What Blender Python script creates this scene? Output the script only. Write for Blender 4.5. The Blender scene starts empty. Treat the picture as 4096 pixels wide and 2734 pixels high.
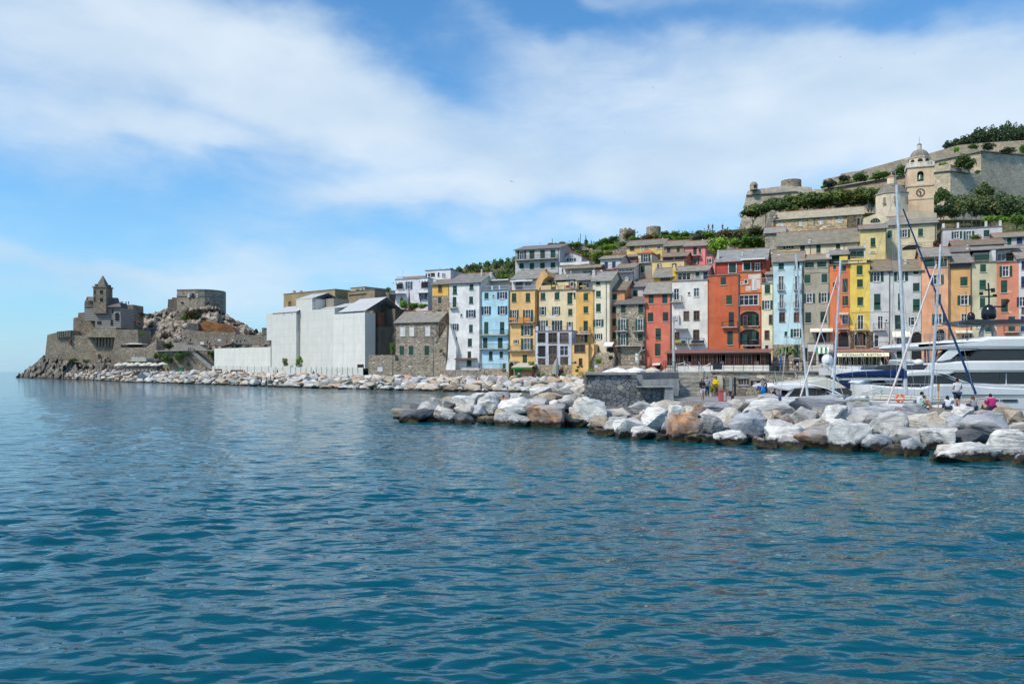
import bpy, bmesh, math, random
import numpy as np
from mathutils import Vector, Matrix, noise as mn
R = math.radians
random.seed(7)
S = bpy.context.scene
COL = S.collection
# ------------------------------------------------------------------ camera, sun, sky
F = 3186.0            # focal length in photo pixels (photo 4096 x 2734)
CX, HY, EYE = 2048.0, 1483.0, 3.6
cam_d = bpy.data.cameras.new('camera'); cam = bpy.data.objects.new('camera', cam_d); COL.objects.link(cam)
cam.location = (0, 0, EYE); cam.rotation_euler = (R(90), 0, 0)
cam_d.sensor_width = 36; cam_d.lens = F / 4096 * 36
cam_d.shift_y = (HY - 1367.0) / 4096
cam_d.clip_start = 0.2; cam_d.clip_end = 30000
S.camera = cam
SUN_AZ, SUN_EL = R(-126), R(50)      # azimuth from +Y clockwise (negative = left)
sd = bpy.data.lights.new('sun', 'SUN'); sun = bpy.data.objects.new('sun', sd); COL.objects.link(sun)
sd.energy = 2.6; sd.angle = R(6.0); sd.color = (1.0, 0.92, 0.79)
sv = Vector((math.sin(SUN_AZ)*math.cos(SUN_EL), math.cos(SUN_AZ)*math.cos(SUN_EL), math.sin(SUN_EL)))
sun.rotation_euler = sv.to_track_quat('Z', 'Y').to_euler()
S.view_settings.view_transform = 'Standard'; S.view_settings.look = 'None'
S.view_settings.exposure = 0.50; S.view_settings.gamma = 1
S.view_settings.use_curve_mapping = False
S.cycles.max_bounces = 6; S.cycles.diffuse_bounces = 3; S.cycles.glossy_bounces = 3
S.cycles.transmission_bounces = 3; S.cycles.transparent_max_bounces = 8
S.cycles.caustics_reflective = False; S.cycles.caustics_refractive = False

class NT:
 """little helper to write node trees"""
 def __init__(s, tree): s.t = tree; s.n = tree.nodes; s.l = tree.links
 def new(s, typ, **kw):
  n = s.n.new(typ)
  for k, v in kw.items():
   if k.startswith('i_'):
    n.inputs[int(k[2:])].default_value = v
   else: setattr(n, k, v)
  return n
 def put(s, a, b):
  if isinstance(a, (int, float)): b.default_value = a
  elif isinstance(a, tuple): b.default_value = a if len(a) == len(b.default_value) else (*a, 1.0)
  else: s.l.new(a, b)
 def math(s, op, a, b=0.0, c=0.0, clamp=False):
  n = s.new('ShaderNodeMath', operation=op, use_clamp=clamp)
  s.put(a, n.inputs[0]); s.put(b, n.inputs[1])
  if op in ('MULTIPLY_ADD',): s.put(c, n.inputs[2])
  return n.outputs[0]
 def noise(s, vec, scale, detail=4, rough=.55, dist=0.0):
  n = s.new('ShaderNodeTexNoise'); n.inputs['Scale'].default_value = scale
  n.inputs['Detail'].default_value = detail; n.inputs['Roughness'].default_value = rough
  n.inputs['Distortion'].default_value = dist
  if vec is not None: s.l.new(vec, n.inputs['Vector'])
  return n.outputs['Fac']
 def ramp(s, fac, stops, interp='LINEAR'):
  n = s.new('ShaderNodeValToRGB'); n.color_ramp.interpolation = interp
  e = n.color_ramp.elements
  while len(e) < len(stops): e.new(.5)
  for el, (p, c) in zip(e, stops):
   el.position = p; el.color = (*c, 1) if isinstance(c, tuple) else (c, c, c, 1)
  s.put(fac, n.inputs[0]); return n.outputs[0]
 def mix(s, fac, a, b, typ='MIX'):
  n = s.new('ShaderNodeMix', data_type='RGBA', blend_type=typ)
  s.put(fac, n.inputs[0]); s.put(a, n.inputs[6]); s.put(b, n.inputs[7]); return n.outputs[2]
 def mapping(s, vec, loc=(0,0,0), rot=(0,0,0), sc=(1,1,1)):
  n = s.new('ShaderNodeMapping'); n.inputs[1].default_value = loc
  n.inputs[2].default_value = rot; n.inputs[3].default_value = sc
  s.l.new(vec, n.inputs[0]); return n.outputs[0]

W = bpy.data.worlds.new('World'); S.world = W; W.use_nodes = True
def build_world():
 t = NT(W.node_tree); t.n.clear()
 out = t.new('ShaderNodeOutputWorld'); bg = t.new('ShaderNodeBackground')
 bg.inputs[1].default_value = 0.118
 t.l.new(bg.outputs[0], out.inputs[0])
 sky = t.new('ShaderNodeTexSky', sky_type='NISHITA', sun_disc=False)
 sky.sun_elevation = SUN_EL; sky.sun_rotation = SUN_AZ
 sky.air_density = 1.0; sky.dust_density = 0.6; sky.ozone_density = 2.6; sky.altitude = 0
 tc = t.new('ShaderNodeTexCoord'); g = tc.outputs['Generated']
 sx = t.new('ShaderNodeSeparateXYZ'); t.l.new(g, sx.inputs[0]); X, Y, Z = sx.outputs
 az = t.math('ARCTAN2', X, Y); el = t.math('ARCSINE', Z)
 cb = t.new('ShaderNodeCombineXYZ'); t.l.new(az, cb.inputs[0]); t.l.new(el, cb.inputs[1])
 ae = cb.outputs[0]
 # wispy distortion of the cloud field
 wn = t.new('ShaderNodeTexNoise'); wn.inputs['Scale'].default_value = 3.0; wn.inputs['Detail'].default_value = 5
 mp = t.mapping(ae, sc=(1, 1.7, 1)); t.l.new(mp, wn.inputs['Vector'])
 v1 = t.new('ShaderNodeVectorMath', operation='SUBTRACT'); t.l.new(wn.outputs['Color'], v1.inputs[0]); v1.inputs[1].default_value = (.5,.5,.5)
 v2 = t.new('ShaderNodeVectorMath', operation='SCALE'); t.l.new(v1.outputs[0], v2.inputs[0]); v2.inputs[3].default_value = .22
 v3 = t.new('ShaderNodeVectorMath', operation='ADD'); t.l.new(ae, v3.inputs[0]); t.l.new(v2.outputs[0], v3.inputs[1])
 wae = v3.outputs[0]
 def blob(px, py, rx, ry, rot, w, acc):
  a = math.atan((px-CX)/F); e = math.atan((HY-py)/F*math.cos(a))
  m = t.mapping(wae, loc=(-a, -e, 0)); m = t.mapping(m, rot=(0, 0, R(rot)))
  m = t.mapping(m, sc=(F/rx, F/ry, 1))
  ln = t.new('ShaderNodeVectorMath', operation='LENGTH'); t.l.new(m, ln.inputs[0])
  mr = t.new('ShaderNodeMapRange', interpolation_type='SMOOTHSTEP'); t.l.new(ln.outputs['Value'], mr.inputs[0])
  mr.inputs[1].default_value = 1.35; mr.inputs[2].default_value = .15; mr.inputs[3].default_value = 0; mr.inputs[4].default_value = w
  return t.math('ADD', mr.outputs[0], acc) if acc is not None else mr.outputs[0]
 acc = None
 for b in CLOUDS: acc = blob(*b, acc)
 # elevations behind / beside the view get a loose general cover
 n1 = t.noise(t.mapping(ae, loc=(3.1, 1.7, 0), rot=(0,0,R(12)), sc=(1, 2.0, 1)), 2.9, 10, .62, .3)
 n2 = t.noise(t.mapping(ae, loc=(.4, 7.7, 0), rot=(0, 0, R(-20)), sc=(1, 3.2, 1)), 8, 9, .66, .5)
 nn = t.math('ADD', t.math('MULTIPLY', n1, .65), t.math('MULTIPLY', n2, .35))
 side = t.math('MULTIPLY', t.math('GREATER_THAN', t.math('ABSOLUTE', az), .95), .35)
 hr = t.new('ShaderNodeMapRange'); t.l.new(el, hr.inputs[0]); hr.inputs[1].default_value = .44; hr.inputs[2].default_value = .66; hr.inputs[3].default_value = 0; hr.inputs[4].default_value = -1.0; high = hr.outputs[0]
 tot = t.math('ADD', t.math('ADD', acc, t.math('ADD', side, high)), t.math('MULTIPLY', t.math('SUBTRACT', nn, .5), 2.1))
 den = t.new('ShaderNodeMapRange', interpolation_type='SMOOTHSTEP'); t.l.new(tot, den.inputs[0])
 den.inputs[1].default_value = -.46; den.inputs[2].default_value = 1.15
 d = den.outputs[0]
 # cloud brightness varies with its own thickness
 n3 = t.noise(t.mapping(ae, loc=(9, 2, 0), sc=(1, 1.8, 1)), 4.2, 5, .5, .2)
 cc = t.ramp(n3, [(.28, (3.2, 4.15, 5.2)), (.7, (4.9, 5.5, 6.05))])
 skyc = t.mix(1.0, sky.outputs[0], (.52, .93, 1.14, 1), 'MULTIPLY')
 hz = t.new('ShaderNodeMapRange'); t.l.new(el, hz.inputs[0]); hz.inputs[1].default_value = 0; hz.inputs[2].default_value = .34
 hz.inputs[3].default_value = 1; hz.inputs[4].default_value = 0
 base = t.mix(t.math('MULTIPLY', t.math('POWER', hz.outputs[0], 1.7), .66), skyc, (2.45, 3.85, 5.2, 1))
 fin = t.mix(t.math('MULTIPLY', d, .90), base, cc)
 t.l.new(fin, bg.inputs[0])
CLOUDS = [  # photo px centre, radii, tilt, weight
 (350, 120, 1000, 380, 10, .62), (900, 260, 700, 300, 24, .5), (1300, 430, 800, 260, 22, .6), (1900, 560, 700, 230, 12, .5),
 (2900, 430, 1300, 360, 4, .72), (3500, 560, 1000, 380, 0, .6), (3950, 320, 700, 280, -8, .5), (700, 620, 380, 70, 4, .5), (150, 560, 420, 120, 8, .4),
 (1650, 840, 650, 100, -3, .75), (2350, 760, 700, 170, 4, .45), (250, 1020, 560, 60, 3, .55), (1150, 1100, 620, 90, 0, .5), (450, 1150, 700, 60, 2, .35),
 (2400, 940, 380, 50, -2, .5), (2150, 60, 420, 90, 10, -.6), (3100, 20, 900, 80, 3, -.5), (500, 800, 800, 110, 3, -.2), (1700, 190, 500, 100, 20, -.3), (1330, 40, 420, 90, 25, -.4)]
build_world()

# ------------------------------------------------------------------ object helpers
def tag(o, label=None, cat=None, group=None, kind=None):
 if label: o['label'] = label
 if cat: o['category'] = cat
 if group: o['group'] = group
 if kind: o['kind'] = kind
 return o
def empty(name, loc=(0,0,0), rz=0.0, label=None, cat=None, group=None):
 o = bpy.data.objects.new(name, None); COL.objects.link(o)
 o.location = loc; o.rotation_euler = (0, 0, rz); o.empty_display_size = .3
 return tag(o, label, cat, group)
def srgb(r, g, b):
 f = lambda c: (c/255/12.92) if c <= 10 else ((c/255+.055)/1.055)**2.4
 return (f(r), f(g), f(b))
class MB:
 """collects quads / boxes / tubes into one mesh"""
 def __init__(s): s.v = []; s.f = []; s.m = []; s.mi = 0
 def quad(s, *p):
  i = len(s.v); s.v += [tuple(q) for q in p]; s.f.append(tuple(range(i, i+len(p)))); s.m.append(s.mi); return s
 def box(s, x0, y0, z0, x1, y1, z1):
  p = [(x0,y0,z0),(x1,y0,z0),(x1,y1,z0),(x0,y1,z0),(x0,y0,z1),(x1,y0,z1),(x1,y1,z1),(x0,y1,z1)]
  return s.hexa(p)
 def hexa(s, p):
  i = len(s.v); s.v += [tuple(q) for q in p]
  for f in ((0,3,2,1),(4,5,6,7),(0,1,5,4),(1,2,6,5),(2,3,7,6),(3,0,4,7)):
   s.f.append(tuple(i+k for k in f)); s.m.append(s.mi)
  return s
 def prism(s, poly, a, b, axis='y'):
  """poly = list of 2-D points; extruded from a to b along axis (y: poly is x,z; z: poly is x,y; x: poly is y,z)"""
  n = len(poly)
  def P(q, t): return (q[0], t, q[1]) if axis == 'y' else ((q[0], q[1], t) if axis == 'z' else (t, q[0], q[1]))
  i = len(s.v); s.v += [P(q, a) for q in poly] + [P(q, b) for q in poly]
  s.f.append(tuple(range(i, i+n))); s.m.append(s.mi)
  s.f.append(tuple(range(i+2*n-1, i+n-1, -1))); s.m.append(s.mi)
  for k in range(n):
   j = (k+1) % n; s.f.append((i+j, i+k, i+n+k, i+n+j)); s.m.append(s.mi)
  return s
 def tube(s, pts, r, n=6, cap=True):
  pts = [Vector(p) for p in pts]; rs = r if isinstance(r, (list, tuple)) else [r]*len(pts)
  rings = []
  for k, p in enumerate(pts):
   d = (pts[min(k+1, len(pts)-1)] - pts[max(k-1, 0)]).normalized()
   a = d.orthogonal().normalized() if abs(d.z) > .9 else Vector((0,0,1)).cross(d).normalized()
   b = d.cross(a)
   i = len(s.v); rings.append(i)
   for q in range(n):
    an = 2*math.pi*q/n; w = p + (a*math.cos(an)+b*math.sin(an))*rs[k]; s.v.append(tuple(w))
  for k in range(len(rings)-1):
   for q in range(n):
    w = (q+1) % n; s.f.append((rings[k]+q, rings[k]+w, rings[k+1]+w, rings[k+1]+q)); s.m.append(s.mi)
  if cap:
   s.f.append(tuple(rings[0]+q for q in reversed(range(n)))); s.m.append(s.mi)
   s.f.append(tuple(rings[-1]+q for q in range(n))); s.m.append(s.mi)
  return s
 def lathe(s, prof, n=16, cx=0, cy=0, a0=0, a1=2*math.pi, rx=1, ry=1):
  """profile of (r, z) turned about the vertical axis"""
  full = abs(a1-a0-2*math.pi) < 1e-4; m = n if full else n+1
  rows = []
  for r, z in prof:
   i = len(s.v); rows.append(i)
   for q in range(m):
    a = a0+(a1-a0)*q/n; s.v.append((cx+r*math.cos(a)*rx, cy+r*math.sin(a)*ry, z))
  for k in range(len(rows)-1):
   for q in range(n):
    w = (q+1) % m
    s.f.append((rows[k]+q, rows[k]+w, rows[k+1]+w, rows[k+1]+q)); s.m.append(s.mi)
  return s
 def xf(s, M, start=0):
  for i in range(start, len(s.v)): s.v[i] = tuple(M @ Vector(s.v[i]))
  return s
 def build(s, name, mats, parent=None, color=None, smooth=False, loc=None, rz=None, angle=None):
  me = bpy.data.meshes.new(name); me.from_pydata(s.v, [], s.f)
  if not isinstance(mats, (list, tuple)): mats = [mats]
  for m in mats: me.materials.append(m)
  if len(mats) > 1: me.polygons.foreach_set('material_index', s.m)
  if smooth or angle:
   me.polygons.foreach_set('use_smooth', [True]*len(me.polygons))
   if angle: me.set_sharp_from_angle(angle=R(angle))
  me.update()
  return link(name, me, parent, color, loc, rz)
def link(name, me, parent=None, color=None, loc=None, rz=None):
 o = bpy.data.objects.new(name, me); COL.objects.link(o)
 if parent: o.parent = parent
 if color: o.color = (*color, 1)
 if loc is not None: o.location = loc
 if rz is not None: o.rotation_euler = (0, 0, rz)
 return o
def fix_normals(o):
 bm = bmesh.new(); bm.from_mesh(o.data); bmesh.ops.recalc_face_normals(bm, faces=bm.faces); bm.to_mesh(o.data); bm.free(); return o
KIDS = {}
def copy_thing(root, loc=None, rz=None, scale=None, label=None, group=None, color=None):
 """copy of a thing with copies of its parts and sub-parts"""
 if root not in KIDS: KIDS[root] = [(c, [g for g in COL.objects if g.parent == c]) for c in COL.objects if c.parent == root]
 r = root.copy(); COL.objects.link(r)
 if loc is not None: r.location = loc
 if rz is not None: r.rotation_euler = (0, 0, rz)
 if scale is not None: r.scale = scale
 if label: r['label'] = label
 if group: r['group'] = group
 for c, gs in KIDS[root]:
  d = c.copy(); COL.objects.link(d); d.parent = r
  if color and c.name.split('.')[0] in color: d.color = (*color[c.name.split('.')[0]], 1)
  for g in gs:
   h = g.copy(); COL.objects.link(h); h.parent = d
 return r

# ------------------------------------------------------------------ photo geometry
class Plane:
 """vertical plane  n.p = c ; hit() gives the point of the plane seen at a photo pixel"""
 def __init__(s, theta, c):
  s.th = theta; s.n = (math.sin(theta), math.cos(theta)); s.c = c; s.u = (math.cos(theta), -math.sin(theta))
 def hit(s, px, py):
  dx = (px-CX)/F; t = s.c/(s.n[0]*dx+s.n[1]); return Vector((dx*t, t, EYE-(py-HY)/F*t))
 def off(s, d): return Plane(s.th, s.c+d)
TH = math.atan(.4)
ROW = Plane(TH, 154.5)
def flat(Y): return Plane(0.0, Y)
class Fr:
 def __init__(s, x, y, k): s.x, s.y, s.k = x, y, k
 def __call__(s, X, Y): return (s.x+X/s.k, s.y+Y/s.k)
Z1=Fr(0,1050,3.0157); Z2=Fr(500,1050,3.0157); Z3=Fr(1050,1050,3.0157); Z4=Fr(1500,1000,2.85); Z5=Fr(1750,1050,3.135)
Z6=Fr(2000,1050,3.135); R1=Fr(2300,1050,3.135); R2=Fr(2600,1050,2.85); R3=Fr(3000,950,2.6125); R4=Fr(3300,950,2.6125)
R5=Fr(3600,950,2.6129); R6=Fr(2900,450,2.6133); R7=Fr(3400,450,2.6135); U1=Fr(1950,900,4.698); U2=Fr(2400,880,3.3557)
B1=Fr(1560,1480,2.796); B2=Fr(2300,1450,2.936); B3=Fr(3000,1380,3.915); B4=Fr(3500,1280,3.733); B5=Fr(3000,1550,2.1433)
P1=Fr(3200,1380,3.915); P2=Fr(2050,1380,5.22); P3=Fr(2550,1360,3.915); PX=Fr(0,0,1)
def on_z(px, py, z):
 """point of the level plane z seen at a photo pixel (py below the horizon for z < eye)"""
 t = (EYE-z)*F/(py-HY); return Vector(((px-CX)/F*t, t, z))

# ------------------------------------------------------------------ materials
MATS = {}
def mat(name, fn=None, **kw):
 if name in MATS: return MATS[name]
 m = bpy.data.materials.new(name); m.use_nodes = True
 t = NT(m.node_tree); p = t.n['Principled BSDF']; MATS[name] = m
 if fn: fn(t, p)
 for k, v in kw.items():
  k2 = {'color': 'Base Color', 'rough': 'Roughness', 'metal': 'Metallic', 'spec': 'Specular IOR Level', 'coat': 'Coat Weight'}.get(k, k)
  p.inputs[k2].default_value = (*v, 1) if isinstance(v, tuple) else v
 return m
def ocoord(t): return t.new('ShaderNodeTexCoord').outputs['Object']
def ocolor(t): return t.new('ShaderNodeObjectInfo').outputs['Color']
def orand(t): return t.new('ShaderNodeObjectInfo').outputs['Random']
def bump(t, p, h, strength=.4, dist=.05):
 b = t.new('ShaderNodeBump'); b.inputs['Strength'].default_value = strength; b.inputs['Distance'].default_value = dist
 t.l.new(h, b.inputs['Height']); t.l.new(b.outputs[0], p.inputs['Normal'])
def m_plaster(t, p):   # painted lime plaster, tinted by the object's colour, weather patches and rain streaks
 c = ocolor(t); o = ocoord(t)
 off = t.new('ShaderNodeVectorMath', operation='ADD'); t.l.new(o, off.inputs[0])
 cb = t.new('ShaderNodeCombineXYZ'); t.l.new(t.math('MULTIPLY', orand(t), 90), cb.inputs[0]); t.l.new(cb.outputs[0], off.inputs[1]); o2 = off.outputs[0]
 n = t.noise(o2, .35, 6, .6, .3); s = t.noise(t.mapping(o2, sc=(1.1, 1.1, .16)), 1.3, 6, .65)
 f = t.ramp(n, [(.3, .72), (.62, 1.06)]); c1 = t.mix(1, c, f, 'MULTIPLY')
 f2 = t.ramp(s, [(.34, (.80, .78, .76)), (.56, (1., 1., 1.))]); c2 = t.mix(.45, c1, f2, 'MULTIPLY')
 pch = t.ramp(t.noise(o2, .9, 7, .7, .8), [(.66, 0.), (.70, 1.)]); c3 = t.mix(t.math('MULTIPLY', pch, .5), c2, (.55, .47, .38, 1))
 t.l.new(c3, p.inputs['Base Color']); p.inputs['Roughness'].default_value = .92
 p.inputs['Specular IOR Level'].default_value = .2
 bump(t, p, t.noise(o2, 6, 4), .3, .04)
def m_rubble(t, p, sc=2.2, dark=(.06,.055,.05), lo=(.14,.132,.12), mid=(.27,.25,.22), hi=(.50,.46,.40), tint=True, wz=1.7, mort=.06):
 o = ocoord(t); m = t.mapping(o, sc=(1, 1, wz))
 vo = t.new('ShaderNodeTexVoronoi', feature='F1'); vo.inputs['Scale'].default_value = sc; vo.inputs['Randomness'].default_value = .95
 dn = t.new('ShaderNodeTexVoronoi', feature='DISTANCE_TO_EDGE'); dn.inputs['Scale'].default_value = sc; dn.inputs['Randomness'].default_value = .95
 t.l.new(m, vo.inputs['Vector']); t.l.new(m, dn.inputs['Vector'])
 sr = t.new('ShaderNodeSeparateColor'); t.l.new(vo.outputs['Color'], sr.inputs[0])
 c = t.ramp(sr.outputs[0], [(0, lo), (.5, mid), (.92, mid), (1., hi)])
 big = t.ramp(t.noise(o, .18, 5, .6), [(.3, .7), (.7, 1.25)]); c = t.mix(1, c, big, 'MULTIPLY')
 fine = t.ramp(t.noise(o, 5, 5, .65), [(.3, .75), (.7, 1.15)]); c = t.mix(1, c, fine, 'MULTIPLY')
 e = t.ramp(dn.outputs['Distance'], [(0., 0.), (mort, 1.)])
 c = t.mix(e, dark, c)
 if tint: c = t.mix(1, c, ocolor(t), 'MULTIPLY')
 t.l.new(c, p.inputs['Base Color']); p.inputs['Roughness'].default_value = .93; p.inputs['Specular IOR Level'].default_value = .2
 bump(t, p, t.math('ADD', e, t.math('MULTIPLY', t.noise(o, 7, 4), .5)), .7, .12)
def m_slate(t, p):
 o = ocoord(t); sp = t.new('ShaderNodeSeparateXYZ'); t.l.new(o, sp.inputs[0])
 br = t.new('ShaderNodeTexBrick'); br.inputs['Scale'].default_value = 1.; br.inputs['Mortar Size'].default_value = .03
 br.inputs['Brick Width'].default_value = .55; br.inputs['Row Height'].default_value = .38
 for k, v in ((1, (.26,.24,.205,1)), (2, (.33,.305,.26,1)), (3, (.17,.16,.14,1))): br.inputs[k].default_value = v
 t.l.new(t.mapping(o, sc=(1, 1, 1)), br.inputs['Vector'])
 n = t.ramp(t.noise(o, .8, 6, .65), [(.3, .72), (.7, 1.18)])
 c = t.mix(1, br.outputs[0], n, 'MULTIPLY'); c = t.mix(1, c, ocolor(t), 'MULTIPLY')
 li = t.ramp(t.noise(o, 3.2, 6, .7), [(.62, 0.), (.7, 1.)]); c = t.mix(t.math('MULTIPLY', li, .35), c, (.26,.22,.12,1))
 t.l.new(c, p.inputs['Base Color']); p.inputs['Roughness'].default_value = .85
 bump(t, p, br.outputs['Fac'], .5, -.03)
def m_tile(t, p):      # ridged clay or metal roofing, tinted
 o = ocoord(t); w = t.new('ShaderNodeTexWave', wave_type='BANDS', bands_direction='X'); w.inputs['Scale'].default_value = 1.1
 t.l.new(o, w.inputs['Vector']); n = t.ramp(t.noise(o, 1.5, 5, .6), [(.3, .7), (.7, 1.15)])
 c = t.mix(1, ocolor(t), n, 'MULTIPLY'); c = t.mix(1, c, t.ramp(w.outputs['Fac'], [(0., .75), (.6, 1.)]), 'MULTIPLY')
 t.l.new(c, p.inputs['Base Color']); p.inputs['Roughness'].default_value = .8; bump(t, p, w.outputs['Fac'], .5, .06)
def m_paint(t, p):     # plain painted surface in the object's colour
 o = ocoord(t); n = t.ramp(t.noise(o, 2.5, 5, .6), [(.3, .86), (.7, 1.08)])
 t.l.new(t.mix(1, ocolor(t), n, 'MULTIPLY'), p.inputs['Base Color']); p.inputs['Roughness'].default_value = .55
def m_shutter(t, p):   # louvred shutters: slats across, faded paint
 o = ocoord(t); w = t.new('ShaderNodeTexWave', wave_type='BANDS', bands_direction='Z'); w.inputs['Scale'].default_value = 4.2
 t.l.new(o, w.inputs['Vector']); n = t.ramp(t.noise(o, 1.8, 5, .6), [(.3, .75), (.7, 1.2)])
 c = t.mix(1, ocolor(t), n, 'MULTIPLY')
 rv = t.ramp(orand(t), [(0., (.72,.8,.85)), (.5, (1.,1.,1.)), (1., (1.25,1.2,1.1))]); c = t.mix(1, c, rv, 'MULTIPLY')
 t.l.new(c, p.inputs['Base Color']); p.inputs['Roughness'].default_value = .6; bump(t, p, w.outputs['Fac'], .8, .03)
def m_glass(t, p):
 o = ocoord(t); r = t.ramp(orand(t), [(0., (.01,.013,.017)), (.7, (.03,.035,.04)), (1., (.11,.115,.12))])
 t.l.new(r, p.inputs['Base Color']); p.inputs['Roughness'].default_value = .06; p.inputs['Specular IOR Level'].default_value = .45
def m_cloth(t, p):
 o = ocoord(t); n = t.ramp(t.noise(o, 2., 5, .6), [(.3, .88), (.7, 1.05)])
 t.l.new(t.mix(1, ocolor(t), n, 'MULTIPLY'), p.inputs['Base Color']); p.inputs['Roughness'].default_value = .9
 p.inputs['Specular IOR Level'].default_value = .15
def m_sheet(t, p):     # scaffold sheeting: pale, faint horizontal weave and creases
 o = ocoord(t); n = t.ramp(t.noise(t.mapping(o, sc=(1, 1, .35)), .7, 6, .6), [(.3, .90), (.7, 1.05)])
 w = t.new('ShaderNodeTexWave', wave_type='BANDS', bands_direction='Z'); w.inputs['Scale'].default_value = .157; w.inputs['Distortion'].default_value = .6
 t.l.new(o, w.inputs['Vector'])
 c = t.mix(1, ocolor(t), n, 'MULTIPLY'); c = t.mix(1, c, t.ramp(w.outputs['Fac'], [(0., .96), (.12, 1.)]), 'MULTIPLY')
 t.l.new(c, p.inputs['Base Color']); p.inputs['Roughness'].default_value = .8
 bump(t, p, t.noise(t.mapping(o, sc=(1.5, 1.5, .6)), 1.4, 5), .5, .15)
def m_metal(t, p):
 n = t.ramp(t.noise(ocoord(t), 3, 4), [(.3, .8), (.7, 1.1)])
 t.l.new(t.mix(1, ocolor(t), n, 'MULTIPLY'), p.inputs['Base Color']); p.inputs['Roughness'].default_value = .38; p.inputs['Metallic'].default_value = .35
def m_gel(t, p):       # boat gelcoat / varnish
 n = t.ramp(t.noise(t.mapping(ocoord(t), sc=(1, 1, .3)), 1.5, 5), [(.3, .93), (.7, 1.02)])
 t.l.new(t.mix(1, ocolor(t), n, 'MULTIPLY'), p.inputs['Base Color']); p.inputs['Roughness'].default_value = .22
def m_leaf(t, p):
 o = ocoord(t); n = t.ramp(t.noise(o, 4.5, 3, .6), [(.3, (.55,.62,.5)), (.5, (1.,1.,1.)), (.72, (1.6,1.45,1.0))])
 c = t.mix(1, ocolor(t), n, 'MULTIPLY')
 c = t.mix(1, c, t.ramp(orand(t), [(0., (.75,.85,.8)), (1., (1.25,1.12,.95))]), 'MULTIPLY')
 t.l.new(c, p.inputs['Base Color']); p.inputs['Roughness'].default_value = .65; p.inputs['Specular IOR Level'].default_value = .25
def m_bark(t, p):
 n = t.ramp(t.noise(t.mapping(ocoord(t), sc=(4, 4, .7)), 2, 5), [(.3, (.06,.045,.035)), (.7, (.2,.16,.125))])
 t.l.new(n, p.inputs['Base Color']); p.inputs['Roughness'].default_value = .9; bump(t, p, t.noise(t.mapping(ocoord(t), sc=(5, 5, .8)), 3, 4), .6, .05)
def m_skin(t, p):
 n = t.ramp(t.noise(ocoord(t), 5, 3), [(.3, .92), (.7, 1.05)])
 t.l.new(t.mix(1, ocolor(t), n, 'MULTIPLY'), p.inputs['Base Color']); p.inputs['Roughness'].default_value = .55
def m_concrete(t, p):
 o = ocoord(t); n = t.ramp(t.noise(o, .8, 7, .65), [(.3, (.20,.195,.185)), (.7, (.36,.35,.33))])
 s = t.ramp(t.noise(t.mapping(o, sc=(2.5, 2.5, .25)), 1.2, 5, .6), [(.35, .6), (.6, 1.)])
 c = t.mix(.7, n, s, 'MULTIPLY'); t.l.new(t.mix(1, c, ocolor(t), 'MULTIPLY'), p.inputs['Base Color'])
 p.inputs['Roughness'].default_value = .9; bump(t, p, t.noise(o, 9, 4), .4, .03)
PL = mat('plaster', m_plaster); RB = mat('rubble_stone', m_rubble); SL = mat('slate', m_slate); TL = mat('roof_tile', m_tile)
RBB = mat('coursed_stone', lambda t, p: m_rubble(t, p, 1.5, wz=2.4, mort=.05))
FORT = mat('fortress_stone', lambda t, p: m_rubble(t, p, 1.1, (.24,.22,.19), (.30,.28,.245), (.40,.365,.31), (.52,.48,.41), wz=1.5, mort=.03))
LAVA = mat('pointed_stone', lambda t, p: m_rubble(t, p, 2.5, (.07,.066,.06), (.11,.115,.125), (.24,.245,.25), (.52,.47,.38), wz=1.15, mort=.06))
PT = mat('painted', m_paint); SH = mat('louvre_shutter', m_shutter); GLA = mat('window_glass', m_glass)
CL = mat('cloth', m_cloth); SHEET = mat('sheeting', m_sheet); MT = mat('metal', m_metal); GEL = mat('gelcoat', m_gel)
LEAF = mat('foliage', m_leaf); BARK = mat('bark', m_bark); SKIN = mat('skin', m_skin); CON = mat('concrete', m_concrete)
DARK = mat('dark_interior', color=(.012,.011,.012), rough=.8)
GREEN = (.007, .075, .052); DGREEN = (.012, .052, .042); BLUE = (.012, .045, .14); WHITE = (.78, .78, .77)
BROWNW = (.16, .07, .035)

# ------------------------------------------------------------------ sea
def m_water(t, p):
 o = t.new('ShaderNodeNewGeometry').outputs['Position']
 big = t.noise(t.mapping(o, sc=(.012, .03, 1)), 1, 4)
 c = t.ramp(big, [(.35, (.0003, .060, .088)), (.65, (.0006, .096, .124))])
 t.l.new(c, p.inputs['Base Color']); p.inputs['Roughness'].default_value = .05; p.inputs['IOR'].default_value = 1.33
 p.inputs['Specular IOR Level'].default_value = .5; p.inputs['Specular Tint'].default_value = (.70, .93, 1, 1)
 a = t.noise(t.mapping(o, rot=(0, 0, R(12)), sc=(3.6, 6.5, 1)), 1, 2, .5)
 b = t.noise(t.mapping(o, rot=(0, 0, R(-20)), sc=(.9, 2.0, 1)), 1, 2, .5)
 # bumps for the finer ripples, which the mesh does not carry far out
 h = t.math('ADD', t.math('MULTIPLY', a, .017), t.math('MULTIPLY', b, .15))
 bm_ = t.new('ShaderNodeBump'); bm_.inputs['Strength'].default_value = .8; bm_.inputs['Distance'].default_value = 1.0
 t.l.new(h, bm_.inputs['Height']); t.l.new(bm_.outputs[0], p.inputs['Normal'])
WATER = mat('sea_water', m_water)
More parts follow.
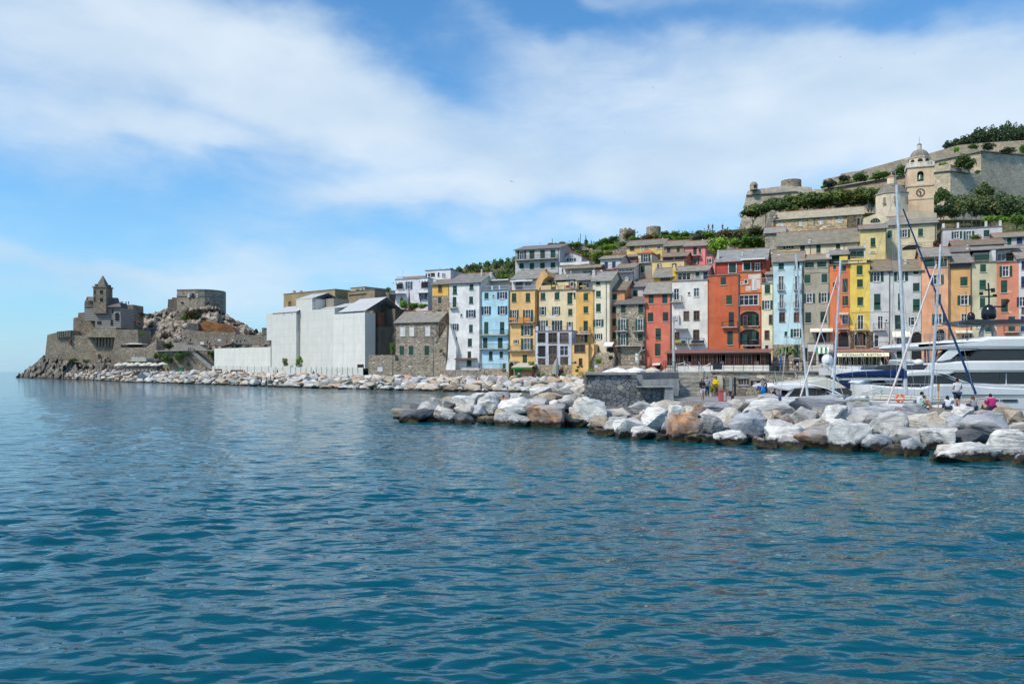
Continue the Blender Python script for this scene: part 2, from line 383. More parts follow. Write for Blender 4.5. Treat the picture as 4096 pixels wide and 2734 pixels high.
def build_sea():
 rng = np.random.RandomState(5)
 r = [2.0]
 while r[-1] < 130: r.append(r[-1]*1.0062)
 while r[-1] < 9000: r.append(r[-1]*1.03)
 r = np.array(r); n1 = 620
 a = np.concatenate([np.linspace(-.72, .72, n1), np.linspace(.72, 2*np.pi-.72, 62)[1:-1]])
 RR, AA = np.meshgrid(r, a, indexing='ij'); X = RR*np.sin(AA); Y = RR*np.cos(AA)
 sp = RR*np.maximum(.0062, .0023); sp = np.where(RR > 130, RR*.03, sp)
 sp = np.where((AA > .73), RR*.08, sp)
 Z = np.zeros_like(X); DX = np.zeros_like(X); DY = np.zeros_like(X)
 for i in range(110):
  lam = .2*(3.2/.2)**rng.rand(); k = 2*np.pi/lam
  th = R(97)+rng.randn()*.6                # wave travel mostly toward / away from the camera
  amp = .0054*lam**.95*(.6+.8*rng.rand())*(1.15 if lam < 1.1 else .42)
  kx, ky = k*np.cos(th), k*np.sin(th); ph = rng.rand()*6.28
  f = np.clip(lam/(3.2*sp)-.6, 0, 1)*amp
  arg = kx*X+ky*Y+ph; Z += f*np.sin(arg)
  DX -= .8*f*np.cos(th)*np.cos(arg); DY -= .8*f*np.sin(th)*np.cos(arg)
 # patches of livelier and calmer water
 m = .75+.35*np.sin(X*.21+1.3*np.sin(Y*.13))*np.sin(Y*.17+X*.05+2)
 Z *= m; X = X+DX*m; Y = Y+DY*m
 nr, na = X.shape; co = np.stack([X, Y, Z], -1).reshape(-1, 3)
 co = np.vstack([co, [[0, 0, 0]]])
 i = np.arange(nr-1)[:, None]*na; j = np.arange(na)[None, :]; jn = (j+1) % na
 q = np.stack([i+j, i+na+j, i+na+jn, i+jn], -1).reshape(-1, 4)
 jj = np.arange(na); tri = np.stack([np.full(na, nr*na), jj, (jj+1) % na], -1)
 me = bpy.data.meshes.new('water')
 nl = q.size+tri.size; me.vertices.add(len(co)); me.vertices.foreach_set('co', co.astype(np.float32).ravel())
 me.loops.add(nl); me.loops.foreach_set('vertex_index', np.concatenate([q.ravel(), tri.ravel()]).astype(np.int32))
 npoly = len(q)+len(tri); me.polygons.add(npoly)
 st = np.concatenate([np.arange(len(q))*4, q.size+np.arange(len(tri))*3]).astype(np.int32)
 me.polygons.foreach_set('loop_start', st)
 me.update(calc_edges=True); me.validate()
 me.polygons.foreach_set('use_smooth', np.ones(npoly, bool)); me.materials.append(WATER)
 o = link('water', me); tag(o, 'blue rippled sea reaching to the horizon', kind='structure')
 return o
SEA = build_sea()

# ------------------------------------------------------------------ rock
def m_rock(t, p, wet=True, rust=False):
 o = ocoord(t); c = ocolor(t)
 pos = t.new('ShaderNodeNewGeometry').outputs['Position']
 rn = orand(t); cb = t.new('ShaderNodeCombineXYZ'); t.l.new(t.math('MULTIPLY', rn, 60), cb.inputs[0]); t.l.new(t.math('MULTIPLY', rn, 37), cb.inputs[2])
 ad = t.new('ShaderNodeVectorMath', operation='ADD'); t.l.new(o, ad.inputs[0]); t.l.new(cb.outputs[0], ad.inputs[1]); v = ad.outputs[0]
 n = t.noise(v, 1.6, 8, .68, .6)
 if rust: c = t.mix(t.ramp(t.noise(t.mapping(v, loc=(2, 8, 1)), 1.1, 7, .62, .5), [(.44, 0.), (.55, 1.)]), (.40,.37,.35,1), t.mix(t.ramp(t.noise(v, 4, 6, .7), [(.4, 0.), (.6, 1.)]), (.22,.12,.07,1), c))
 c1 = t.mix(1, c, t.ramp(n, [(.30, (.42,.42,.44)), (.46, (.9,.9,.9)), (.6, (1.12,1.1,1.07)), (.75, (1.3,1.25,1.18))]), 'MULTIPLY')
 ve = t.noise(t.mapping(v, rot=(.5, .6, .3), sc=(.8, .8, 4.5)), 1.3, 7, .65, 1.0)     # marble bands
 c2 = t.mix(t.ramp(ve, [(.50, 0.), (.56, .55), (.60, 0.)]), c1, (.17,.18,.21,1))
 rst = t.noise(t.mapping(v, loc=(5, 5, 5)), .9, 6, .6, .4)
 c3 = t.mix(t.ramp(rst, [(.60, 0.), (.72, .5)]), c2, (.45,.28,.15,1))
 if wet:
  z = t.new('ShaderNodeSeparateXYZ'); t.l.new(pos, z.inputs[0])
  wob = t.math('MULTIPLY', t.math('SUBTRACT', t.noise(pos, 1.9, 5, .65), .5), .9)
  h = t.math('SUBTRACT', z.outputs[2], wob)
  alg = t.ramp(t.noise(pos, 3, 4), [(.35, (.035,.028,.012)), (.65, (.11,.085,.028))])
  c4 = t.mix(t.ramp(h, [(.30, 1.), (.46, 0.)]), c3, (.028,.026,.024,1))
  c4 = t.mix(t.ramp(h, [(.02, 1.), (.22, 0.)]), c4, alg)
 else: c4 = c3
 t.l.new(c4, p.inputs['Base Color']); p.inputs['Roughness'].default_value = .85; p.inputs['Specular IOR Level'].default_value = .25
 hh = t.math('ADD', t.noise(v, 3, 8, .7), t.math('MULTIPLY', ve, .6)); bump(t, p, hh, .85, .16)
ROCK = mat('boulder_stone', m_rock); RUST = mat('rusty_boulder_stone', lambda t, p: m_rock(t, p, rust=True))
def rock_mesh(seed, box=.5, cuts=3, amp=.045, npt=22):
 rg = random.Random(seed); bm = bmesh.new()
 for i in range(npt):
  d = Vector((rg.gauss(0, 1), rg.gauss(0, 1), rg.gauss(0, 1))).normalized()
  e = 2+6*box; q = (abs(d.x)**e+abs(d.y)**e+abs(d.z)**e)**(1/e)
  bm.verts.new(d/q*rg.uniform(.36, .5))
 r = bmesh.ops.convex_hull(bm, input=bm.verts)
 bmesh.ops.delete(bm, geom=[v for v in bm.verts if not v.link_faces], context='VERTS')
 bmesh.ops.dissolve_limit(bm, angle_limit=R(14), verts=bm.verts, edges=bm.edges)
 bmesh.ops.bevel(bm, geom=list(bm.edges), offset=.04, segments=2, profile=.6, affect='EDGES', clamp_overlap=True)
 bmesh.ops.triangulate(bm, faces=bm.faces)
 if cuts: bmesh.ops.subdivide_edges(bm, edges=[e for e in bm.edges if e.calc_length() > .12], cuts=cuts, use_grid_fill=True)
 bmesh.ops.triangulate(bm, faces=bm.faces)
 bm.normal_update(); s = Vector((seed*3.1, seed*1.7, 0))
 for v in bm.verts:
  f = mn.fractal(v.co*2.6+s, .8, 2.0, 4); g = mn.fractal(Vector((v.co.x*6, v.co.y*6, v.co.z*13))+s, .9, 2.0, 4)
  v.co += v.normal*(f*amp+(g if cuts else 0)*amp*.42)
 xs = [v.co for v in bm.verts]
 lo = Vector([min(c[i] for c in xs) for i in range(3)]); hi = Vector([max(c[i] for c in xs) for i in range(3)])
 for v in bm.verts: v.co = Vector([(v.co[i]-lo[i])/(hi[i]-lo[i])-.5 for i in range(3)])
 me = bpy.data.meshes.new('boulder'); bm.to_mesh(me); bm.free(); me.materials.append(ROCK)
 me.polygons.foreach_set('use_smooth', [True]*len(me.polygons)); me.set_sharp_from_angle(angle=R(34))
 return me
NEARM = [rock_mesh(11+i, box=(.25, .5, .8)[i % 3], npt=(18, 24, 15)[i % 3]) for i in range(16)]
FARM = [rock_mesh(71+i, box=.4, cuts=0, amp=.03, npt=18) for i in range(10)]
def interp(tab, x):
 if x <= tab[0][0]: return tab[0][1]
 for (a, b), (c, d) in zip(tab, tab[1:]):
  if x <= c: return b+(d-b)*(x-a)/(c-a)
 return tab[-1][1]
NW = [(1540,1690),(1700,1693),(1900,1703),(2150,1717),(2350,1738),(2600,1768),(3000,1790),(3300,1808),(3600,1833),(3900,1855),(4100,1862),(4700,1905)]
def near_front(px): return EYE*F/(interp(NW, px)-HY)
NB = [(1540,60),(1800,74),(2000,88),(2150,105),(2330,118),(2345,63),(2700,61.5),(3500,52.7),(4096,47.2),(4700,42)]
def near_back(px): return interp(NB, px)
def bank_near(px, py):
 a, b = near_front(px), near_back(px)-.5; k = (py-HY)/F; g = 1.35/(b-a)
 # eye ray height EYE-k*Y meets  -.15+g*(Y-a)
 return min(max((EYE+.15+g*a)/(g+k), a), b)
CW=(.73,.70,.65); CG=(.49,.47,.44); CB=(.43,.44,.46); CC=(.62,.56,.48); CT=(.50,.40,.29); CO=(.55,.29,.14); CD=(.13,.13,.14); CV=(.24,.19,.09)
NEAR = [  # frame, bbox in that frame, colour, label
 (B1,20,430,330,540,CT,'low olive-tan rock at the very tip of the breakwater'),
 (B1,110,440,475,590,CD,'dark wet slab second from the tip of the breakwater'),
 (B1,290,350,545,530,CG,'pale grey boulder just behind the dark tip slab'),
 (B1,430,305,575,410,CG,'small upright grey boulder crowning the left end of the rocks'),
 (B1,490,400,705,560,CC,'rounded cream boulder right of the dark tip slab'),
 (B1,530,450,755,595,CG,'grey boulder with brown wet foot beside the rounded cream one'),
 (B1,565,300,700,380,CT,'small grey-tan boulder at the back near the tip'),
 (B1,580,330,735,430,CG,'mid grey boulder left of the long white block'),
 (B1,690,285,1010,460,CW,'long bright white block sloping down left of the fisherman'),
 (B1,720,380,930,515,CC,'pinkish cream block under the long white block'),
 (B1,880,390,1080,520,CB,'blue-grey faceted boulder beside the pinkish cream block'),
 (B1,710,490,975,620,CD,'dark slate boulder at the waterline below the pinkish block'),
 (B1,870,255,1130,345,CW,'white boulder on the skyline left of the fisherman'),
 (B1,960,275,1250,480,CW,'tall white boulder whose top is level with the fisherman'),
 (B1,1060,243,1350,370,CG,'white-grey boulder behind the fisherman’s back'),
 (B1,1055,445,1165,512,CC,'small cream stone wedged under the tall white boulder'),
 (B1,975,510,1105,610,CV,'olive algae-covered boulder at the waterline'),
 (B1,1070,510,1195,625,CV,'dark boulder with a chalky cap beside the algae-covered one'),
 (B1,1165,430,1300,540,CT,'brownish boulder below the seated fisherman'),
 (B1,1160,475,1445,635,CG,'wide grey-cream boulder at the waterline below the fisherman'),
 (B1,1312,490,1555,655,CG,'rounded grey boulder left of the big rusty pyramid rock'),
 (B1,1210,300,1640,510,CW,'huge white slab leaning up to the right of the fisherman'),
 (B1,1450,320,1755,490,CG,'grey boulder above the big rusty pyramid rock'),
 (B1,1560,190,1810,300,CW,'white boulder on the crest behind the leaning slab'),
 (B1,1530,385,1995,668,CO,'big pyramid rock with a rusty left face and grey right face'),
 (B1,1650,250,1965,410,CT,'tan orange slab sloping down to the right'),
 (B1,1760,330,1930,425,CW,'rounded white boulder over the rusty pyramid rock'),
 (B1,1890,165,2100,270,CW,'white boulder nearest the far shore end of the breakwater'),
 (B1,2020,170,2195,275,CC,'cream boulder left of the pointed stone wall'),
 (B1,1935,262,2205,345,CG,'flat grey slab left of the foot of the pointed stone wall'),
 (B1,1920,275,2155,460,CG,'grey-beige boulder left of the big bluish white boulder'),
 (B1,1975,450,2230,650,CT,'tan boulder with dark foot right of the rusty pyramid rock'),
 (B1,2003,408,2115,490,CW,'small white stone left of the big bluish white boulder'),
 (B1,1310,255,1490,340,CW,'low white boulder right of the fisherman’s head'),
 (B1,1240,470,1480,560,CG,'grey stone squeezed under the huge leaning slab'),
 (B2,-15,400,360,715,CW,'big bluish white boulder below the pointed stone wall'),
 (B2,230,528,640,665,CC,'long layered cream slab right of the big bluish white boulder'),
 (B2,150,608,415,835,CT,'brown layered boulder streaked with white'),
 (B2,335,650,630,875,CG,'grey-brown boulder behind the small white-capped rock'),
 (B2,433,650,800,915,CW,'white-capped rock with a dark grooved foot'),
 (B2,210,778,403,912,CV,'small white-capped rock standing in the water'),
 (B2,652,743,960,930,CW,'low white-topped rock with a dark olive side'),
 (B2,640,605,855,705,CO,'small orange-beige boulder left of the twin white boulder'),
 (B2,638,455,885,620,CG,'grey-white slab in front of the stone wall corner'),
 (B2,765,525,1095,835,CW,'large white boulder with streaked face, left of a pair'),
 (B2,865,442,1275,595,CC,'flat-topped orange and cream block in front of the concrete stump'),
 (B2,1075,500,1295,690,CW,'streaked white boulder, right of a pair'),
 (B2,1015,680,1160,865,CG,'grey boulder left of the large rusty orange boulder'),
 (B2,1075,588,1485,940,CO,'large rusty orange boulder with black stains'),
 (B2,940,838,1120,938,CD,'dark low rock in the water left of the rusty orange boulder'),
 (B2,1265,508,1430,605,CC,'pale boulder below the walking woman'),
 (B2,1385,488,1540,625,CO,'orange-streaked boulder below the walking woman'),
 (B2,1465,450,1880,610,CB,'blue-grey wedge boulder on the crest left of the red case'),
 (B2,1470,548,1695,695,CW,'bluish white boulder in front of the blue-grey wedge'),
 (B2,1455,623,1750,858,CG,'light grey boulder right of the rusty orange boulder'),
 (B2,1285,838,1470,965,CV,'dark olive rock at the foot of the rusty orange boulder'),
 (B2,1430,838,1695,968,CD,'flat wet dark rock with a white rim'),
 (B2,1775,425,2030,600,CC,'cream orange boulder on the crest in front of the quay'),
 (B2,1655,525,1985,770,CC,'tall smooth cream boulder leaning right'),
 (B2,1745,600,2220,940,CB,'very large blue-grey boulder with striped right face'),
 (B2,1620,800,2035,990,CW,'pointed white-topped rock with dark foot in the water'),
 (B5,-55,95,362,235,CW,'long smooth white slab on the crest beside the motor cruiser'),
 (B5,68,52,228,120,CC,'cream boulder perched above the long white slab'),
 (B5,365,68,822,215,CB,'long blue-grey wedge boulder in front of the motor cruiser'),
 (B5,98,198,210,272,CG,'small bluish white stone under the long white slab'),
 (B5,180,188,305,288,CT,'rounded grey-brown stone beside the small bluish one'),
 (B5,265,222,375,310,CO,'small orange-tan stone between two grey boulders'),
 (B5,-25,178,125,345,CB,'striped grey boulder below the long white slab'),
 (B5,95,258,350,425,CW,'smooth bluish white boulder above the black-footed slab'),
 (B5,352,168,585,340,CG,'light grey cone-shaped boulder'),
 (B5,512,172,615,280,CT,'tan-grey boulder between two pale grey ones'),
 (B5,585,215,655,300,CC,'small cream stone with an orange stripe'),
 (B5,125,332,435,520,CW,'white slab with black waterline foot'),
 (B5,55,468,245,548,CV,'low olive rock awash in the water'),
 (B5,368,268,695,382,CC,'cream-white boulder with orange stains above the rusty one'),
 (B5,365,348,742,535,CO,'large rusty orange rock at the waterline below the cruiser'),
 (B5,618,150,855,360,CW,'big boulder with blue and white stripes'),
 (B5,798,138,925,268,CB,'grey-blue boulder under the deck box'),
 (B5,850,158,1255,310,CB,'wide blue-white boulder below the furled sail'),
 (B5,868,193,1165,400,CG,'grey boulder in front of the wide blue-white one'),
 (B5,662,278,1010,568,CW,'large pale triangular boulder standing in the water'),
 (B5,945,392,1205,568,CB,'blue-white boulder with a dark foot right of the triangular one'),
 (B5,1045,210,1345,440,CW,'white and beige boulder below the life ring'),
 (B5,1298,143,1540,250,CB,'light blue-grey boulder at the feet of the two seated men'),
 (B5,1288,208,1665,432,CC,'very large smooth cream-white boulder'),
 (B5,1200,328,1465,510,CG,'blocky grey boulder below the large cream-white one'),
 (B5,1140,488,1335,600,CV,'olive brown rock at the waterline'),
 (B5,1292,433,1470,612,CB,'upright blue-grey stone standing in the water'),
 (B5,1460,348,1775,520,CW,'light triangular boulder left of the dark brown one'),
 (B5,1755,352,2045,500,CD,'dark grey-brown boulder behind the wide flat slab'),
 (B5,1540,472,2095,668,CW,'wide flat blue-white slab standing in the water'),
 (B5,1592,208,1765,310,CC,'beige boulder below the standing man'),
 (B5,1725,160,1925,300,CW,'pale boulder at the feet of the standing man'),
 (B5,1635,238,1885,372,CB,'blue-grey boulder in front of the beige one'),
 (B5,1850,228,2205,430,CB,'large blue-grey and white boulder near the right edge'),
 (B5,1920,193,2145,280,CG,'light grey boulder under the seated women'),
 (B5,2085,152,2235,310,CT,'brown-grey boulder right of the person in pink'),
 (B5,2178,188,2352,320,CT,'second brown-grey boulder, at the right edge of the picture'),
 (B5,2195,298,2420,380,CC,'beige stone at the right edge under the brown-grey boulders'),
 (B5,2035,342,2430,650,CW,'big white-grey block with dark foot at the right edge'),
 (B5,1435,515,1530,600,CD,'small dark rock between the upright stone and the flat slab'),
 (B5,2290,560,2400,660,CV,'olive rock awash at the right edge'),
]
def put_rock(mesh, px0, py0, px1, py1, color, label, group=None, Y=None):
 cx = (px0+px1)/2; Y = Y if Y else bank_near(cx, py1)
 w = (px1-px0)/F*Y; h = (py1-py0)/F*Y
 h2 = min(h*1.12, w*1.5); d = min(w, h*1.6)*.95
 Yc = Y+d*.42; k = Yc/Y
 top = EYE-(py0-HY)/F*Yc
 o = link('boulder', mesh, color=color)
 o.scale = (w*k*1.06, d, h2*1.08); o.location = ((cx-CX)/F*Yc, Yc, top-h2*.5)
 tag(o, label, 'boulder', group); return o
rg = random.Random(3)
def rusty(me): me = me.copy(); me.materials.clear(); me.materials.append(RUST); return me
for i, (fr, x0, y0, x1, y1, c, lab) in enumerate(NEAR):
 a, b = fr(x0, y0), fr(x1, y1); j = rg.uniform(.92, 1.08)
 c = tuple(q*j for q in c)
 o = put_rock(NEARM[(i*5+3) % 16] if abs(c[0]/c[2]-CO[0]/CO[2]) > .2 else rusty(NEARM[(i*5+3) % 16]), a[0], a[1], b[0], b[1], c, lab.replace('’', ''))
 o.rotation_euler = (rg.uniform(-.12, .12), rg.uniform(-.15, .15), rg.choice((0, math.pi))+rg.uniform(-.25, .25))
# smaller stones in the gaps, alike
for i in range(60):
 px = rg.uniform(1600, 4250); a, b = near_front(px), near_back(px); t = rg.random()
 if px < 2340: b = min(b, a+30)
 Y = a+.6+(b-a-1.0)*t; z = -.15+1.25*(Y-a)/(b-a); w = rg.uniform(.8, 1.7)
 o = link('boulder', NEARM[i % 16], color=rg.choice([CG, CW, CC, CB, CT]))
 o.scale = (w, w*.9, w*.72); o.location = ((px-CX)/F*Y, Y, z-.02); o.rotation_euler = (rg.uniform(-.3,.3), rg.uniform(-.3,.3), rg.uniform(0, 6))
 tag(o, 'smaller stone wedged in a gap between the big breakwater boulders', 'boulder', 'small stones between the breakwater boulders')
def sheet_grid(name, rows, m, kind='structure', label=None, color=None, smooth=True):
 """rows of points joined into one sheet"""
 mb = MB(); n = len(rows[0])
 for r in rows: mb.v += [tuple(p) for p in r]
 for i in range(len(rows)-1):
  for j in range(n-1):
   mb.f.append((i*n+j, i*n+j+1, (i+1)*n+j+1, (i+1)*n+j)); mb.m.append(0)
 o = mb.build(name, m, color=color, smooth=smooth); tag(o, label, kind=kind); return o
def core(name, front, back, pxs, zf, zb, label, color):
 rows = []
 for t in (0, .02, .15, .35, .6, .85, 1.):
  row = []
  for px in pxs:
   Y = front(px)+.5+(back(px)-front(px)-.5)*t; X = (px-CX)/F*Y
   z = zf+(zb(px)-zf)*min(1, t/.9) if t > 0 else -1.5
   z += mn.noise(Vector((X*.8, Y*.8, 0)))*.25
   row.append((X, Y, z))
  rows.append(row)
 return sheet_grid(name, rows, ROCK, label=label, color=color)
core('breakwater_bed', near_front, near_back, [1640+i*26 for i in range(104)], -.4, lambda p: .85, 'dark rubble bed under the breakwater boulders', (.16,.15,.14))
# ------------------------------------------------------------------ far shore rubble bank
FWY = [(70,425),(300,337),(500,262),(800,213),(1100,180),(1300,162),(1500,152),(1750,141),(1917,137),(2400,126)]
FBY = [(70,440),(300,372),(400,335),(500,300),(700,262),(860,237),(1100,203),(1300,191),(1500,181),(1750,169),(2000,160),(2400,147)]
FBZ = [(270,1474),(400,1480),(700,1486),(900,1487),(1100,1495),(1300,1499),(1500,1501),(1750,1507),(2000,1510),(2400,1514)]
def f_front(px): return interp(FWY, px)
def f_back(px): return interp(FBY, px)
def f_z(px): return EYE-(interp(FBZ, px)-HY)/F*f_back(px)
core('shore_bank', f_front, f_back, [250+i*20 for i in range(108)], -.5, lambda p: f_z(p)-.9, 'rubble bed of the shore embankment', (.3,.27,.23))
fr_ = []
for row, (t, zt) in enumerate(((.02,.04),(.11,.28),(.22,.52),(.36,.74),(.52,.88),(.70,.95),(.88,1.))):
 px = 262.0 + row*7
 while px < 2385:
  Y = f_front(px)+(f_back(px)-f_front(px))*min(.97, max(0.01, t+rg.uniform(-.03,.03))); X = (px-CX)/F*Y
  w = rg.choice((1.3, 1.7, 2.0, 2.5))*rg.uniform(.85, 1.15)
  z = -.2+(f_z(px)-.25)*zt+rg.uniform(-.15, .2)
  fr_.append((w/Y, X, Y, z, w, row, px)); px += w*.84*F/Y
fr_.sort(reverse=True, key=lambda q: q[0]*(2 if q[5] < 4 else 1))
secs = [(900, 'towards the headland'), (1250, 'below the end of the sheeted building'), (1480, 'below the sheeted building'), (1780, 'below the stone house with arched windows'), (2060, 'below the white and pale blue houses'), (9999, 'below the orange and cream houses')]
names = {0: ('pale grey', (.54,.53,.51)), 1: ('cream', (.66,.54,.41)), 2: ('tan', (.54,.39,.27)), 3: ('whitish', (.68,.65,.60)), 4: ('greenish grey', (.42,.40,.30))}
rest = MB()
for k, (_, X, Y, z, w, row, px) in enumerate(fr_):
 me = FARM[rg.randrange(10)]; sc = (w*1.18, w*.95, w*rg.uniform(.55, .8)); rot = (rg.uniform(-.3,.3), rg.uniform(-.3,.3), rg.uniform(0,6.3))
 if k < 142:
  ci = rg.choice((0,0,1,1,2,3,3,4)); nm, c = names[ci]; j = rg.uniform(.85, 1.12)
  o = link('boulder', me, color=tuple(q*j for q in c)); o.scale = sc; o.location = (X, Y, z); o.rotation_euler = rot
  sec = next(s for lim, s in secs if px < lim)
  lab = f'{nm} boulder of the shore bank {sec}'; tag(o, lab, 'boulder', f'{nm} boulders of the bank {sec}')
 else:
  from mathutils import Euler
  M = Matrix.Translation((X, Y, z)) @ Euler(rot).to_matrix().to_4x4() @ Matrix.Diagonal((*sc, 1))
  i = len(rest.v); rest.v += [tuple(M @ v.co) for v in me.vertices]
  for pl in me.polygons: rest.f.append(tuple(i+q for q in pl.vertices)); rest.m.append(k % 4)
def rockv(c):
 def fn(t, p):
  m_rock(t, p); l = [x for x in t.t.links if x.from_node.type == 'OBJECT_INFO' and x.from_socket.name == 'Color']
  for x in l:
   s = x.to_socket; t.t.links.remove(x); s.default_value = (*c, 1)
 return fn
RV = [mat('bank_stone_%d' % i, rockv(names[i][1])) for i in range(4)]
o = rest.build('embankment_stones', RV, smooth=True, angle=32); tag(o, 'countless further stones of the shore embankment', 'stones', kind='stuff')

# ------------------------------------------------------------------ promenade, quay, terraces
def slab_poly(name, pts, z0, z1, m, color=(1,1,1), **kw):
 mb = MB().prism([(p[0], p[1]) for p in pts], z0, z1, 'z'); o = fix_normals(mb.build(name, m, color=color)); tag(o, **kw); return o
prom = []
rowsA, rowsB = [], []
for px in range(380, 2420, 60):
 Y = f_back(px)-1.5; X = (px-CX)/F*Y; z = f_z(px)-.25
 rowsA.append((X, Y, z)); Y2 = Y+(95 if px < 1000 else 40); rowsB.append(((px-CX)/F*Y2, Y2, z))
sheet_grid('promenade', [rowsA, rowsB], CON, label='pale paved promenade behind the shore bank', color=(1.2,1.15,1.05))
# quay platform
QZ = 1.25
qf = [on_z(px, py, QZ) for px, py in ((2660,1601),(3500,1625),(4096,1642))]; d = (qf[2]-qf[1]); qf.append(qf[2]+d*1.2)
pl = [qf[0], qf[1], qf[2], qf[3], qf[3]+Vector((1.5,3.2,0)), qf[1]+Vector((1.2,3.2,0)), on_z(3060,1607,QZ)+Vector((2,3,0)), on_z(3320,1574,QZ), Vector((38.5,84,0)), on_z(2560,1570,QZ)+Vector((0,8,0)), on_z(2560,1570,QZ)+Vector((-3,-2,0))]
slab_poly('quay', pl, -1.5, QZ, CON, color=(1.12,1.08,1.05), kind='structure', label='grey concrete quay behind the breakwater boulders')
# raised terrace level (z about 3.5) with its retaining wall of coursed stone
TZ = 3.5
def tw(px): return on_z(px, 1583, QZ) if px < 3000 else on_z(px, 1583-(px-3000)*.018, QZ)
tf = [Vector((5.95,64.6,0)), Vector((10.1,64.6,0)), Vector((12.8,66.5,0)), Vector((15.75,75.2,0)), Vector((15.75,81.2,0)), Vector((18.9,81.2,0)), Vector((18.9,75.2,0)), Vector((29.4,75.2,0)), Vector((48, 87.9, 0)), Vector((110, 92.9, 0))]
tp = tf+[Vector((110,142,0)), Vector((62,142,0)), Vector((17,158,0)), Vector((14.5,156,0)), Vector((9.2,98,0))]
slab_poly('terrace', tp, -1.5, TZ-.02, CON, color=(1,.97,.93), kind='structure', label='raised paved terrace in front of the houses')

# ------------------------------------------------------------------ house builder
_c = {}
def shutter_mesh(w, h):
 k = ('s', round(w, 2), round(h, 2))
 if k not in _c:
  mb = MB(); b = .06
  mb.box(0, -.05, 0, b, 0, h).box(w-b, -.05, 0, w, 0, h).box(b, -.05, 0, w-b, 0, b).box(b, -.05, h-b, w-b, 0, h).box(b, -.05, h*.5-.04, w-b, 0, h*.5+.04)
  n = max(3, int(h/.16))
  for i in range(n):
   z = b+(h-2*b)*i/n; dz = (h-2*b)/n
   mb.quad((b, -.045, z), (w-b, -.045, z), (w-b, -.012, z+dz), (b, -.012, z+dz))
  me = bpy.data.meshes.new('shutter'); me.from_pydata(mb.v, [], mb.f); me.materials.append(SH); _c[k] = me
 return _c[k]
FRC = {'W': (.72,.72,.70), 'T': (.20,.09,.045), 'G': (.62,.58,.5), 'B': (.62,.6,.56), 'D': (.3,.28,.25), 'S': (.7,.7,.68), 'V': (.6,.57,.5), 'X': (.4,.38,.33)}
def window_mesh(kind, w, h):
 k = (kind, round(w, 2), round(h, 2))
 if k in _c: return _c[k]
 mb = MB(); r = .16                      # the pane stands back in the wall opening
 mb.mi = 1; mb.quad((0, r, 0), (w, r, 0), (w, r, h), (0, r, h)); mb.mi = 0
 if kind in 'WTS':
  b = .07; mb.box(0, r-.06, 0, b, r-.003, h).box(w-b, r-.06, 0, w, r-.003, h).box(b, r-.06, 0, w-b, r-.003, b).box(b, r-.06, h-b, w-b, r-.003, h)
  if w > .75:
   n = 2 if w < 1.8 else int(w/.75)
   for i in range(1, n): mb.box(w*i/n-.045, r-.065, b, w*i/n+.045, r-.004, h-b)
  if h > 1.3: mb.box(b, r-.058, h*.62, w-b, r-.005, h*.62+.05)
 if kind == 'D': mb.box(0, r-.05, 0, .06, r-.003, h).box(w-.06, r-.05, 0, w, r-.003, h).box(.06, r-.05, h-.06, w-.06, r-.003, h)
 # sill, and a flat lintel band
 if kind != 'D': mb.box(-.12, -.13, -.09, w+.12, .0, -.002)
 if kind not in 'GBO': mb.box(-.09, -.035, 0, -.002, -.002, h+.08).box(w+.002, -.035, 0, w+.09, -.002, h+.08).box(-.002, -.035, h+.002, w+.002, -.002, h+.08)
 me = bpy.data.meshes.new('window'); me.from_pydata(mb.v, [], mb.f); me.materials.append(PT); me.materials.append(DARK if kind in 'GBVXD' else GLA)
 me.polygons.foreach_set('material_index', mb.m); _c[k] = me; return me
def wall_front(mb, W_, H_, holes, rev=.17, z0=0.):
 """facade with real openings and their reveals"""
 xs = sorted({0., W_, *[h[0] for h in holes], *[h[2] for h in holes]}); zs = sorted({z0, H_, *[h[1] for h in holes], *[h[3] for h in holes]})
 for i in range(len(xs)-1):
  for j in range(len(zs)-1):
   cx, cz = (xs[i]+xs[i+1])/2, (zs[j]+zs[j+1])/2
   if any(h[0] < cx < h[2] and h[1] < cz < h[3] for h in holes): continue
   mb.quad((xs[i], 0, zs[j]), (xs[i+1], 0, zs[j]), (xs[i+1], 0, zs[j+1]), (xs[i], 0, zs[j+1]))
 for a, b, c, d in holes:
  mb.quad((a,0,b),(a,rev,b),(a,rev,d),(a,0,d)).quad((c,0,b),(c,0,d),(c,rev,d),(c,rev,b)).quad((a,0,b),(c,0,b),(c,rev,b),(a,rev,b)).quad((a,0,d),(a,rev,d),(c,rev,d),(c,0,d))
def railing(mb, pts, h, solid=False, step=.22, r=.018):
 for a, b in zip(pts, pts[1:]):
  a, b = Vector(a), Vector(b); L = (b-a).length; up = Vector((0,0,h))
  mb.tube([a+up, b+up], .03, 4); mb.tube([a+up*.08, b+up*.08], .018, 4)
  n = max(1, int(L/step))
  for i in range(n+1):
   p = a+(b-a)*i/n; mb.tube([p, p+up], r, 3, cap=False)
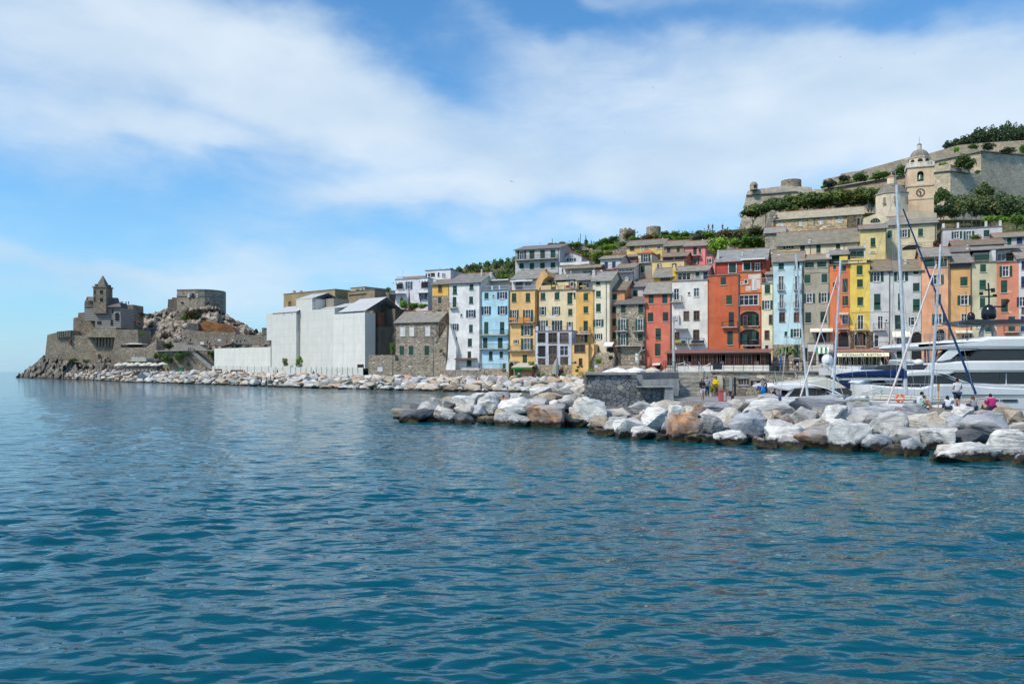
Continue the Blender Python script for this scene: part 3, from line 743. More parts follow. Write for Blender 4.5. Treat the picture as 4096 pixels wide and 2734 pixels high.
def house(name, label, fr, box, off, depth, col, roof, spec, cat='house', M=None, ext=0., theta=None, roofcol=(1,1,1), roofmat=None, group=None, pipes=True):
 x0, yt, x1, yb = box; a = fr(x0, yt); b = fr(x1, yb)
 pl = ROW.off(off) if theta is None else Plane(theta, ROW.off(off).hit((a[0]+b[0])/2, 1483).dot(Vector((math.sin(theta), math.cos(theta), 0))))
 mid = (a[0]+b[0])/2
 PA = pl.hit(a[0], a[1]); PB = pl.hit(b[0], a[1]); zt = pl.hit(mid, a[1]).z; zb = pl.hit(mid, b[1]).z-ext
 if cat in ('house', 'basement', 'house annex') and off < 3 and ext == 0: zb = min(zb, TZ-.1 if PA.x > 14 else 2.0)
 Wd = math.hypot(PB.x-PA.x, PB.y-PA.y); H_ = zt-zb
 root = empty(name, (PA.x, PA.y, zb), -pl.th, label, cat, group)
 def loc(X, Y_, o=0.):
  q = fr(X, Y_); p = pl.off(o).hit(*q); dx, dy = p.x-PA.x, p.y-PA.y
  return dx*pl.u[0]+dy*pl.u[1], p.z-zb
 M = M or PL; holes = []; items = []
 for it in [s.split() for s in spec.split(';') if s.strip()]:
  k = it[0]; vals = [float(v) if v.replace('.', '').replace('-', '').isdigit() else v for v in it[1:]]
  items.append((k, vals))
 wins = []
 for k, v in items:
  if k[0] in 'GBWTSDVXOPK' and len(k) <= 2 and k not in ('BA', 'BX', 'PP', 'TW'):
   o = v[4] if len(v) > 4 and isinstance(v[4], float) else None
   xa, za = loc(v[0], v[3], o or 0); xb, zb_ = loc(v[2], v[1], o or 0)
   kind = k[0]; scol = {'g': GREEN, 'b': BLUE, 'd': DGREEN}.get(k[1:2], GREEN)
   sh = None
   if kind == 'O': w = xb-xa; sw = w*.25; sh = ('open', sw, xa, xb); xa += sw; xb -= sw
   if o is None:
    xa = max(.05, xa); xb = min(Wd-.05, xb); za = max(.02, za); zb_ = min(H_-.05, zb_)
    holes.append((xa, za, xb, zb_))
   wins.append((kind, xa, za, xb, zb_, o, scol, sh))
 mb = MB()
 if roof and roof[0] == 'g': depth = 2*roof[2]
 if roof and roof[0] == 'f' and off > 3 and cat == 'house': roof = ('f',)
 wall_front(mb, Wd, H_, holes)
 mb.quad((Wd,0,0),(Wd,depth,0),(Wd,depth,H_),(Wd,0,H_)).quad((0,depth,0),(0,0,0),(0,0,H_),(0,depth,H_)).quad((Wd,depth,0),(0,depth,0),(0,depth,H_),(Wd,depth,H_))
 rz = None
 if roof and roof[0] == 'g':
  dd = roof[2]; pr = pl.off(dd).hit(mid, fr(0, roof[1])[1]); rz = max(pr.z-zb, H_+.4)
  for X in (0, Wd): mb.quad((X, 0, H_), (X, depth, H_), (X, dd, rz))
 else: mb.quad((0,0,H_),(Wd,0,H_),(Wd,depth,H_),(0,depth,H_))
 mb.build('wall', M, root, col)
 if roof:
  rb = MB(); oh = .35; rm = roofmat or SL
  if roof[0] == 'g':
   sl = (rz-H_)/dd; e = H_-sl*oh; t = .14
   for s in (0, 1):
    ya, yb_ = (-oh, dd) if s == 0 else (depth+oh, dd)
    p = [(-oh, ya, e+.02), (Wd+oh, ya, e+.02), (Wd+oh, yb_, rz+.02), (-oh, yb_, rz+.02)]
    q = [(x, y, z+t) for x, y, z in p]; rb.hexa(p+q)
   rb.build('roof', rm, root, roofcol)
   tb = MB().tube([(-oh, -oh-.05, e), (Wd+oh, -oh-.05, e)], .07, 6); tb.tube([(Wd*.97, -oh-.05, e), (Wd*.97, -.08, e-.4), (Wd*.97, -.08, 0.)], .045, 5)
   tb.build('gutter', PT, root, (.06,.07,.07))
   MB().tube([(-oh, dd, rz+t+.03), (Wd+oh, dd, rz+t+.03)], .11, 6).build('ridge_tiles', TL, root, (.42,.16,.09))
  elif roof[0] == 'f':
   rb.box(-.12, -.15, H_+.002, Wd+.12, depth+.1, H_+.14); rb.build('roof_edge', CON, root, (.85,.8,.75))
  elif roof[0] == 'h':
   pr = pl.off(depth/2).hit(mid, fr(0, roof[1])[1]); rz = max(pr.z-zb, H_+.4); i_ = min(depth/2, Wd*.35)
   c = [(-oh,-oh,H_+.02),(Wd+oh,-oh,H_+.02),(Wd+oh,depth+oh,H_+.02),(-oh,depth+oh,H_+.02)]; r0, r1 = (i_, depth/2, rz), (Wd-i_, depth/2, rz)
   rb.quad(c[0],c[1],r1,r0).quad(c[1],c[2],r1).quad(c[2],c[3],r0,r1).quad(c[3],c[0],r0).quad(*reversed(c)); rb.build('roof', rm, root, roofcol)
 rg = random.Random(hash_s(name+label))
 for ch in root.children:
  if ch.name.startswith('roof'): j = rg.uniform(.78, 1.18); w_ = rg.uniform(-.05, .07); ch.color = (ch.color[0]*j*(1+w_), ch.color[1]*j, ch.color[2]*j*(1-w_), 1)
 for kind, xa, za, xb, zb_, o, scol, sh in wins:
  w, h = xb-xa, zb_-za
  if w < .15 or h < .15: continue
  mk = 'W' if kind == 'O' else ('G' if kind == 'P' else kind)
  if mk == 'K': mk = 'T'
  y = (o or 0)+(-.2 if o is not None else 0)
  wn = 'door' if kind in 'X' or (kind == 'D' and h > 1.9) else 'window'
  wo = link(wn, window_mesh(mk, w, h), root, FRC.get(mk, WHITE)); wo.location = (xa, y, za)
  def shut(x, ws, hs, ang=0, z=0., col=scol, yy=0.03, tilt=0):
   s = link('shutter', shutter_mesh(ws, hs), wo, col); s.location = (x, yy, z); s.rotation_euler = (tilt, 0, ang)
  if kind in 'GBVX':
   c2 = scol if kind == 'G' else (BLUE if kind == 'B' else (WHITE if kind == 'V' else (.02,.10,.07)))
   if kind == 'G' and rg.random() < .22 and h > 1.1:      # lower flaps pushed out
    shut(0.01, w/2-.015, h*.56, z=h*.44, col=c2); shut(w/2+.005, w/2-.015, h*.56, z=h*.44, col=c2)
    for q in (0.01, w/2+.005):
     s = link('shutter', shutter_mesh(w/2-.015, h*.43), wo, c2); s.location = (q, -.22, .06); s.rotation_euler = (R(28), 0, 0)
     s.rotation_euler = (-R(24), 0, 0); s.location = (q, -.17, .04)
   else: shut(.01, w/2-.015, h-.01, col=c2); shut(w/2+.005, w/2-.015, h-.01, col=c2)
  elif kind == 'P': shut(.01, w/2-.015, h-.01); shut(w/2+.005, w/2-.015, h-.01)
  elif kind == 'O':
   sw = sh[1]-.1
   shut(-sh[1]+.0, sw, h, yy=-.04); shut(w+.1, sw, h, yy=-.04)
 for k, v in items:
  if k == 'BA':      # balcony x0 y0(rail top) x1 y1(slab) projection
   o = v[4] if len(v) > 4 else .85; xa, za = loc(v[0], v[3]); xb, zt_ = loc(v[2], v[1]); h = max(.85, zt_-za)
   b = MB().box(xa, -o, za-.14, xb, -.002, za)
   for q in (xa+.3, (xa+xb)/2, xb-.3): b.prism([(-.003, za-.42), (-o*.7, za-.143), (-.003, za-.143)], q-.06, q+.06, 'x')
   bo = b.build('balcony', CON, root, (1.9,1.85,1.8)); r_ = MB(); railing(r_, [(xa+.04, -.03, za), (xa+.04, -o+.05, za), (xb-.04, -o+.05, za), (xb-.04, -.03, za)], h)
   r_.build('railing', PT, bo, (.06,.07,.07))
  elif k == 'RA':    # terrace rail x0 y0 x1 y1 offset, white or dark
   o = v[4]; xa, za = loc(v[0], v[3], o); xb, zt_ = loc(v[2], v[1], o); r_ = MB(); railing(r_, [(xa, o, za), (xb, o, za)], max(.8, zt_-za), step=.25, r=.022)
   r_.build('terrace_railing', PT, root, (.72,.72,.7) if v[5:] == ['w'] else (.05,.06,.06))
  elif k == 'AW':    # awning x0 y0 x1 y1 offset r g b
   o = v[4]; c = tuple(v[5:8]); xa, za = loc(v[0], v[3], o); xb, zt_ = loc(v[2], v[1], o); pj = 1.3
   b = MB().hexa([(xa, o-.03, zt_), (xb, o-.03, zt_), (xb, o-pj, za+.15), (xa, o-pj, za+.15), (xa, o-.03, zt_+.04), (xb, o-.03, zt_+.04), (xb, o-pj, za+.19), (xa, o-pj, za+.19)])
   n = max(2, int((xb-xa)/.35))
   for i in range(n): b.box(xa+(xb-xa)*i/n+.004, o-pj-.02, za-.06, xa+(xb-xa)*(i+1)/n-.004, o-pj, za+.15)
   if len(v) > 8:
    for i in range(0, n, 2): b.mi = 1; w_ = (xb-xa)/n; s0 = xa+w_*i; b.hexa([(s0, o-.03, zt_+.043), (s0+w_, o-.03, zt_+.043), (s0+w_, o-pj, za+.193), (s0, o-pj, za+.193), (s0, o-.03, zt_+.05), (s0+w_, o-.03, zt_+.05), (s0+w_, o-pj, za+.2), (s0, o-pj, za+.2)]).box(s0+.004, o-pj-.03, za-.06, s0+w_-.004, o-pj-.022, za+.15); b.mi = 0
   st = mat('stripe_green', color=(.01,.2,.13), rough=.9) if len(v) > 8 and v[8] == 'g' else mat('stripe_blue', color=(.03,.2,.34), rough=.9)
   b.build('awning', [CL, st], root, c)
  elif k == 'BX':    # extra block x0 y0 x1 y1 offset depth r g b  (penthouse, annex, panel)
   o, dp = v[4], v[5]; c = tuple(v[6:9]); xa, za = loc(v[0], v[3], o); xb, zt_ = loc(v[2], v[1], o)
   MB().box(xa, o, za, xb, o+dp, zt_).build({'s': 'stone_block'}.get(v[9] if len(v) > 9 else '', 'annex'), RB if v[9:] == ['s'] else PL, root, c)
  elif k == 'RF':    # extra pitched roof: x0 ridge_y x1 eave_y offset ridge_depth
   o, dd = v[4], v[5]; xa, ze = loc(v[0], v[3], o); xb, _ = loc(v[2], v[3], o); zr = loc(v[0], v[1], o+dd)[1]; b = MB()
   if zr < ze+.3: zr = ze+.3
   for s in (0, 1):
    ya = o-.3 if s == 0 else o+2*dd; p = [(xa-.2, ya, ze), (xb+.2, ya, ze), (xb+.2, o+dd, zr), (xa-.2, o+dd, zr)]; b.hexa(p+[(x, y, z+.13) for x, y, z in p])
   b.build('roof', SL, root, roofcol)
  elif k == 'CH':    # chimney x0 y0 x1 y1 offset
   o = v[4]; xa, za = loc(v[0], v[3], o); xb, zt_ = loc(v[2], v[1], o); w_ = xb-xa; b = MB().box(xa, o, za-.6, xb, o+w_, zt_-.25); b.box(xa+.05, o+.05, zt_-.25, xa+.15, o+w_-.05, zt_-.1).box(xb-.15, o+.05, zt_-.25, xb-.05, o+w_-.05, zt_-.1)
   b.hexa([(xa-.08, o-.08, zt_-.1), (xb+.08, o-.08, zt_-.1), (xb+.08, o+w_+.08, zt_-.1), (xa-.08, o+w_+.08, zt_-.1)]+[(xa+w_/2-.04, o+w_/2-.04, zt_+.15), (xa+w_/2+.04, o+w_/2-.04, zt_+.15), (xa+w_/2+.04, o+w_/2+.04, zt_+.15), (xa+w_/2-.04, o+w_/2+.04, zt_+.15)])
   b.build('chimney', PL, root, (.62,.6,.58))
  elif k == 'AN':    # aerial x y0 y1 offset
   o = v[3]; xa, za = loc(v[0], v[2], o); _, zt_ = loc(v[0], v[1], o); b = MB().tube([(xa, o, za-.3), (xa, o, zt_)], .025, 4)
   for q in range(4): b.tube([(xa-.3+.08*q, o, zt_-.1-.14*q), (xa+.3-.08*q, o+.1, zt_-.1-.14*q)], .014, 3)
   b.build('aerial', MT, root, (.35,.35,.36))
  elif k == 'PP':    # downpipe x y0 y1
   xa, za = loc(v[0], v[2]); _, zt_ = loc(v[0], v[1]); MB().tube([(xa, -.07, za), (xa, -.07, zt_)], .055, 6).build('downpipe', PT, root, (.12,.14,.14))
  elif k == 'HD':    # brick arch hood over a window
   xa, za = loc(v[0], v[3]); xb, zt_ = loc(v[2], v[1]); b = MB(); n = 8; cx = (xa+xb)/2; ra = (xb-xa)/2+.16; hh = zt_-za
   for i in range(n):
    a1, a2 = math.pi*i/n, math.pi*(i+1)/n; P = lambda a, r_, s: (cx-math.cos(a)*r_, za+math.sin(a)*s)
    b.prism([P(a1, ra, hh), P(a2, ra, hh), P(a2, ra-.26, hh-.26), P(a1, ra-.26, hh-.26)], -.05, -.002)
   b.build('brick_arch', PT, root, (.52,.33,.25))
  elif k == 'AR':    # arch: wall fillets that round the top of an opening
   xa, za = loc(v[0], v[3]); xb, zt_ = loc(v[2], v[1]); cx = (xa+xb)/2; ra = (xb-xa)/2; hh = zt_-za
   b = MB(); n = 7
   for sgn in (-1, 1):
    pts = [(cx+sgn*ra*math.cos(math.pi/2*i/n), za+hh*math.sin(math.pi/2*i/n)) for i in range(n+1)]
    for p, q in zip(pts, pts[1:]): b.quad((p[0], .01, p[1]), (q[0], .01, q[1]), (q[0], .01, zt_), (p[0], .01, zt_)) if sgn < 0 else b.quad((p[0], .01, p[1]), (p[0], .01, zt_), (q[0], .01, zt_), (q[0], .01, q[1]))
    b.mi = 0
   b.build('arch', PL if M is PL else M, root, col)
  elif k == 'TW':    # towel or cloth hung on a rail x0 y0 x1 y1 r g b
   xa, za = loc(v[0], v[3]); xb, zt_ = loc(v[2], v[1]); MB().box(xa, -.98, za, xb, -.93, zt_).build('hung_cloth', CL, root, tuple(v[4:7]))
 root['w'] = Wd; root['h'] = H_
 return root
def hash_s(s):
 h = 7
 for ch in s: h = (h*31+ord(ch)) % 1000003
 return h
cW=(.82,.80,.77); cLB=(.46,.70,.80); cYO=(.83,.52,.22); cCR=(.82,.66,.42); cOR=(.86,.50,.15); cIV=(.84,.74,.56); cSA=(.76,.36,.17)
cST=(1.55,1.45,1.32); cRP=(.72,.20,.13); cWC=(.80,.755,.68); cBR=(.60,.15,.07); cOP=(.72,.22,.08); cNC=(.82,.74,.50); cPB=(.58,.76,.78)
cGB=(.44,.38,.29); cO2=(.80,.22,.09); cYE=(.86,.61,.12); cLG=(.62,.60,.58); cGR=(.62,.61,.58); cS2=(.84,.42,.24); cO3=(.74,.42,.17)
cOL=(.62,.56,.37); cRS=(.72,.27,.16); RC=(1.05,1.0,.92); RCB=(.95,.97,1.02); RCW=(1.05,.92,.72)
# --- front row, left to right
house('stone_house', 'grey rubble stone house with slate roof and arched brick window hoods', Z4, (235,818,722,1200), 0, 9, cST, ('g',706,4.5),
 'V 290 878 342 980;V 394 878 442 978;V 575 873 626 976;G 280 1092 332 1198;G 386 1092 438 1198;G 565 1090 618 1200;HD 284 848 348 878;HD 388 848 448 878;HD 569 843 632 873;HD 274 1064 338 1092;HD 380 1064 444 1092;HD 559 1062 624 1090;CH 546 715 578 750 3', M=RBB, cat='house')
house('white_house', 'tall narrow white house with green and blue shutters and a battered left foot', Z5, (148,252,543,1345), 0, 12, cW, ('g',150,6),
 'G 193 290 243 398;G 402 270 450 342;G 190 428 238 560;BA 155 505 255 568 .7;G 398 424 446 514;Ob 360 592 476 690;S 288 642 312 680;Ob 163 765 263 852;G 396 776 443 877;Gd 199 934 246 1037;Gd 380 950 432 1052;Gd 377 1112 422 1200;X 370 1222 424 1300;BA 178 1290 540 1345 1.0;AW 245 1195 497 1212 0 .2 .12 .1;PP 536 240 1290;CH 543 92 560 128 4;CH 650 125 678 160 4;AN 455 110 180 4')
# its battered foot and the stone basement
b = ROW.off(-.02)
def wedge(name, fr, pts, off, th, m, col, label=None, cat=None, parent=None, group=None):
 """thick wall piece whose outline stands on a vertical plane"""
 pl = off if isinstance(off, Plane) else ROW.off(off); q = [pl.hit(*fr(*p)) for p in pts]; O = q[0].copy()
 loc2 = [((p.x-O.x)*pl.u[0]+(p.y-O.y)*pl.u[1], p.z) for p in q]
 o = fix_normals(MB().prism(loc2, 0, th, 'y').build(name, m, color=col)); o.location = (O.x, O.y, 0); o.rotation_euler = (0, 0, -pl.th)
 if parent:
  bpy.context.view_layer.update(); mw = o.matrix_world.copy(); o.parent = parent; bpy.context.view_layer.update(); o.matrix_parent_inverse = parent.matrix_world.inverted()
 else: tag(o, label, cat, group)
 return o
wedge('buttress', Z5, [(98,1345),(128,1200),(148,760),(235,1064),(222,1345)], -1.2, 1.19, PL, cW, 'sloping white buttress at the left foot of the tall white house', 'buttress')
wedge('basement_wall', Z5, [(100,1450),(100,1347),(545,1347),(545,1450)], -1.5, 2.5, RB, cST, 'rubble basement wall under the tall white house', 'wall')
wedge('rubble_buttress', Z4, [(665,1445),(682,1100),(740,1000),(822,850),(815,1110),(802,1360),(850,1445)], -1.0, 5, RB, (1.7,1.55,1.35), 'ragged rubble buttress between the stone house and the white house', 'wall')
wedge('garden_wall', Z4, [(-75,1425),(-75,1195),(228,1195),(228,1262),(668,1262),(668,1435)], -1.0, 1.2, RBB, (1.45,1.36,1.2), 'long grey stone wall in front of the stone house', 'wall')
house('pale_blue_house', 'pale blue house with roof terrace between the white and yellow houses', Z5, (545,350,898,1328), .3, 11, cLB, ('f',),
 'G 588 374 640 456;S 688 404 714 434;Ob 750 366 872 454;Ob 557 547 668 652;Ob 757 543 873 650;G 585 742 638 895;G 783 742 838 895;BA 541 845 890 908;Gd 570 940 626 1070;Gd 757 940 815 1070;BA 541 1018 890 1080;Gd 645 1112 690 1222;Gd 779 1112 820 1194;X 820 1262 855 1326;BA 542 1268 810 1328 1.3;PP 548 360 1300;PP 893 360 1300;BX 560 225 905 345 5 5 .66 .62 .58;AW 565 222 915 238 5 .74 .72 .68;RA 562 290 905 345 .2 w;BX 676 288 692 345 .1 .25 .5 .68 .82;BX 768 288 784 345 .1 .25 .5 .68 .82;BX 872 230 920 290 6 3 .55 .2 .08')
wedge('basement_wall', Z5, [(545,1452),(545,1330),(812,1330),(812,1370),(880,1372),(880,1455)], -1.6, 2.4, RB, (1.9,1.6,1.3), 'brown stone basement under the pale blue house', 'wall')
house('yellow_house', 'orange-yellow house with white top loggia and towels on its balcony', Z6, (118,350,447,1450), 0, 12, cYO, ('f',),
 'G 148 382 205 492;G 322 380 378 492;Og 130 592 232 745;Og 290 590 412 745;BA 120 688 440 752;TW 134 690 220 725 .8 .22 .03;TW 318 690 396 735 .8 .25 .03;TW 245 702 312 765 .55 .3 .1;Og 267 787 411 914;Og 172 967 234 1015;Og 265 948 411 1092;BA 122 1036 426 1100;G 284 1155 339 1258;BX 148 218 462 345 3 8 .76 .75 .78;T 204 240 282 345 3;W 316 245 392 300 3;AW 155 222 432 246 3 .85 .85 .85;RF 145 105 462 218 2.4 5.5;RA 120 285 455 345 .1 w;CH 236 88 258 128 8;CH 446 135 480 185 6;PP 122 360 1200;PP 443 360 1250')
wedge('gable_wall', Z6, [(449,1290),(449,240),(520,110),(562,96),(606,165),(545,215),(488,345),(488,1290)], 1.5, 8, PL, (.74,.46,.2), 'tall yellow gable wall rising between the yellow and the wide cream house', 'wall')
house('cream_house', 'wide cream house with crowded roof terrace above a lilac annex', Z6, (490,350,956,1300), .5, 12, cCR, ('f',),
 'G 509 376 568 468;G 685 374 745 466;G 845 373 908 522;G 925 373 948 448;Og 496 553 575 660;Og 655 550 752 656;G 855 578 908 664;Og 484 724 598 858;Og 654 724 778 858;Og 838 742 910 858;BX 545 230 965 345 4 7 .82 .66 .4;Og 640 238 715 300 4;Og 868 238 940 300 4;RF 545 165 1065 232 4 4;RA 640 285 960 345 .1;BX 510 282 640 345 .1 .3 .7 .5 .25;BX 700 282 725 345 .1 .35 .82 .66 .4;BX 785 282 810 345 .1 .35 .82 .66 .4;TW 846 292 892 325 .25 .03 .08;TW 670 286 712 308 .8 .5 .05;BX 508 255 608 305 1.5 .1 .02 .09 .07;CH 832 170 856 215 5;TW 612 668 722 700 .7 .68 .72')
house('lilac_annex', 'pale lilac annex with tall pillars and glazed loggias', Z6, (444,858,898,1280), -3.2, 3.4, (.60,.61,.70), ('f',),
 'D 474 880 568 1005;T 610 880 712 1005;T 753 880 855 1005;BA 476 948 566 1003 .06;BA 612 948 710 1003 .06;BA 755 948 853 1003 .06;D 478 1042 568 1180;T 614 1042 710 1150;W 753 1042 853 1165;BX 474 1195 568 1280 -3.22 .1 .5 .46 .4 s;BX 612 1160 712 1280 -3.22 .1 .55 .42 .33 s;BX 755 1182 853 1280 -3.22 .1 .5 .46 .4 s;RA 446 800 896 856 .1;BX 446 798 478 856 .05 .25 .6 .61 .7;BX 572 798 612 856 .05 .25 .6 .61 .7;BX 858 798 898 856 .05 .25 .6 .61 .7', cat='house annex')
wedge('stone_footing', Z6, [(400,1455),(400,1400),(446,1282),(900,1282),(905,1330),(1110,1330),(1110,1455)], -3.3, 4, RB, (2.0,1.75,1.45), 'stone footing and garden wall under the lilac annex', 'wall')
house('orange_narrow_house', 'narrow bright orange house with furnished terrace on top', Z6, (958,352,1183,1300), .2, 12, cOR, ('f',),
 'G 1047 387 1104 476;G 1048 547 1106 634;Gd 1047 728 1102 855;BA 1005 810 1132 868 .6;D 1058 898 1095 1000;BX 975 225 1160 345 4 7 .75 .7 .62;D 985 250 1030 340 4;W 1050 255 1120 320 4;RF 962 170 1180 228 3 4;RA 965 288 1158 345 .1;AW 955 883 1155 900 0 .5 .48 .45;CH 1155 100 1185 150 5;PP 1178 350 1000;TW 1020 292 1095 308 .8 .55 .04')
house('orange_annex', 'low yellow-orange annex with terrace, brown window band and wooden door', Z6, (905,1018,1108,1290), -3.4, 3.6, (.86,.55,.22), ('f',),
 'K 935 1032 1065 1125;T 993 1202 1028 1292;RA 908 948 1105 1008 .1', cat='house annex')
wedge('annex_wing', Z6, [(1110,1282),(1110,1020),(1178,1020),(1178,1140)], -2.6, 3, PL, (.86,.55,.22), 'side wing of the orange annex above the outside stair', 'wall')
house('ivory_house', 'narrow ivory house with bluish slate roof', R1, (222,228,445,1128), .2, 11, cIV, ('g',127,5),
 'G 266 228 315 284;G 264 350 323 432;G 264 512 323 617;Og 230 710 356 803;Og 248 890 340 961;D 245 1048 300 1117;PP 392 235 990;CH 222 105 252 165 3', roofcol=RCB)
house('salmon_house', 'narrow salmon house tucked behind the grey stone house', R1, (440,342,632,1128), 1.6, 10, cSA, ('g',232,5),
 'G 466 390 528 467;G 455 547 515 635;G 470 703 517 796;G 470 870 515 960;AW 378 998 490 1050 -2 .8 .78 .74;D 400 1060 490 1120 -2', roofcol=RCW)
house('striped_awning_house', 'pale grey house with a blue and white striped awning under its roof', R1, (638,300,968,520), 6, 9, (.66,.62,.62), ('g',222,4.5),
 'G 730 344 787 441;G 855 340 890 440;AW 645 305 930 335 6 .85 .86 .86 b;CH 625 190 672 260 3;CH 695 170 730 230 6', ext=6, roofcol=RCB)
house('rubble_house', 'rough stone house with balconies and dark slate roof', R1, (515,515,878,1290), -.6, 9, (1.75,1.6,1.35), ('g',442,4),
 'Gd 576 525 634 634;Gd 794 520 854 632;Og 543 710 665 852;Og 758 706 880 852;BA 517 800 670 858;BA 725 800 878 858;Og 543 892 665 1035;G 790 890 850 985;BA 517 980 876 1042 1.2;D 640 1300 700 1328;BA 485 1232 870 1290 1.6;CH 565 392 612 440 3;TW 770 1140 822 1250 .8 .8 .8;BX 517 1060 560 1290 -.3 .28 .55 .5 .42 s;BX 835 1060 876 1290 -.3 .28 .55 .5 .42 s', M=RB, roofcol=(.55,.55,.58))
wedge('rubble_terrace', R1, [(100,1500),(110,1290),(240,1128),(490,1128),(500,1290),(880,1292),(880,1500)], -2.2, 2.4, RB, (2.0,1.75,1.45), 'overgrown rubble slope and terrace wall under the ivory and salmon houses', 'wall')
house('coral_house', 'coral red house with weathered plaster and pairs of green shutters', R1, (872,385,1206,1330), -.3, 11, cRP, ('g',252,5),
 'G 922 403 985 514;G 1094 398 1159 512;Gd 912 626 981 740;Gd 1100 621 1168 736;G 1010 823 1077 967;G 1002 1013 1073 1170;D 1018 1282 1075 1330;AW 985 1262 1080 1282 0 .8 .8 .8;BX 878 515 1190 524 -.06 .06 .72 .4 .3;PP 1198 390 1000')
house('warm_white_house', 'warm white house with small plain windows and two planted balconies', R2, (250,208,657,995), -.2, 11, cWC, ('f',),
 'W 273 296 330 428;BA 246 380 368 450 .9;S 433 335 459 370;W 500 290 560 388;T 386 556 442 656;T 501 550 560 655;T 495 767 558 880;T 283 795 330 880;BA 280 862 420 920 .9;BA 440 862 620 922 .9;BX 280 885 405 918 -1 .08 .03 .05 .06;BX 470 885 615 918 -1 .08 .03 .05 .06;BX 256 595 330 715 -.5 .5 .8 .755 .68;S 282 612 300 640 -.5;AW 282 752 432 768 0 .2 .2 .2;RA 250 160 655 205 .3;PP 242 230 600')
house('brick_red_house', 'tall brick red house with few windows and flat roof terrace', R2, (659,145,1012,992), 0, 11, cBR, ('f',),
 'G 805 163 866 254;G 869 370 935 478;Gd 897 562 957 730;BA 820 672 1002 735 .8;G 880 778 945 938;RA 665 75 1000 128 .4;PP 1008 150 900')
house('orange_arched_house', 'orange house with flaking paint, glazed veranda and two arched loggias', R2, (1014,108,1270,1005), .3, 11, cOP, ('f',),
 'S 1077 194 1112 242;S 1038 222 1058 248;V 1165 175 1210 312;BX 1018 340 1268 348 -.15 .16 .3 .08 .05;W 1018 368 1232 488;D 1028 552 1245 722;AR 1028 552 1245 610;D 1024 757 1248 940;AR 1024 757 1248 812;BA 1060 878 1255 942 .5;BA 1060 680 1245 722 .3;T 1068 605 1108 722 -.05;P 1165 590 1212 720 -.05;P 1055 815 1110 935 -.05;P 1165 775 1212 880 -.05;D 1100 950 1200 1000;BX 1120 130 1262 190 -.03 .04 .72 .62 .52;BX 1090 265 1150 325 -.03 .04 .74 .58 .45;BX 1215 195 1258 300 -.03 .04 .72 .6 .5;BX 1245 500 1268 1000 -.03 .05 .5 .1 .06;BX 1016 495 1268 545 -.03 .05 .5 .12 .07')
house('cream_sliver_house', 'very narrow cream house squeezed between the orange and the pale blue houses', R2, (1272,240,1398,1012), .2, 11, cNC, ('f',),
 'G 1307 251 1370 353;Og 1278 430 1394 533;T 1360 598 1390 697;T 1310 775 1357 870;S 1310 940 1355 1010;BX 1315 140 1398 238 2.5 6 .5 .5 .5;RA 1276 172 1398 238 .1 w;RF 1320 110 1400 140 2 3')
house('light_blue_house', 'very pale blue house with arched-head windows behind the sailing mast', R3, (243,248,552,1112), -.3, 11, cPB, ('g',158,5),
 'G 298 267 354 335;G 460 257 518 328;W 298 402 354 548;BA 285 490 365 548 .5;W 470 400 520 545;BA 455 485 535 545 .5;W 308 595 354 738;BA 292 680 365 738 .5;W 470 590 520 735;BA 455 672 535 735 .5;T 308 785 362 880;T 462 785 510 876;G 360 980 392 1030;Og 424 952 545 1042;CH 275 180 320 215 3;PP 549 300 1100', roofcol=RC)
house('light_blue_basement', 'rough stone ground floor under the very pale blue house', R3, (240,1114,556,1330), -.5, 5, (1.8,1.6,1.35), None,
 'Gd 462 1120 518 1255;D 455 1280 510 1328;BA 455 1210 525 1256 .5', M=RB, cat='basement')
house('grey_beige_house', 'grey-beige house with faded plaster and a cream awning over its terrace', R3, (557,230,832,1100), 0, 11, cGB, ('g',188,4.5),
 'G 577 257 668 316;G 702 251 797 311;G 570 386 631 478;G 748 376 808 470;Og 565 583 677 682;Og 718 575 832 678;Gd 577 780 638 892;Gd 735 773 800 888;BX 558 360 830 372 -.08 .08 .4 .35 .28;D 690 990 800 1098;AW 628 948 868 988 0 .8 .74 .62;RA 625 1045 870 1100 -1.6', roofcol=RC)
house('white_shop_block', 'white terrace base with a striped awning over stone walls', R3, (605,1103,872,1330), -1.8, 4, (.66,.62,.57), ('f',),
 'AW 690 1148 828 1212 0 .8 .78 .66 g;Gd 715 1215 800 1300;BX 607 1190 690 1330 -.05 .06 .6 .55 .48 s;D 575 1150 604 1290 1.8', cat='house annex')
house('vermilion_house', 'narrow vermilion house with roof terrace and arched ground balcony', R4, (50,288,261,1165), -.1, 11, cO2, ('f',),
 'G 85 290 117 333;G 172 295 220 354;G 82 468 115 525;G 182 428 238 574;G 182 608 243 710;BX 180 708 245 718 -.15 .15 .75 .25 .12;W 180 808 240 905;BA 140 895 250 952 .8;AW 140 785 243 808 0 .62 .56 .42;D 137 982 250 1145;AR 137 982 250 1020;BA 110 1085 252 1145 .4;BX 60 190 245 280 3 6 .5 .48 .45;P 72 188 150 255 3;RF 55 140 250 188 2.4 3.5;RA 60 228 250 284 .2;TW 150 200 235 245 .85 .6 .08;CH 12 150 48 215 1')
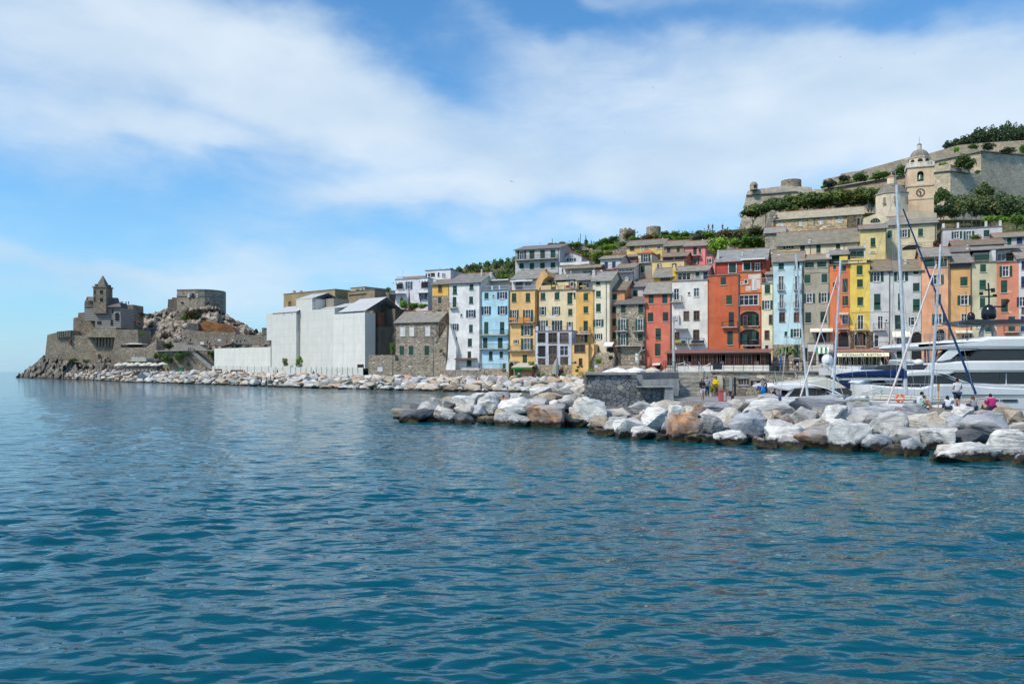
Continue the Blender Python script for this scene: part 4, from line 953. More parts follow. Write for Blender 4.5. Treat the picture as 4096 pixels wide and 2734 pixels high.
house('bright_yellow_house', 'narrow bright yellow house with blotchy paint between orange and grey neighbours', R4, (262,272,470,1165), -.1, 11, cYE, ('f',),
 'G 331 289 393 389;G 335 434 396 520;G 338 620 400 710;W 342 810 402 958;BA 312 900 432 962 .8;BX 275 774 470 780 -.08 .08 .75 .55 .15;D 312 985 428 1130;AR 312 985 428 1030;BA 310 1080 418 1130 .4;T 340 1010 392 1130 -.05;BX 264 972 308 1165 -.04 .05 .6 .52 .42 s;BX 432 972 470 1165 -.04 .05 .6 .52 .42 s;BX 262 210 442 240 .1 .2 .85 .6 .15;BX 262 120 410 205 2.5 6 .6 .58 .52;P 268 145 325 205 2.5;P 335 145 402 205 2.5;RA 262 170 405 207 .3;RF 255 105 410 125 2 3.5;CH 405 50 425 200 2')
house('lilac_grey_house', 'lilac-grey house with brown slate roof right of the yellow one', R4, (471,347,679,1165), -.1, 11, cLG, ('g',242,5),
 'Og 472 358 610 461;G 512 586 580 752;BX 474 772 676 778 -.08 .08 .45 .45 .45;W 552 820 606 955;BA 500 898 632 962 .8;S 632 855 655 880;W 515 1015 562 1140;AR 515 985 630 1010;BA 505 1090 662 1142 .6;BX 471 980 505 1150 -.04 .05 .6 .52 .42 s', roofcol=RCW)
house('light_grey_house', 'wide light grey house with a dark archway at its right foot', R4, (680,347,1017,1290), 0, 11, cGR, ('g',242,5),
 'Og 722 350 865 455;G 925 341 977 386;G 919 472 988 563;G 763 583 800 750;G 919 640 990 766;Gd 730 808 797 958;Og 876 831 958 915;AW 700 983 888 1042 0 .82 .77 .62;W 750 1050 815 1135;BA 700 1070 820 1138 .9;D 905 985 1016 1288;AR 905 985 1016 1045;Gd 750 1187 808 1260;PP 672 345 1165;CH 822 238 858 280 3', roofcol=RCW)
house('peach_house', 'peach house with full-width green shutters under its eaves', R5, (226,196,515,1230), -.2, 11, cS2, ('g',112,5),
 'G 257 220 370 310;G 380 220 490 310;Og 317 387 455 490;G 362 590 428 690;Og 334 795 475 910;D 380 958 470 1120;AR 380 958 470 1000;Gd 500 1000 514 1120;PP 517 190 1000;CH 482 150 512 190 3', roofcol=RC)
house('ochre_house', 'ochre house with two wide brown-framed windows under its slate roof', R5, (523,262,746,1230), 0, 11, cO3, ('g',167,5),
 'K 530 265 738 325;G 630 408 706 505;Og 600 602 748 702;W 642 795 700 900;AW 570 972 745 998 0 .8 .72 .6;Og 650 1018 745 1060;TW 600 1000 601 1001 .5 .5 .5', roofcol=(.85,.85,.87))
house('olive_cream_house', 'olive-cream house with white roof pergola behind the radar mast', R5, (748,262,1012,1230), .2, 11, cOL, ('f',),
 'G 838 277 898 361;G 831 440 898 541;G 835 628 890 733;S 793 905 820 945;G 890 925 955 985;BX 770 150 965 250 3 7 .5 .48 .42;P 775 175 955 245 3;RF 760 105 1010 140 2.6 4;RA 770 190 962 250 .2;BX 960 130 1002 245 .5 3 .74 .73 .7')
house('terracotta_house', 'terracotta red house with white plaster scars and roof veranda', R5, (1013,258,1240,1230), 0, 11, cRS, ('f',),
 'Og 1040 295 1170 408;G 1055 445 1121 577;G 1057 640 1127 780;G 1133 822 1202 980;BA 1080 925 1250 985 .9;BX 1010 120 1240 250 4 6 .7 .68 .64;W 1015 168 1100 245 4;D 1105 160 1190 245 4;RA 1015 185 1240 250 .2;BX 1120 560 1175 572 -.03 .04 .75 .6 .5;BX 1140 770 1170 790 -.03 .04 .75 .6 .5;RF 1000 95 1245 122 3 4')
house('white_edge_house', 'white house cut by the right edge of the picture', R5, (1241,215,1470,1230), 0, 11, (.72,.71,.69), ('g',120,5),
 'Gb 1270 245 1330 333;Gb 1266 404 1330 520;Ob 1220 618 1340 720;T 1275 730 1330 790;Gb 1262 820 1300 980')
# --- behind the front row, left part
house('white_villa', 'white villa with balustraded terraces and a palm trunk before it', Z4, (232,328,603,700), 20, 9, (.74,.73,.76), ('f',),
 'T 248 388 312 446;Ob 350 358 425 448;T 530 368 632 432;Og 197 518 253 572;Og 505 497 590 562;AW 233 366 312 386 0 .8 .85 .8 g;AW 528 346 640 366 0 .8 .85 .8 g;BX 168 487 312 495 -1.8 1.8 .76 .76 .78;BX 168 450 312 458 -1.8 .2 .76 .76 .78;RA 168 455 312 487 -1.7 w;BX 460 478 600 488 -1.5 1.5 .76 .76 .78;BX 460 436 600 443 -1.5 .2 .76 .76 .78;RA 460 440 600 478 -1.4 w;BX 605 335 700 640 2 8 .7 .7 .72;BX 320 290 575 322 5 .3 .42 .3 .25;RA 245 315 320 345 1;AN 318 235 330 3', ext=6, cat='villa')
house('villa_penthouse', 'small white penthouse with blue shutters above the villa', Z4, (576,228,862,360), 26, 7, (.76,.75,.76), ('f',),
 'Gb 570 268 592 320;G 605 266 630 305;T 640 262 680 298;Gb 715 255 735 303;Gb 768 262 782 307;Gb 790 268 802 310;AN 738 192 228 3', ext=5, cat='house')
house('ochre_top_house', 'small house with ochre upper storey and bare stone below', Z4, (652,388,846,520), 4, 9, (.86,.50,.12), ('g',347,4),
 'T 725 404 760 475', ext=0, roofcol=RC)
house('stone_storeys', 'bare stone lower storeys of the ochre-topped house', Z4, (650,521,846,720), 3.9, 9, (1.7,1.45,1.2), None, 'G 720 532 756 610;G 716 678 754 703', M=RB, ext=2, cat='basement')
house('grey_villa', 'large grey house with long upper balcony and closed green shutters', U1, (522,448,1357,955), 20, 12, (.52,.51,.49), ('g',402,6),
 'Og 565 485 722 648;G 790 478 882 643;G 990 472 1078 640;G 1185 465 1277 635;BA 540 568 1320 668 1.3;G 600 714 682 822;G 793 710 875 850;G 990 705 1076 820;G 1187 700 1273 808;G 1185 918 1272 955;AN 990 318 410 6;BX 1125 895 1335 955 -.1 .1 .6 .55 .45 s', ext=5, roofcol=(.75,.75,.78))
def gable_house(name, label, fr, box, apex, off, depth, col, spec, **k):
 """house whose gable faces the sea"""
 h = house(name, label, fr, box, off, depth, col, None, spec, **k); W_, H_ = h['w'], h['h']
 pl = ROW.off(off); z = pl.hit(*fr(*apex)).z-h.location.z
 fix_normals(MB().prism([(0, H_+.001), (W_, H_+.001), (W_/2, z)], 0, depth, 'y').build('gable', PL, h, col))
 b = MB()
 for s in (-1, 1):
  x = W_/2+s*(W_/2+.35); p = [(W_/2, -.35, z+.02), (W_/2, depth+.3, z+.02), (x, depth+.3, H_-.22), (x, -.35, H_-.22)]; b.hexa(p+[(a, c, d+.15) for a, c, d in p])
 fix_normals(b.build('roof', TL, h, (.5,.17,.08))); return h
gable_house('white_gabled_house', 'small white house with red-edged gable and round attic window', U1, (1445,572,1765,690), (1583,505), 24, 8, (.70,.69,.68), 'Og 1495 620 1657 682;S 1555 540 1590 570 -.02', ext=4)
house('white_parapet_house', 'long white house with parapet terrace below the gabled one', U1, (1345,765,1990,960), 12, 8, (.74,.72,.70), ('f',),
 'W 1790 852 1972 915;G 1400 820 1425 900;BX 1360 680 1910 755 .1 .3 .78 .75 .71;RF 1410 780 2120 830 -1.5 2;CH 1788 720 1822 780 2;CH 1868 722 1898 780 2;CH 1555 880 1575 930 -2', ext=4, roofcol=RCW)
house('blue_door_house', 'little white house with two tall blue shuttered doors', U2, (5,518,288,705), 15, 7, (.74,.71,.71), ('g',487,3.5),
 'Gb 60 560 106 658;Gb 162 555 210 656;BA 30 605 262 660 .8;CH 220 478 240 520 3', ext=4, roofcol=RC)
house('low_white_house', 'low white house with a band of three windows', U2, (215,642,458,812), 9, 8, (.74,.72,.71), ('g',600,4),
 'W 240 655 436 692;AW 215 700 455 712 0 .3 .3 .32;CH 335 770 380 835 -3', ext=4, roofcol=RCW)
house('red_kiosk_house', 'tiny red house with planted balcony rail', U2, (335,492,505,590), 22, 6, (.62,.17,.1), ('g',478,3), 'Gb 397 512 475 548;BA 340 548 500 580 .6', ext=4)
house('green_balcony_house', 'cream house with orange hipped roof and green balcony', U2, (515,447,692,585), 14, 7, (.78,.70,.52), ('h',400),
 'Og 552 460 672 570;BA 523 515 683 578 .9;CH 535 380 553 410 3', ext=0, roofmat=TL, roofcol=(.55,.17,.06))
house('beige_lower_house', 'plain beige lower house under the green balcony', U2, (530,588,692,815), 13.5, 7, (.42,.38,.32), None, 'G 550 612 600 707;G 558 775 602 803', ext=3)
house('long_yellow_house', 'long faded yellow house at the top of the village', U2, (358,336,858,560), 36, 9, (.78,.56,.20), ('g',277,4.5),
 'T 403 345 455 405;S 597 345 644 383;W 767 346 812 385;G 762 453 812 543;CH 830 245 850 280 6;AN 812 150 290 5', ext=4, roofcol=RC)
house('khaki_house', 'khaki house between the long yellow and the pink house', U2, (862,346,1140,480), 34, 9, (.42,.34,.2), ('g',287,4.5), 'Gb 900 373 942 441;G 1030 373 1070 438', ext=4, roofcol=RC)
house('pink_house', 'candy pink house with a small curved balcony', U2, (1142,346,1425,640), 28, 9, (.86,.32,.30), ('g',287,4.5),
 'G 1252 367 1298 465;G 1325 382 1355 435;BA 1205 420 1350 480 .9;Og 1222 510 1327 590;CH 1368 262 1385 290 6', ext=4, roofcol=RC)
house('small_pink_house', 'small pink house with roof terrace right of the candy pink one', U2, (1427,472,1547,640), 26, 6, (.86,.32,.30), ('f',), 'Ob 1440 518 1520 580;RA 1430 430 1545 470 .1;BX 1530 420 1548 470 .1 .3 .86 .32 .3', ext=4)
house('salmon_veranda_house', 'low salmon house with two brown verandas below the khaki one', U2, (845,488,1160,560), 21, 7, (.70,.25,.16), ('g',447,3.5), 'K 865 500 975 545;K 1010 492 1135 545', ext=4, roofcol=(1,.88,.8))
house('butter_house', 'butter yellow house with two green windows above the yellow veranda', U2, (696,552,1130,850), 13, 8, (.84,.60,.28), ('f',), 'G 767 583 826 652;G 968 580 1028 640;CH 790 600 815 660 -3;CH 985 605 1005 650 -3;CH 1068 585 1082 620 -3', ext=3)
house('yellow_veranda_house', 'low bright yellow house with a row of veranda windows', U2, (722,762,975,850), 5, 6, (.84,.55,.06), ('g',655,3.5), 'K 815 768 940 830;BX 975 640 1020 850 -.2 3 .84 .55 .06;CH 978 610 1010 650 0', ext=3, roofcol=RC)
house('yellow_grey_house', 'low house, left half yellow with tall windows and right half grey', U2, (1022,683,1450,818), 4.5, 6, (.60,.58,.54), ('g',625,3.5), 'W 1045 705 1215 806;G 1283 700 1335 758;Gb 1388 695 1450 795;BX 1022 683 1040 818 -.1 .12 .84 .55 .06;BX 1218 683 1236 818 -.1 .12 .84 .55 .06;RA 975 750 1255 810 -2.5', ext=3, roofcol=RC)
house('dark_red_house', 'wide dark red house with white awning strip and white-framed windows', U2, (1562,545,2232,725), 7, 11, (.58,.09,.06), ('g',402,5.5),
 'G 1730 585 1825 710;G 1925 575 2018 675;Og 2050 575 2178 680;AW 1895 510 2225 545 0 .8 .78 .76;CH 1572 410 1600 490 1;CH 2035 408 2065 450 4;CH 1900 435 1918 480 2;BX 1720 580 1730 712 -.06 .07 .75 .74 .72;BX 1825 580 1835 712 -.06 .07 .75 .74 .72;BX 1912 570 1925 685 -.06 .07 .75 .74 .72;BX 2018 570 2030 685 -.06 .07 .75 .74 .72', ext=3, roofcol=RCB)
# --- church and the houses of the right slope
house('long_cream_house', 'long cream house with slate roof under the church nave', R6, (545,1368,1420,1580), 17, 9, (.78,.66,.44), ('g',1238,4.5),
 'Og 612 1390 714 1427;G 790 1388 834 1450;G 955 1375 1000 1470;G 1160 1375 1203 1427;PP 788 1370 1540;PP 892 1370 1540;PP 1244 1370 1540;RA 500 1435 770 1475 -3;BX 500 1437 770 1473 -3 .1 .7 .5 .12;CH 870 1330 895 1370 0;CH 1070 1440 1090 1490 -4', ext=4, roofcol=(1.05,.95,.8))
house('weathered_yellow_house', 'tall weathered yellow house with patched plaster under the church dome', R7, (108,1215,383,1520), 15, 9, (.78,.62,.28), ('g',1180,4), 'G 215 1308 266 1404;S 215 1450 262 1466;PP 378 1240 1460', ext=3, roofcol=RC)
house('church_side_house', 'cream house with a low arch and hanging shrubs beside the church tower', R7, (385,1162,905,1560), 22, 10, (.74,.64,.42), ('g',1085,5),
 'G 392 1230 442 1313;Og 520 1220 625 1307;G 712 1210 763 1295;D 548 1380 745 1440;AR 548 1380 745 1425;RA 610 1352 870 1410 -2;PP 895 1165 1500', ext=3, roofcol=RC)
house('white_hill_house', 'whitewashed flat-roofed house with short roof pillars', R7, (970,1208,1592,1450), 21, 9, (.60,.58,.58), ('f',),
 'Og 1062 1240 1168 1318;Og 1187 1237 1297 1335;G 1397 1225 1458 1300;BX 965 1158 990 1206 .1 .5 .7 .68 .62;BX 1118 1150 1140 1206 .1 .5 .7 .68 .62;BX 1410 1133 1436 1200 .1 .5 .7 .68 .62;BX 1560 1125 1585 1195 .1 .5 .7 .68 .62;RA 985 1165 1580 1204 .4;AN 1275 1035 1195 4', ext=3)
house('grey_hill_house', 'small grey house with two green windows at the right edge of the slope', R7, (1528,1297,1990,1450), 16, 8, (.50,.49,.47), ('g',1258,4), 'G 1643 1310 1687 1386;Gb 1743 1305 1801 1378', ext=3, roofcol=RC)
house('brown_roof_house', 'low house with a brown mossy roof above the white pergola', R7, (1085,1382,1612,1470), 11, 7, (.5,.45,.4), ('g',1338,3.5), 'CH 1438 1360 1465 1410 1;CH 1215 1390 1240 1420 -2', ext=3, roofcol=(1.05,.85,.7))
house('slate_roof_house', 'low house with grey slate roof left of the brown mossy one', R7, (940,1456,1250,1520), 5, 6, (.5,.45,.4), ('g',1412,3), 'CH 1215 1420 1240 1460 1', ext=3, roofcol=(.85,.87,.9))

# ------------------------------------------------------------------ pointed stone wall, stair, retaining walls
wedge('pointed_stone_wall', B2, [(125,545),(125,145),(720,142),(735,280),(1060,280),(1060,545)], flat(63.4), 1.1, LAVA, (1,1,1), 'dark polygonal stone wall with pale joints behind the boulders', 'wall')
wedge('wall_coping', B2, [(120,142),(120,132),(724,130),(730,142)], flat(63.2), 1.5, CON, (1.1,1.1,1.1), 'pale coping along the top of the dark polygonal stone wall', 'coping')
wedge('concrete_stub', B2, [(722,280),(722,138),(788,138),(800,200),(1215,190),(1225,290),(1215,390),(1150,392),(1150,290)], flat(64.6), .5, CON, (1.1,1.15,1.2), 'streaked grey concrete parapet above the dark stone wall', 'parapet')
wedge('concrete_ledge', B2, [(735,290),(735,277),(1156,277),(1156,290)], flat(62.6), 1.8, CON, (1.35,1.35,1.35), 'flat concrete ledge jutting over the dark stone wall', 'ledge')
wedge('concrete_stump', B2, [(1056,560),(1056,291),(1148,291),(1160,440),(1160,560)], flat(62.7), 1.6, CON, (1.2,1.3,1.4), 'whitewashed concrete stump at the end of the dark stone wall', 'pillar')
st = empty('stairs', (15.8, 75.2, QZ), 0, 'broad grey stone stairs rising from the quay to the terrace', 'stairs')
mb = MB(); ns = 18; rise = (TZ-QZ)/ns; run = .33
for i in range(ns): mb.box(.02, i*run, 0 if i == 0 else i*rise-.02, 3.08, (i+1)*run+.05, (i+1)*rise-.05)
mb.build('flight', CON, st, (.7,.68,.64)); mb = MB()
for i in range(ns): mb.box(.0, i*run-.03, (i+1)*rise-.048, 3.1, (i+1)*run+.02, (i+1)*rise)
mb.build('treads', CON, st, (2.5,2.4,2.2))  # pale treads over dark risers: light on the steps put into the colour
MB().prism([(0,0),(6.2,TZ-QZ+.1),(6.2,0)], 3.1, 3.5, 'x').build('side_wall', CON, st, (1.6,1.6,1.65))
mb = MB(); mb.tube([(3.2,.1,1.0),(3.2,6,3.3)], .035, 5).tube([(3.2,.1,.6),(3.2,6,2.9)], .02, 4)
for i in range(6): mb.tube([(3.2,.1+i*1.16,.05+i*.42),(3.2,.1+i*1.16,1.02+i*.45)], .025, 4)
mb.build('handrail', MT, st, (.25,.26,.28))
def wall_run(name, P, Q, z0, z1, th, m, col, label, spec=(), coping=True):
 """straight wall from P to Q with doors and slots set proud of its face"""
 P, Q = Vector(P), Vector(Q); L = (Q-P).length; a = math.atan2(Q.y-P.y, Q.x-P.x)
 r = empty(name, (P.x, P.y, z0), a, label, 'wall')
 MB().box(0, 0, 0, L, th, z1-z0).build('masonry', m, r, tuple(q*1.3 for q in col))
 if coping: MB().box(-.05, -.12, z1-z0+.003, L+.05, th+.1, z1-z0+.14).build('coping', CON, r, (1.0,.98,.95))
 for nm, x0, zz0, x1, zz1, mm, c in spec: MB().box(x0, -.06, zz0, x1, .03, zz1).build(nm, mm, r, c)
 return r
def qx(px, Y=74.9): return (px-CX)/F*Y
W0 = qx(2846)
def dz(y): return EYE-(y-HY)/F*74.9-QZ
def s3(nm, x0, y0, x1, y1, m, c): a = P3(x0, y0); b = P3(x1, y1); return (nm, qx(a[0])-W0, max(0.02, dz(b[1])), qx(b[0])-W0, dz(a[1]), m, c)
sp = [s3('door',1435,582,1478,795,PT,(.30,.36,.38)), s3('doorway',1508,582,1532,860,DARK,(1,1,1)), s3('lintel',1562,572,1740,600,CON,(1.5,1.6,1.7)), s3('sill',1570,690,1740,715,CON,(1.5,1.6,1.7)),
      s3('lintel',1760,604,1842,628,CON,(1.5,1.6,1.7)), s3('lintel',1938,580,2004,606,CON,(1.5,1.6,1.7)), s3('slot',1950,608,1975,645,DARK,(1,1,1)), s3('slot',1770,632,1800,725,DARK,(1,1,1)), s3('notice_board',1858,635,1908,722,PT,(.02,.02,.02)), s3('notice',1868,645,1902,715,PT,(.7,.7,.7))]
for k in range(4): sp.append(s3('slot', 1580+44*k, 602, 1596+44*k, 688, DARK, (1,1,1)))
wall_run('retaining_wall', (W0, 74.85), (29.35, 74.85), QZ, TZ-.05, .33, RBB, (1.35,1.22,1.05), 'coursed stone retaining wall behind the quay, with doors and slit windows', sp)
wall_run('retaining_wall', (29.4, 74.8), (48, 87.5), -1, TZ-.05, .33, RBB, (1.35,1.22,1.05), 'coursed stone retaining wall behind the moored sailing boats')
wall_run('retaining_wall', (48.1, 87.5), (110, 92.5), -1, TZ-.05, .33, RBB, (1.35,1.22,1.05), 'coursed stone retaining wall behind the big motor yacht')
def rail_run(pts, h, label, col=(.03,.03,.035), nm='terrace_railing', step=.9, rails=3):
 mb = MB()
 for a, b in zip(pts, pts[1:]):
  a, b = Vector(a), Vector(b); n = max(1, int((b-a).length/step))
  for i in range(n+1): p = a+(b-a)*i/n; mb.tube([p, p+Vector((0,0,h))], .025, 4)
  for k in range(rails): q = Vector((0,0,h*(k+1)/rails)); mb.tube([a+q, b+q], .018, 4)
 return tag(mb.build(nm, MT, color=col), label, 'railing')
rail_run([(19.1,75.3,TZ+.1),(29.3,75.3,TZ+.1)], .95, 'black iron railing on the terrace edge above the coursed wall')
rail_run([(29.5,75.6,TZ+.1),(48,88.3,TZ+.1)], .95, 'black iron railing on the terrace edge behind the sailing boats')
rail_run([(12.9,68,TZ),(15.6,75.2,TZ),(15.6,81,TZ)], .95, 'dark railing at the head of the quay stairs, left side', rails=2)
# ------------------------------------------------------------------ restaurants
def glazed(name, label, fr, x0, x1, yr, ye, yg, yb, off, depth, bays, roofc, framec, text=None, groups=None):
 pl = ROW.off(off); A = pl.hit(*fr(x0, ye)); B = pl.hit(*fr(x1, ye)); z0 = TZ; W_ = (B-A).xy.length; m = (x0+x1)/2
 Z = lambda y, o=0: pl.off(o).hit(*fr(m, y)).z-z0
 r = empty(name, (A.x, A.y, z0), -pl.th, label, 'restaurant'); ze, zg, zb = Z(ye), Z(yg), Z(yb); zr = max(Z(yr, depth), ze+.5)
 MB().hexa([(-.3,-.5,ze),(W_+.3,-.5,ze),(W_+.3,depth,zr),(-.3,depth,zr),(-.3,-.5,ze+.12),(W_+.3,-.5,ze+.12),(W_+.3,depth,zr+.12),(-.3,depth,zr+.12)]).build('roof', TL, r, roofc)
 MB().tube([(-.3,-.55,ze),(W_+.3,-.55,ze)], .08, 6).build('gutter', PT, r, (.04,.05,.05))
 MB().box(0, 0, 0, W_, .25, zb).build('plinth', PL, r, (.74,.70,.64))
 MB().box(0, depth-.1, zb, W_, depth, ze).box(0,.1,zb-.05,W_,depth-.1,zb-.005).build('interior', DARK, r)
 for i in range(bays):
  a, b = W_*i/bays, W_*(i+1)/bays; f = MB(); f.box(a, 0, zb+.003, a+.14, .16, ze-.005); f.box(a+.14, .02, zb+.003, b, .1, zb+.12); f.box(a+.14, .02, ze-.3, b, .1, ze-.005); f.box((a+b)/2, .03, zb+.12, (a+b)/2+.1, .11, ze-.3)
  f.box(a+.14+(b-a)*.2, .03, zb+.12, a+.22+(b-a)*.2, .11, ze-.3); o = f.build('window_frame', PT, r, framec)
  if i % 4 != 2: MB().quad((a+.14,.08,zb+.12),(b,.08,zb+.12),(b,.08,ze-.3),(a+.14,.08,ze-.3)).build('pane', mat('veranda_glass', color=(.02,.018,.016), rough=.25, spec=.15), o)
  MB().box(a+.5, .8, zb-.0, b-.3, 1.6, zb+.75).build('table', CL, r, (.6,.58,.55))
 return r, W_, ze, zb, Z
r1, *_ = glazed('glazed_restaurant', 'long dark-framed glazed restaurant veranda with red roof in front of the white and brick houses', P3, 460, 2060, 150, 200, 215, 395, -7, 5.5, 12, (.30,.11,.085), (.17,.065,.04))
r2, W2, ze2, zb2, Z2f = glazed('sign_restaurant', 'restaurant veranda with pale red metal roof and a cream lettered awning', R4, 60, 700, 1168, 1200, 1210, 1335, -5, 4.5, 8, (.42,.19,.15), (.42,.34,.22))
zt_, zl_ = Z2f(1203, -1), Z2f(1238, -1)
aw = MB().hexa([(1.0,-1.15,zl_),(W2-.5,-1.15,zl_),(W2-.5,-1.05,zl_),(1.0,-1.05,zl_),(1.0,-.75,zt_),(W2-.5,-.75,zt_),(W2-.5,-.65,zt_),(1.0,-.65,zt_)]); n = 36
for i in range(n):
 a = 1.0+(W2-1.5)*i/n; b = 1.0+(W2-1.5)*(i+1)/n; aw.prism([(a,zl_-.003),(b,zl_-.003),((a+b)/2,zl_-.17)], -1.14, -1.08, 'y')
awo = aw.build('awning', CL, r2, (.80,.76,.52))
def lettering(txt, size, parent, loc, rot, col, ext=.012, name='lettering', sx=1.0):
 c = bpy.data.curves.new('t', 'FONT'); c.body = txt; c.size = size; c.extrude = ext; c.space_character = 1.12; c.align_x = 'CENTER'; c.offset = size*.012
 t = bpy.data.objects.new('t', c); COL.objects.link(t); bpy.context.view_layer.update()
 me = bpy.data.meshes.new_from_object(t.evaluated_get(bpy.context.evaluated_depsgraph_get())); bpy.data.objects.remove(t)
 me.materials.clear(); me.materials.append(PT); o = link(name, me, parent, col); o.location = loc; o.rotation_euler = rot; o.scale = (sx, 1, 1); return o
hgt = zt_-zl_; tilt = math.atan2(hgt, .4)
xa = W2*(285-60)/640; lettering('RISTORANTE', hgt*.78, awo, (xa+.15, -1.14, zl_+hgt*.22), (tilt, 0, 0), (.03,.05,.04), sx=1.2)
xa = W2*(505-60)/640; lettering('ELETTRA', hgt*.78, awo, (xa+.1, -1.14, zl_+hgt*.22), (tilt, 0, 0), (.03,.05,.04), sx=1.2)
# ------------------------------------------------------------------ sheeted building under restoration
SBT = R(38); SB = Plane(SBT, 126.9)
def pblock(name, fr, box, pl, depth, m, col, parent=None, label=None, cat=None, down=0.):
 x0, y0, x1, y1 = box; mx = (x0+x1)/2; A = pl.hit(*fr(x0, y0)); B = pl.hit(*fr(x1, y0)); z1 = pl.hit(*fr(mx, y0)).z; z0 = pl.hit(*fr(mx, y1)).z-down
 o = MB().box(0, 0, 0, (B-A).xy.length, depth, z1-z0).build(name, m, color=col); o.location = (A.x, A.y, z0); o.rotation_euler = (0, 0, -pl.th)
 if parent: o.parent = parent; o.matrix_parent_inverse = parent.matrix_world.inverted()
 else: tag(o, label, cat)
 return o
sb = empty('sheeted_building', tuple(SB.hit(1270, 1490)), 0, 'church building wrapped in pale grey scaffold sheeting with temporary roofs', 'building')
bpy.context.view_layer.update()
cS = (.66,.64,.58)
for bx, off, dp, c in (((52,615,112,937),1.5,6,cS), ((110,603,408,1262),1,9,cS), ((408,442,600,1272),2,9,cS), ((546,562,872,1274),.2,9,cS), ((846,612,1237,1276),-1.2,3.2,(.72,.70,.64)), ((1237,770,1284,1300),1.2,6,(.7,.69,.64)), ((876,335,1022,492),24,5,(.6,.62,.6))):
 pblock('sheeting', Z3, bx, SB.off(off), dp, SHEET, c, sb)
 # battens: vertical laps in the sheeting
 x0, y0, x1, y1 = bx; mb = MB(); pl = SB.off(off); A = pl.hit(*Z3(x0, y0)); B = pl.hit(*Z3(x1, y0)); L = (B-A).xy.length; z1 = pl.hit(*Z3((x0+x1)/2, y0)).z; z0 = pl.hit(*Z3((x0+x1)/2, y1)).z; n = max(1, int(L/3.6))
 for i in range(n+1): xx = min(L-.05, L*i/n); mb.box(xx-.04, -.03, 0, xx+.04, -.003, z1-z0)
 o = mb.build('lap', SHEET, color=(.70,.70,.70)); o.location = (A.x, A.y, z0); o.rotation_euler = (0, 0, -SBT); o.parent = sb; o.matrix_parent_inverse = sb.matrix_world.inverted()
def canopy(x0, x1, ye, yr, xr, off, dd, gable=True):
 """temporary pitched roof on lattice trusses; ridge runs along the front"""
 pl = SB.off(off); A = pl.hit(*Z3(x0, ye)); B = pl.hit(*Z3(x1, ye)); L = (B-A).xy.length; z = pl.hit(*Z3((x0+x1)/2, ye)).z; zr = pl.off(dd).hit(*Z3(xr, yr)).z-z
 mb = MB()
 for s in (0, 1):
  ya = -.4 if s == 0 else 2*dd; za = 0; p = [(0,ya,za),(L+.6,ya,za),(L+.6,dd,zr),(0,dd,zr)]; mb.hexa(p+[(a,b,c+.1) for a, b, c in p])
 def fin(o): o.location = (A.x, A.y, z); o.rotation_euler = (0,0,-SBT); o.parent = sb; o.matrix_parent_inverse = sb.matrix_world.inverted()
 fin(mb.build('temporary_roof', SHEET, color=(.50,.50,.49)))
 t = MB()
 for X in (L+.5, L-1.6, L*.5):
  for (ya, za), (yb, zb) in (((-.4,-.1),(dd,zr-.1)), ((dd,zr-.1),(2*dd,-.1))):
   t.tube([(X,ya,za),(X,yb,zb)], .06, 4).tube([(X,ya,za-.6),(X,yb,zb-.6)], .06, 4); n = 9
   for i in range(n):
    f = lambda k, d: (X, ya+(yb-ya)*k/n, za+(zb-za)*k/n-d)
    t.tube([f(i,0), f(i+.5,.6)], .03, 3, cap=False).tube([f(i+.5,.6), f(i+1,0)], .03, 3, cap=False)
  for yy in (.3, dd*.66, dd*1.33): t.tube([(X,yy,-5),(X,yy,zr*min(1,yy/dd,(2*dd-yy)/dd)-.2)], .05, 4)
 fin(t.build('roof_truss', MT, color=(.14,.18,.22)))
canopy(930, 1237, 592, 412, 1560, -.6, 6.4)
canopy(415, 600, 441, 366, 805, 2.4, 4.6)
canopy(700, 985, 552, 490, 1100, 4.5, 5)
canopy(130, 408, 604, 527, 408, 1.2, 4)
pblock('annex_wall', Z3, (1284,772,1420,1112), SB.off(3), 6, PL, (.20,.175,.14), sb)
pblock('annex_wall', Z3, (1420,560,1600,1112), SB.off(7), 9, PL, (.17,.145,.115), sb)
pblock('annex_wall', Z3, (1415,850,1600,1110), SB.off(6.7), .25, RB, (1.2,1.05,.9), sb)
pblock('annex_wall', Z3, (1330,600,1395,765), SB.off(5), 4, PL, (.36,.17,.10), sb)
pblock('annex_wall', Z3, (600,440,860,560), SB.off(6), 5, PL, (.3,.26,.2), sb)
pblock('scaffold_gate', Z3, (1143,1226,1217,1278), SB.off(-1.3), .1, DARK, (1,1,1), sb)
pblock('low_sheeted_wall', Z2, (1078,1026,1757,1256), SB.off(9), 5, SHEET, (.70,.69,.62), label='long low wall wrapped in pale sheeting left of the sheeted building', cat='wall')
for x in (1200,1284,1412,1524,1640): pblock('lap', Z2, (x-2,1030,x+2,1250), SB.off(8.9), .08, SHEET, (.7,.7,.7), bpy.data.objects['low_sheeted_wall'])
house('ochre_church_attic', 'long weathered ochre church attic with scaffolding behind the sheeting', Z3, (255,352,876,520), 38, 8, (.38,.28,.15), ('f',), 'T 315 470 345 523;BX 335 352 480 372 .2 .6 .4 .3 .18;CH 360 335 378 355 .3;CH 443 335 461 355 .3', theta=SBT, ext=6)
house('brown_block_house', 'brown block-like house with two small dark windows on its roof storey', Z3, (1062,302,1232,350), 34, 9, (.50,.41,.26), ('f',), 'D 1130 322 1170 346;D 1198 315 1215 345', theta=SBT, ext=2)
house('brown_lower_house', 'plain brown lower storeys below the block-like house', Z3, (1030,338,1352,490), 30, 8, (.30,.23,.15), ('f',), 'BX 1030 372 1245 385 -.3 .3 .2 .17 .13', theta=SBT, ext=4)
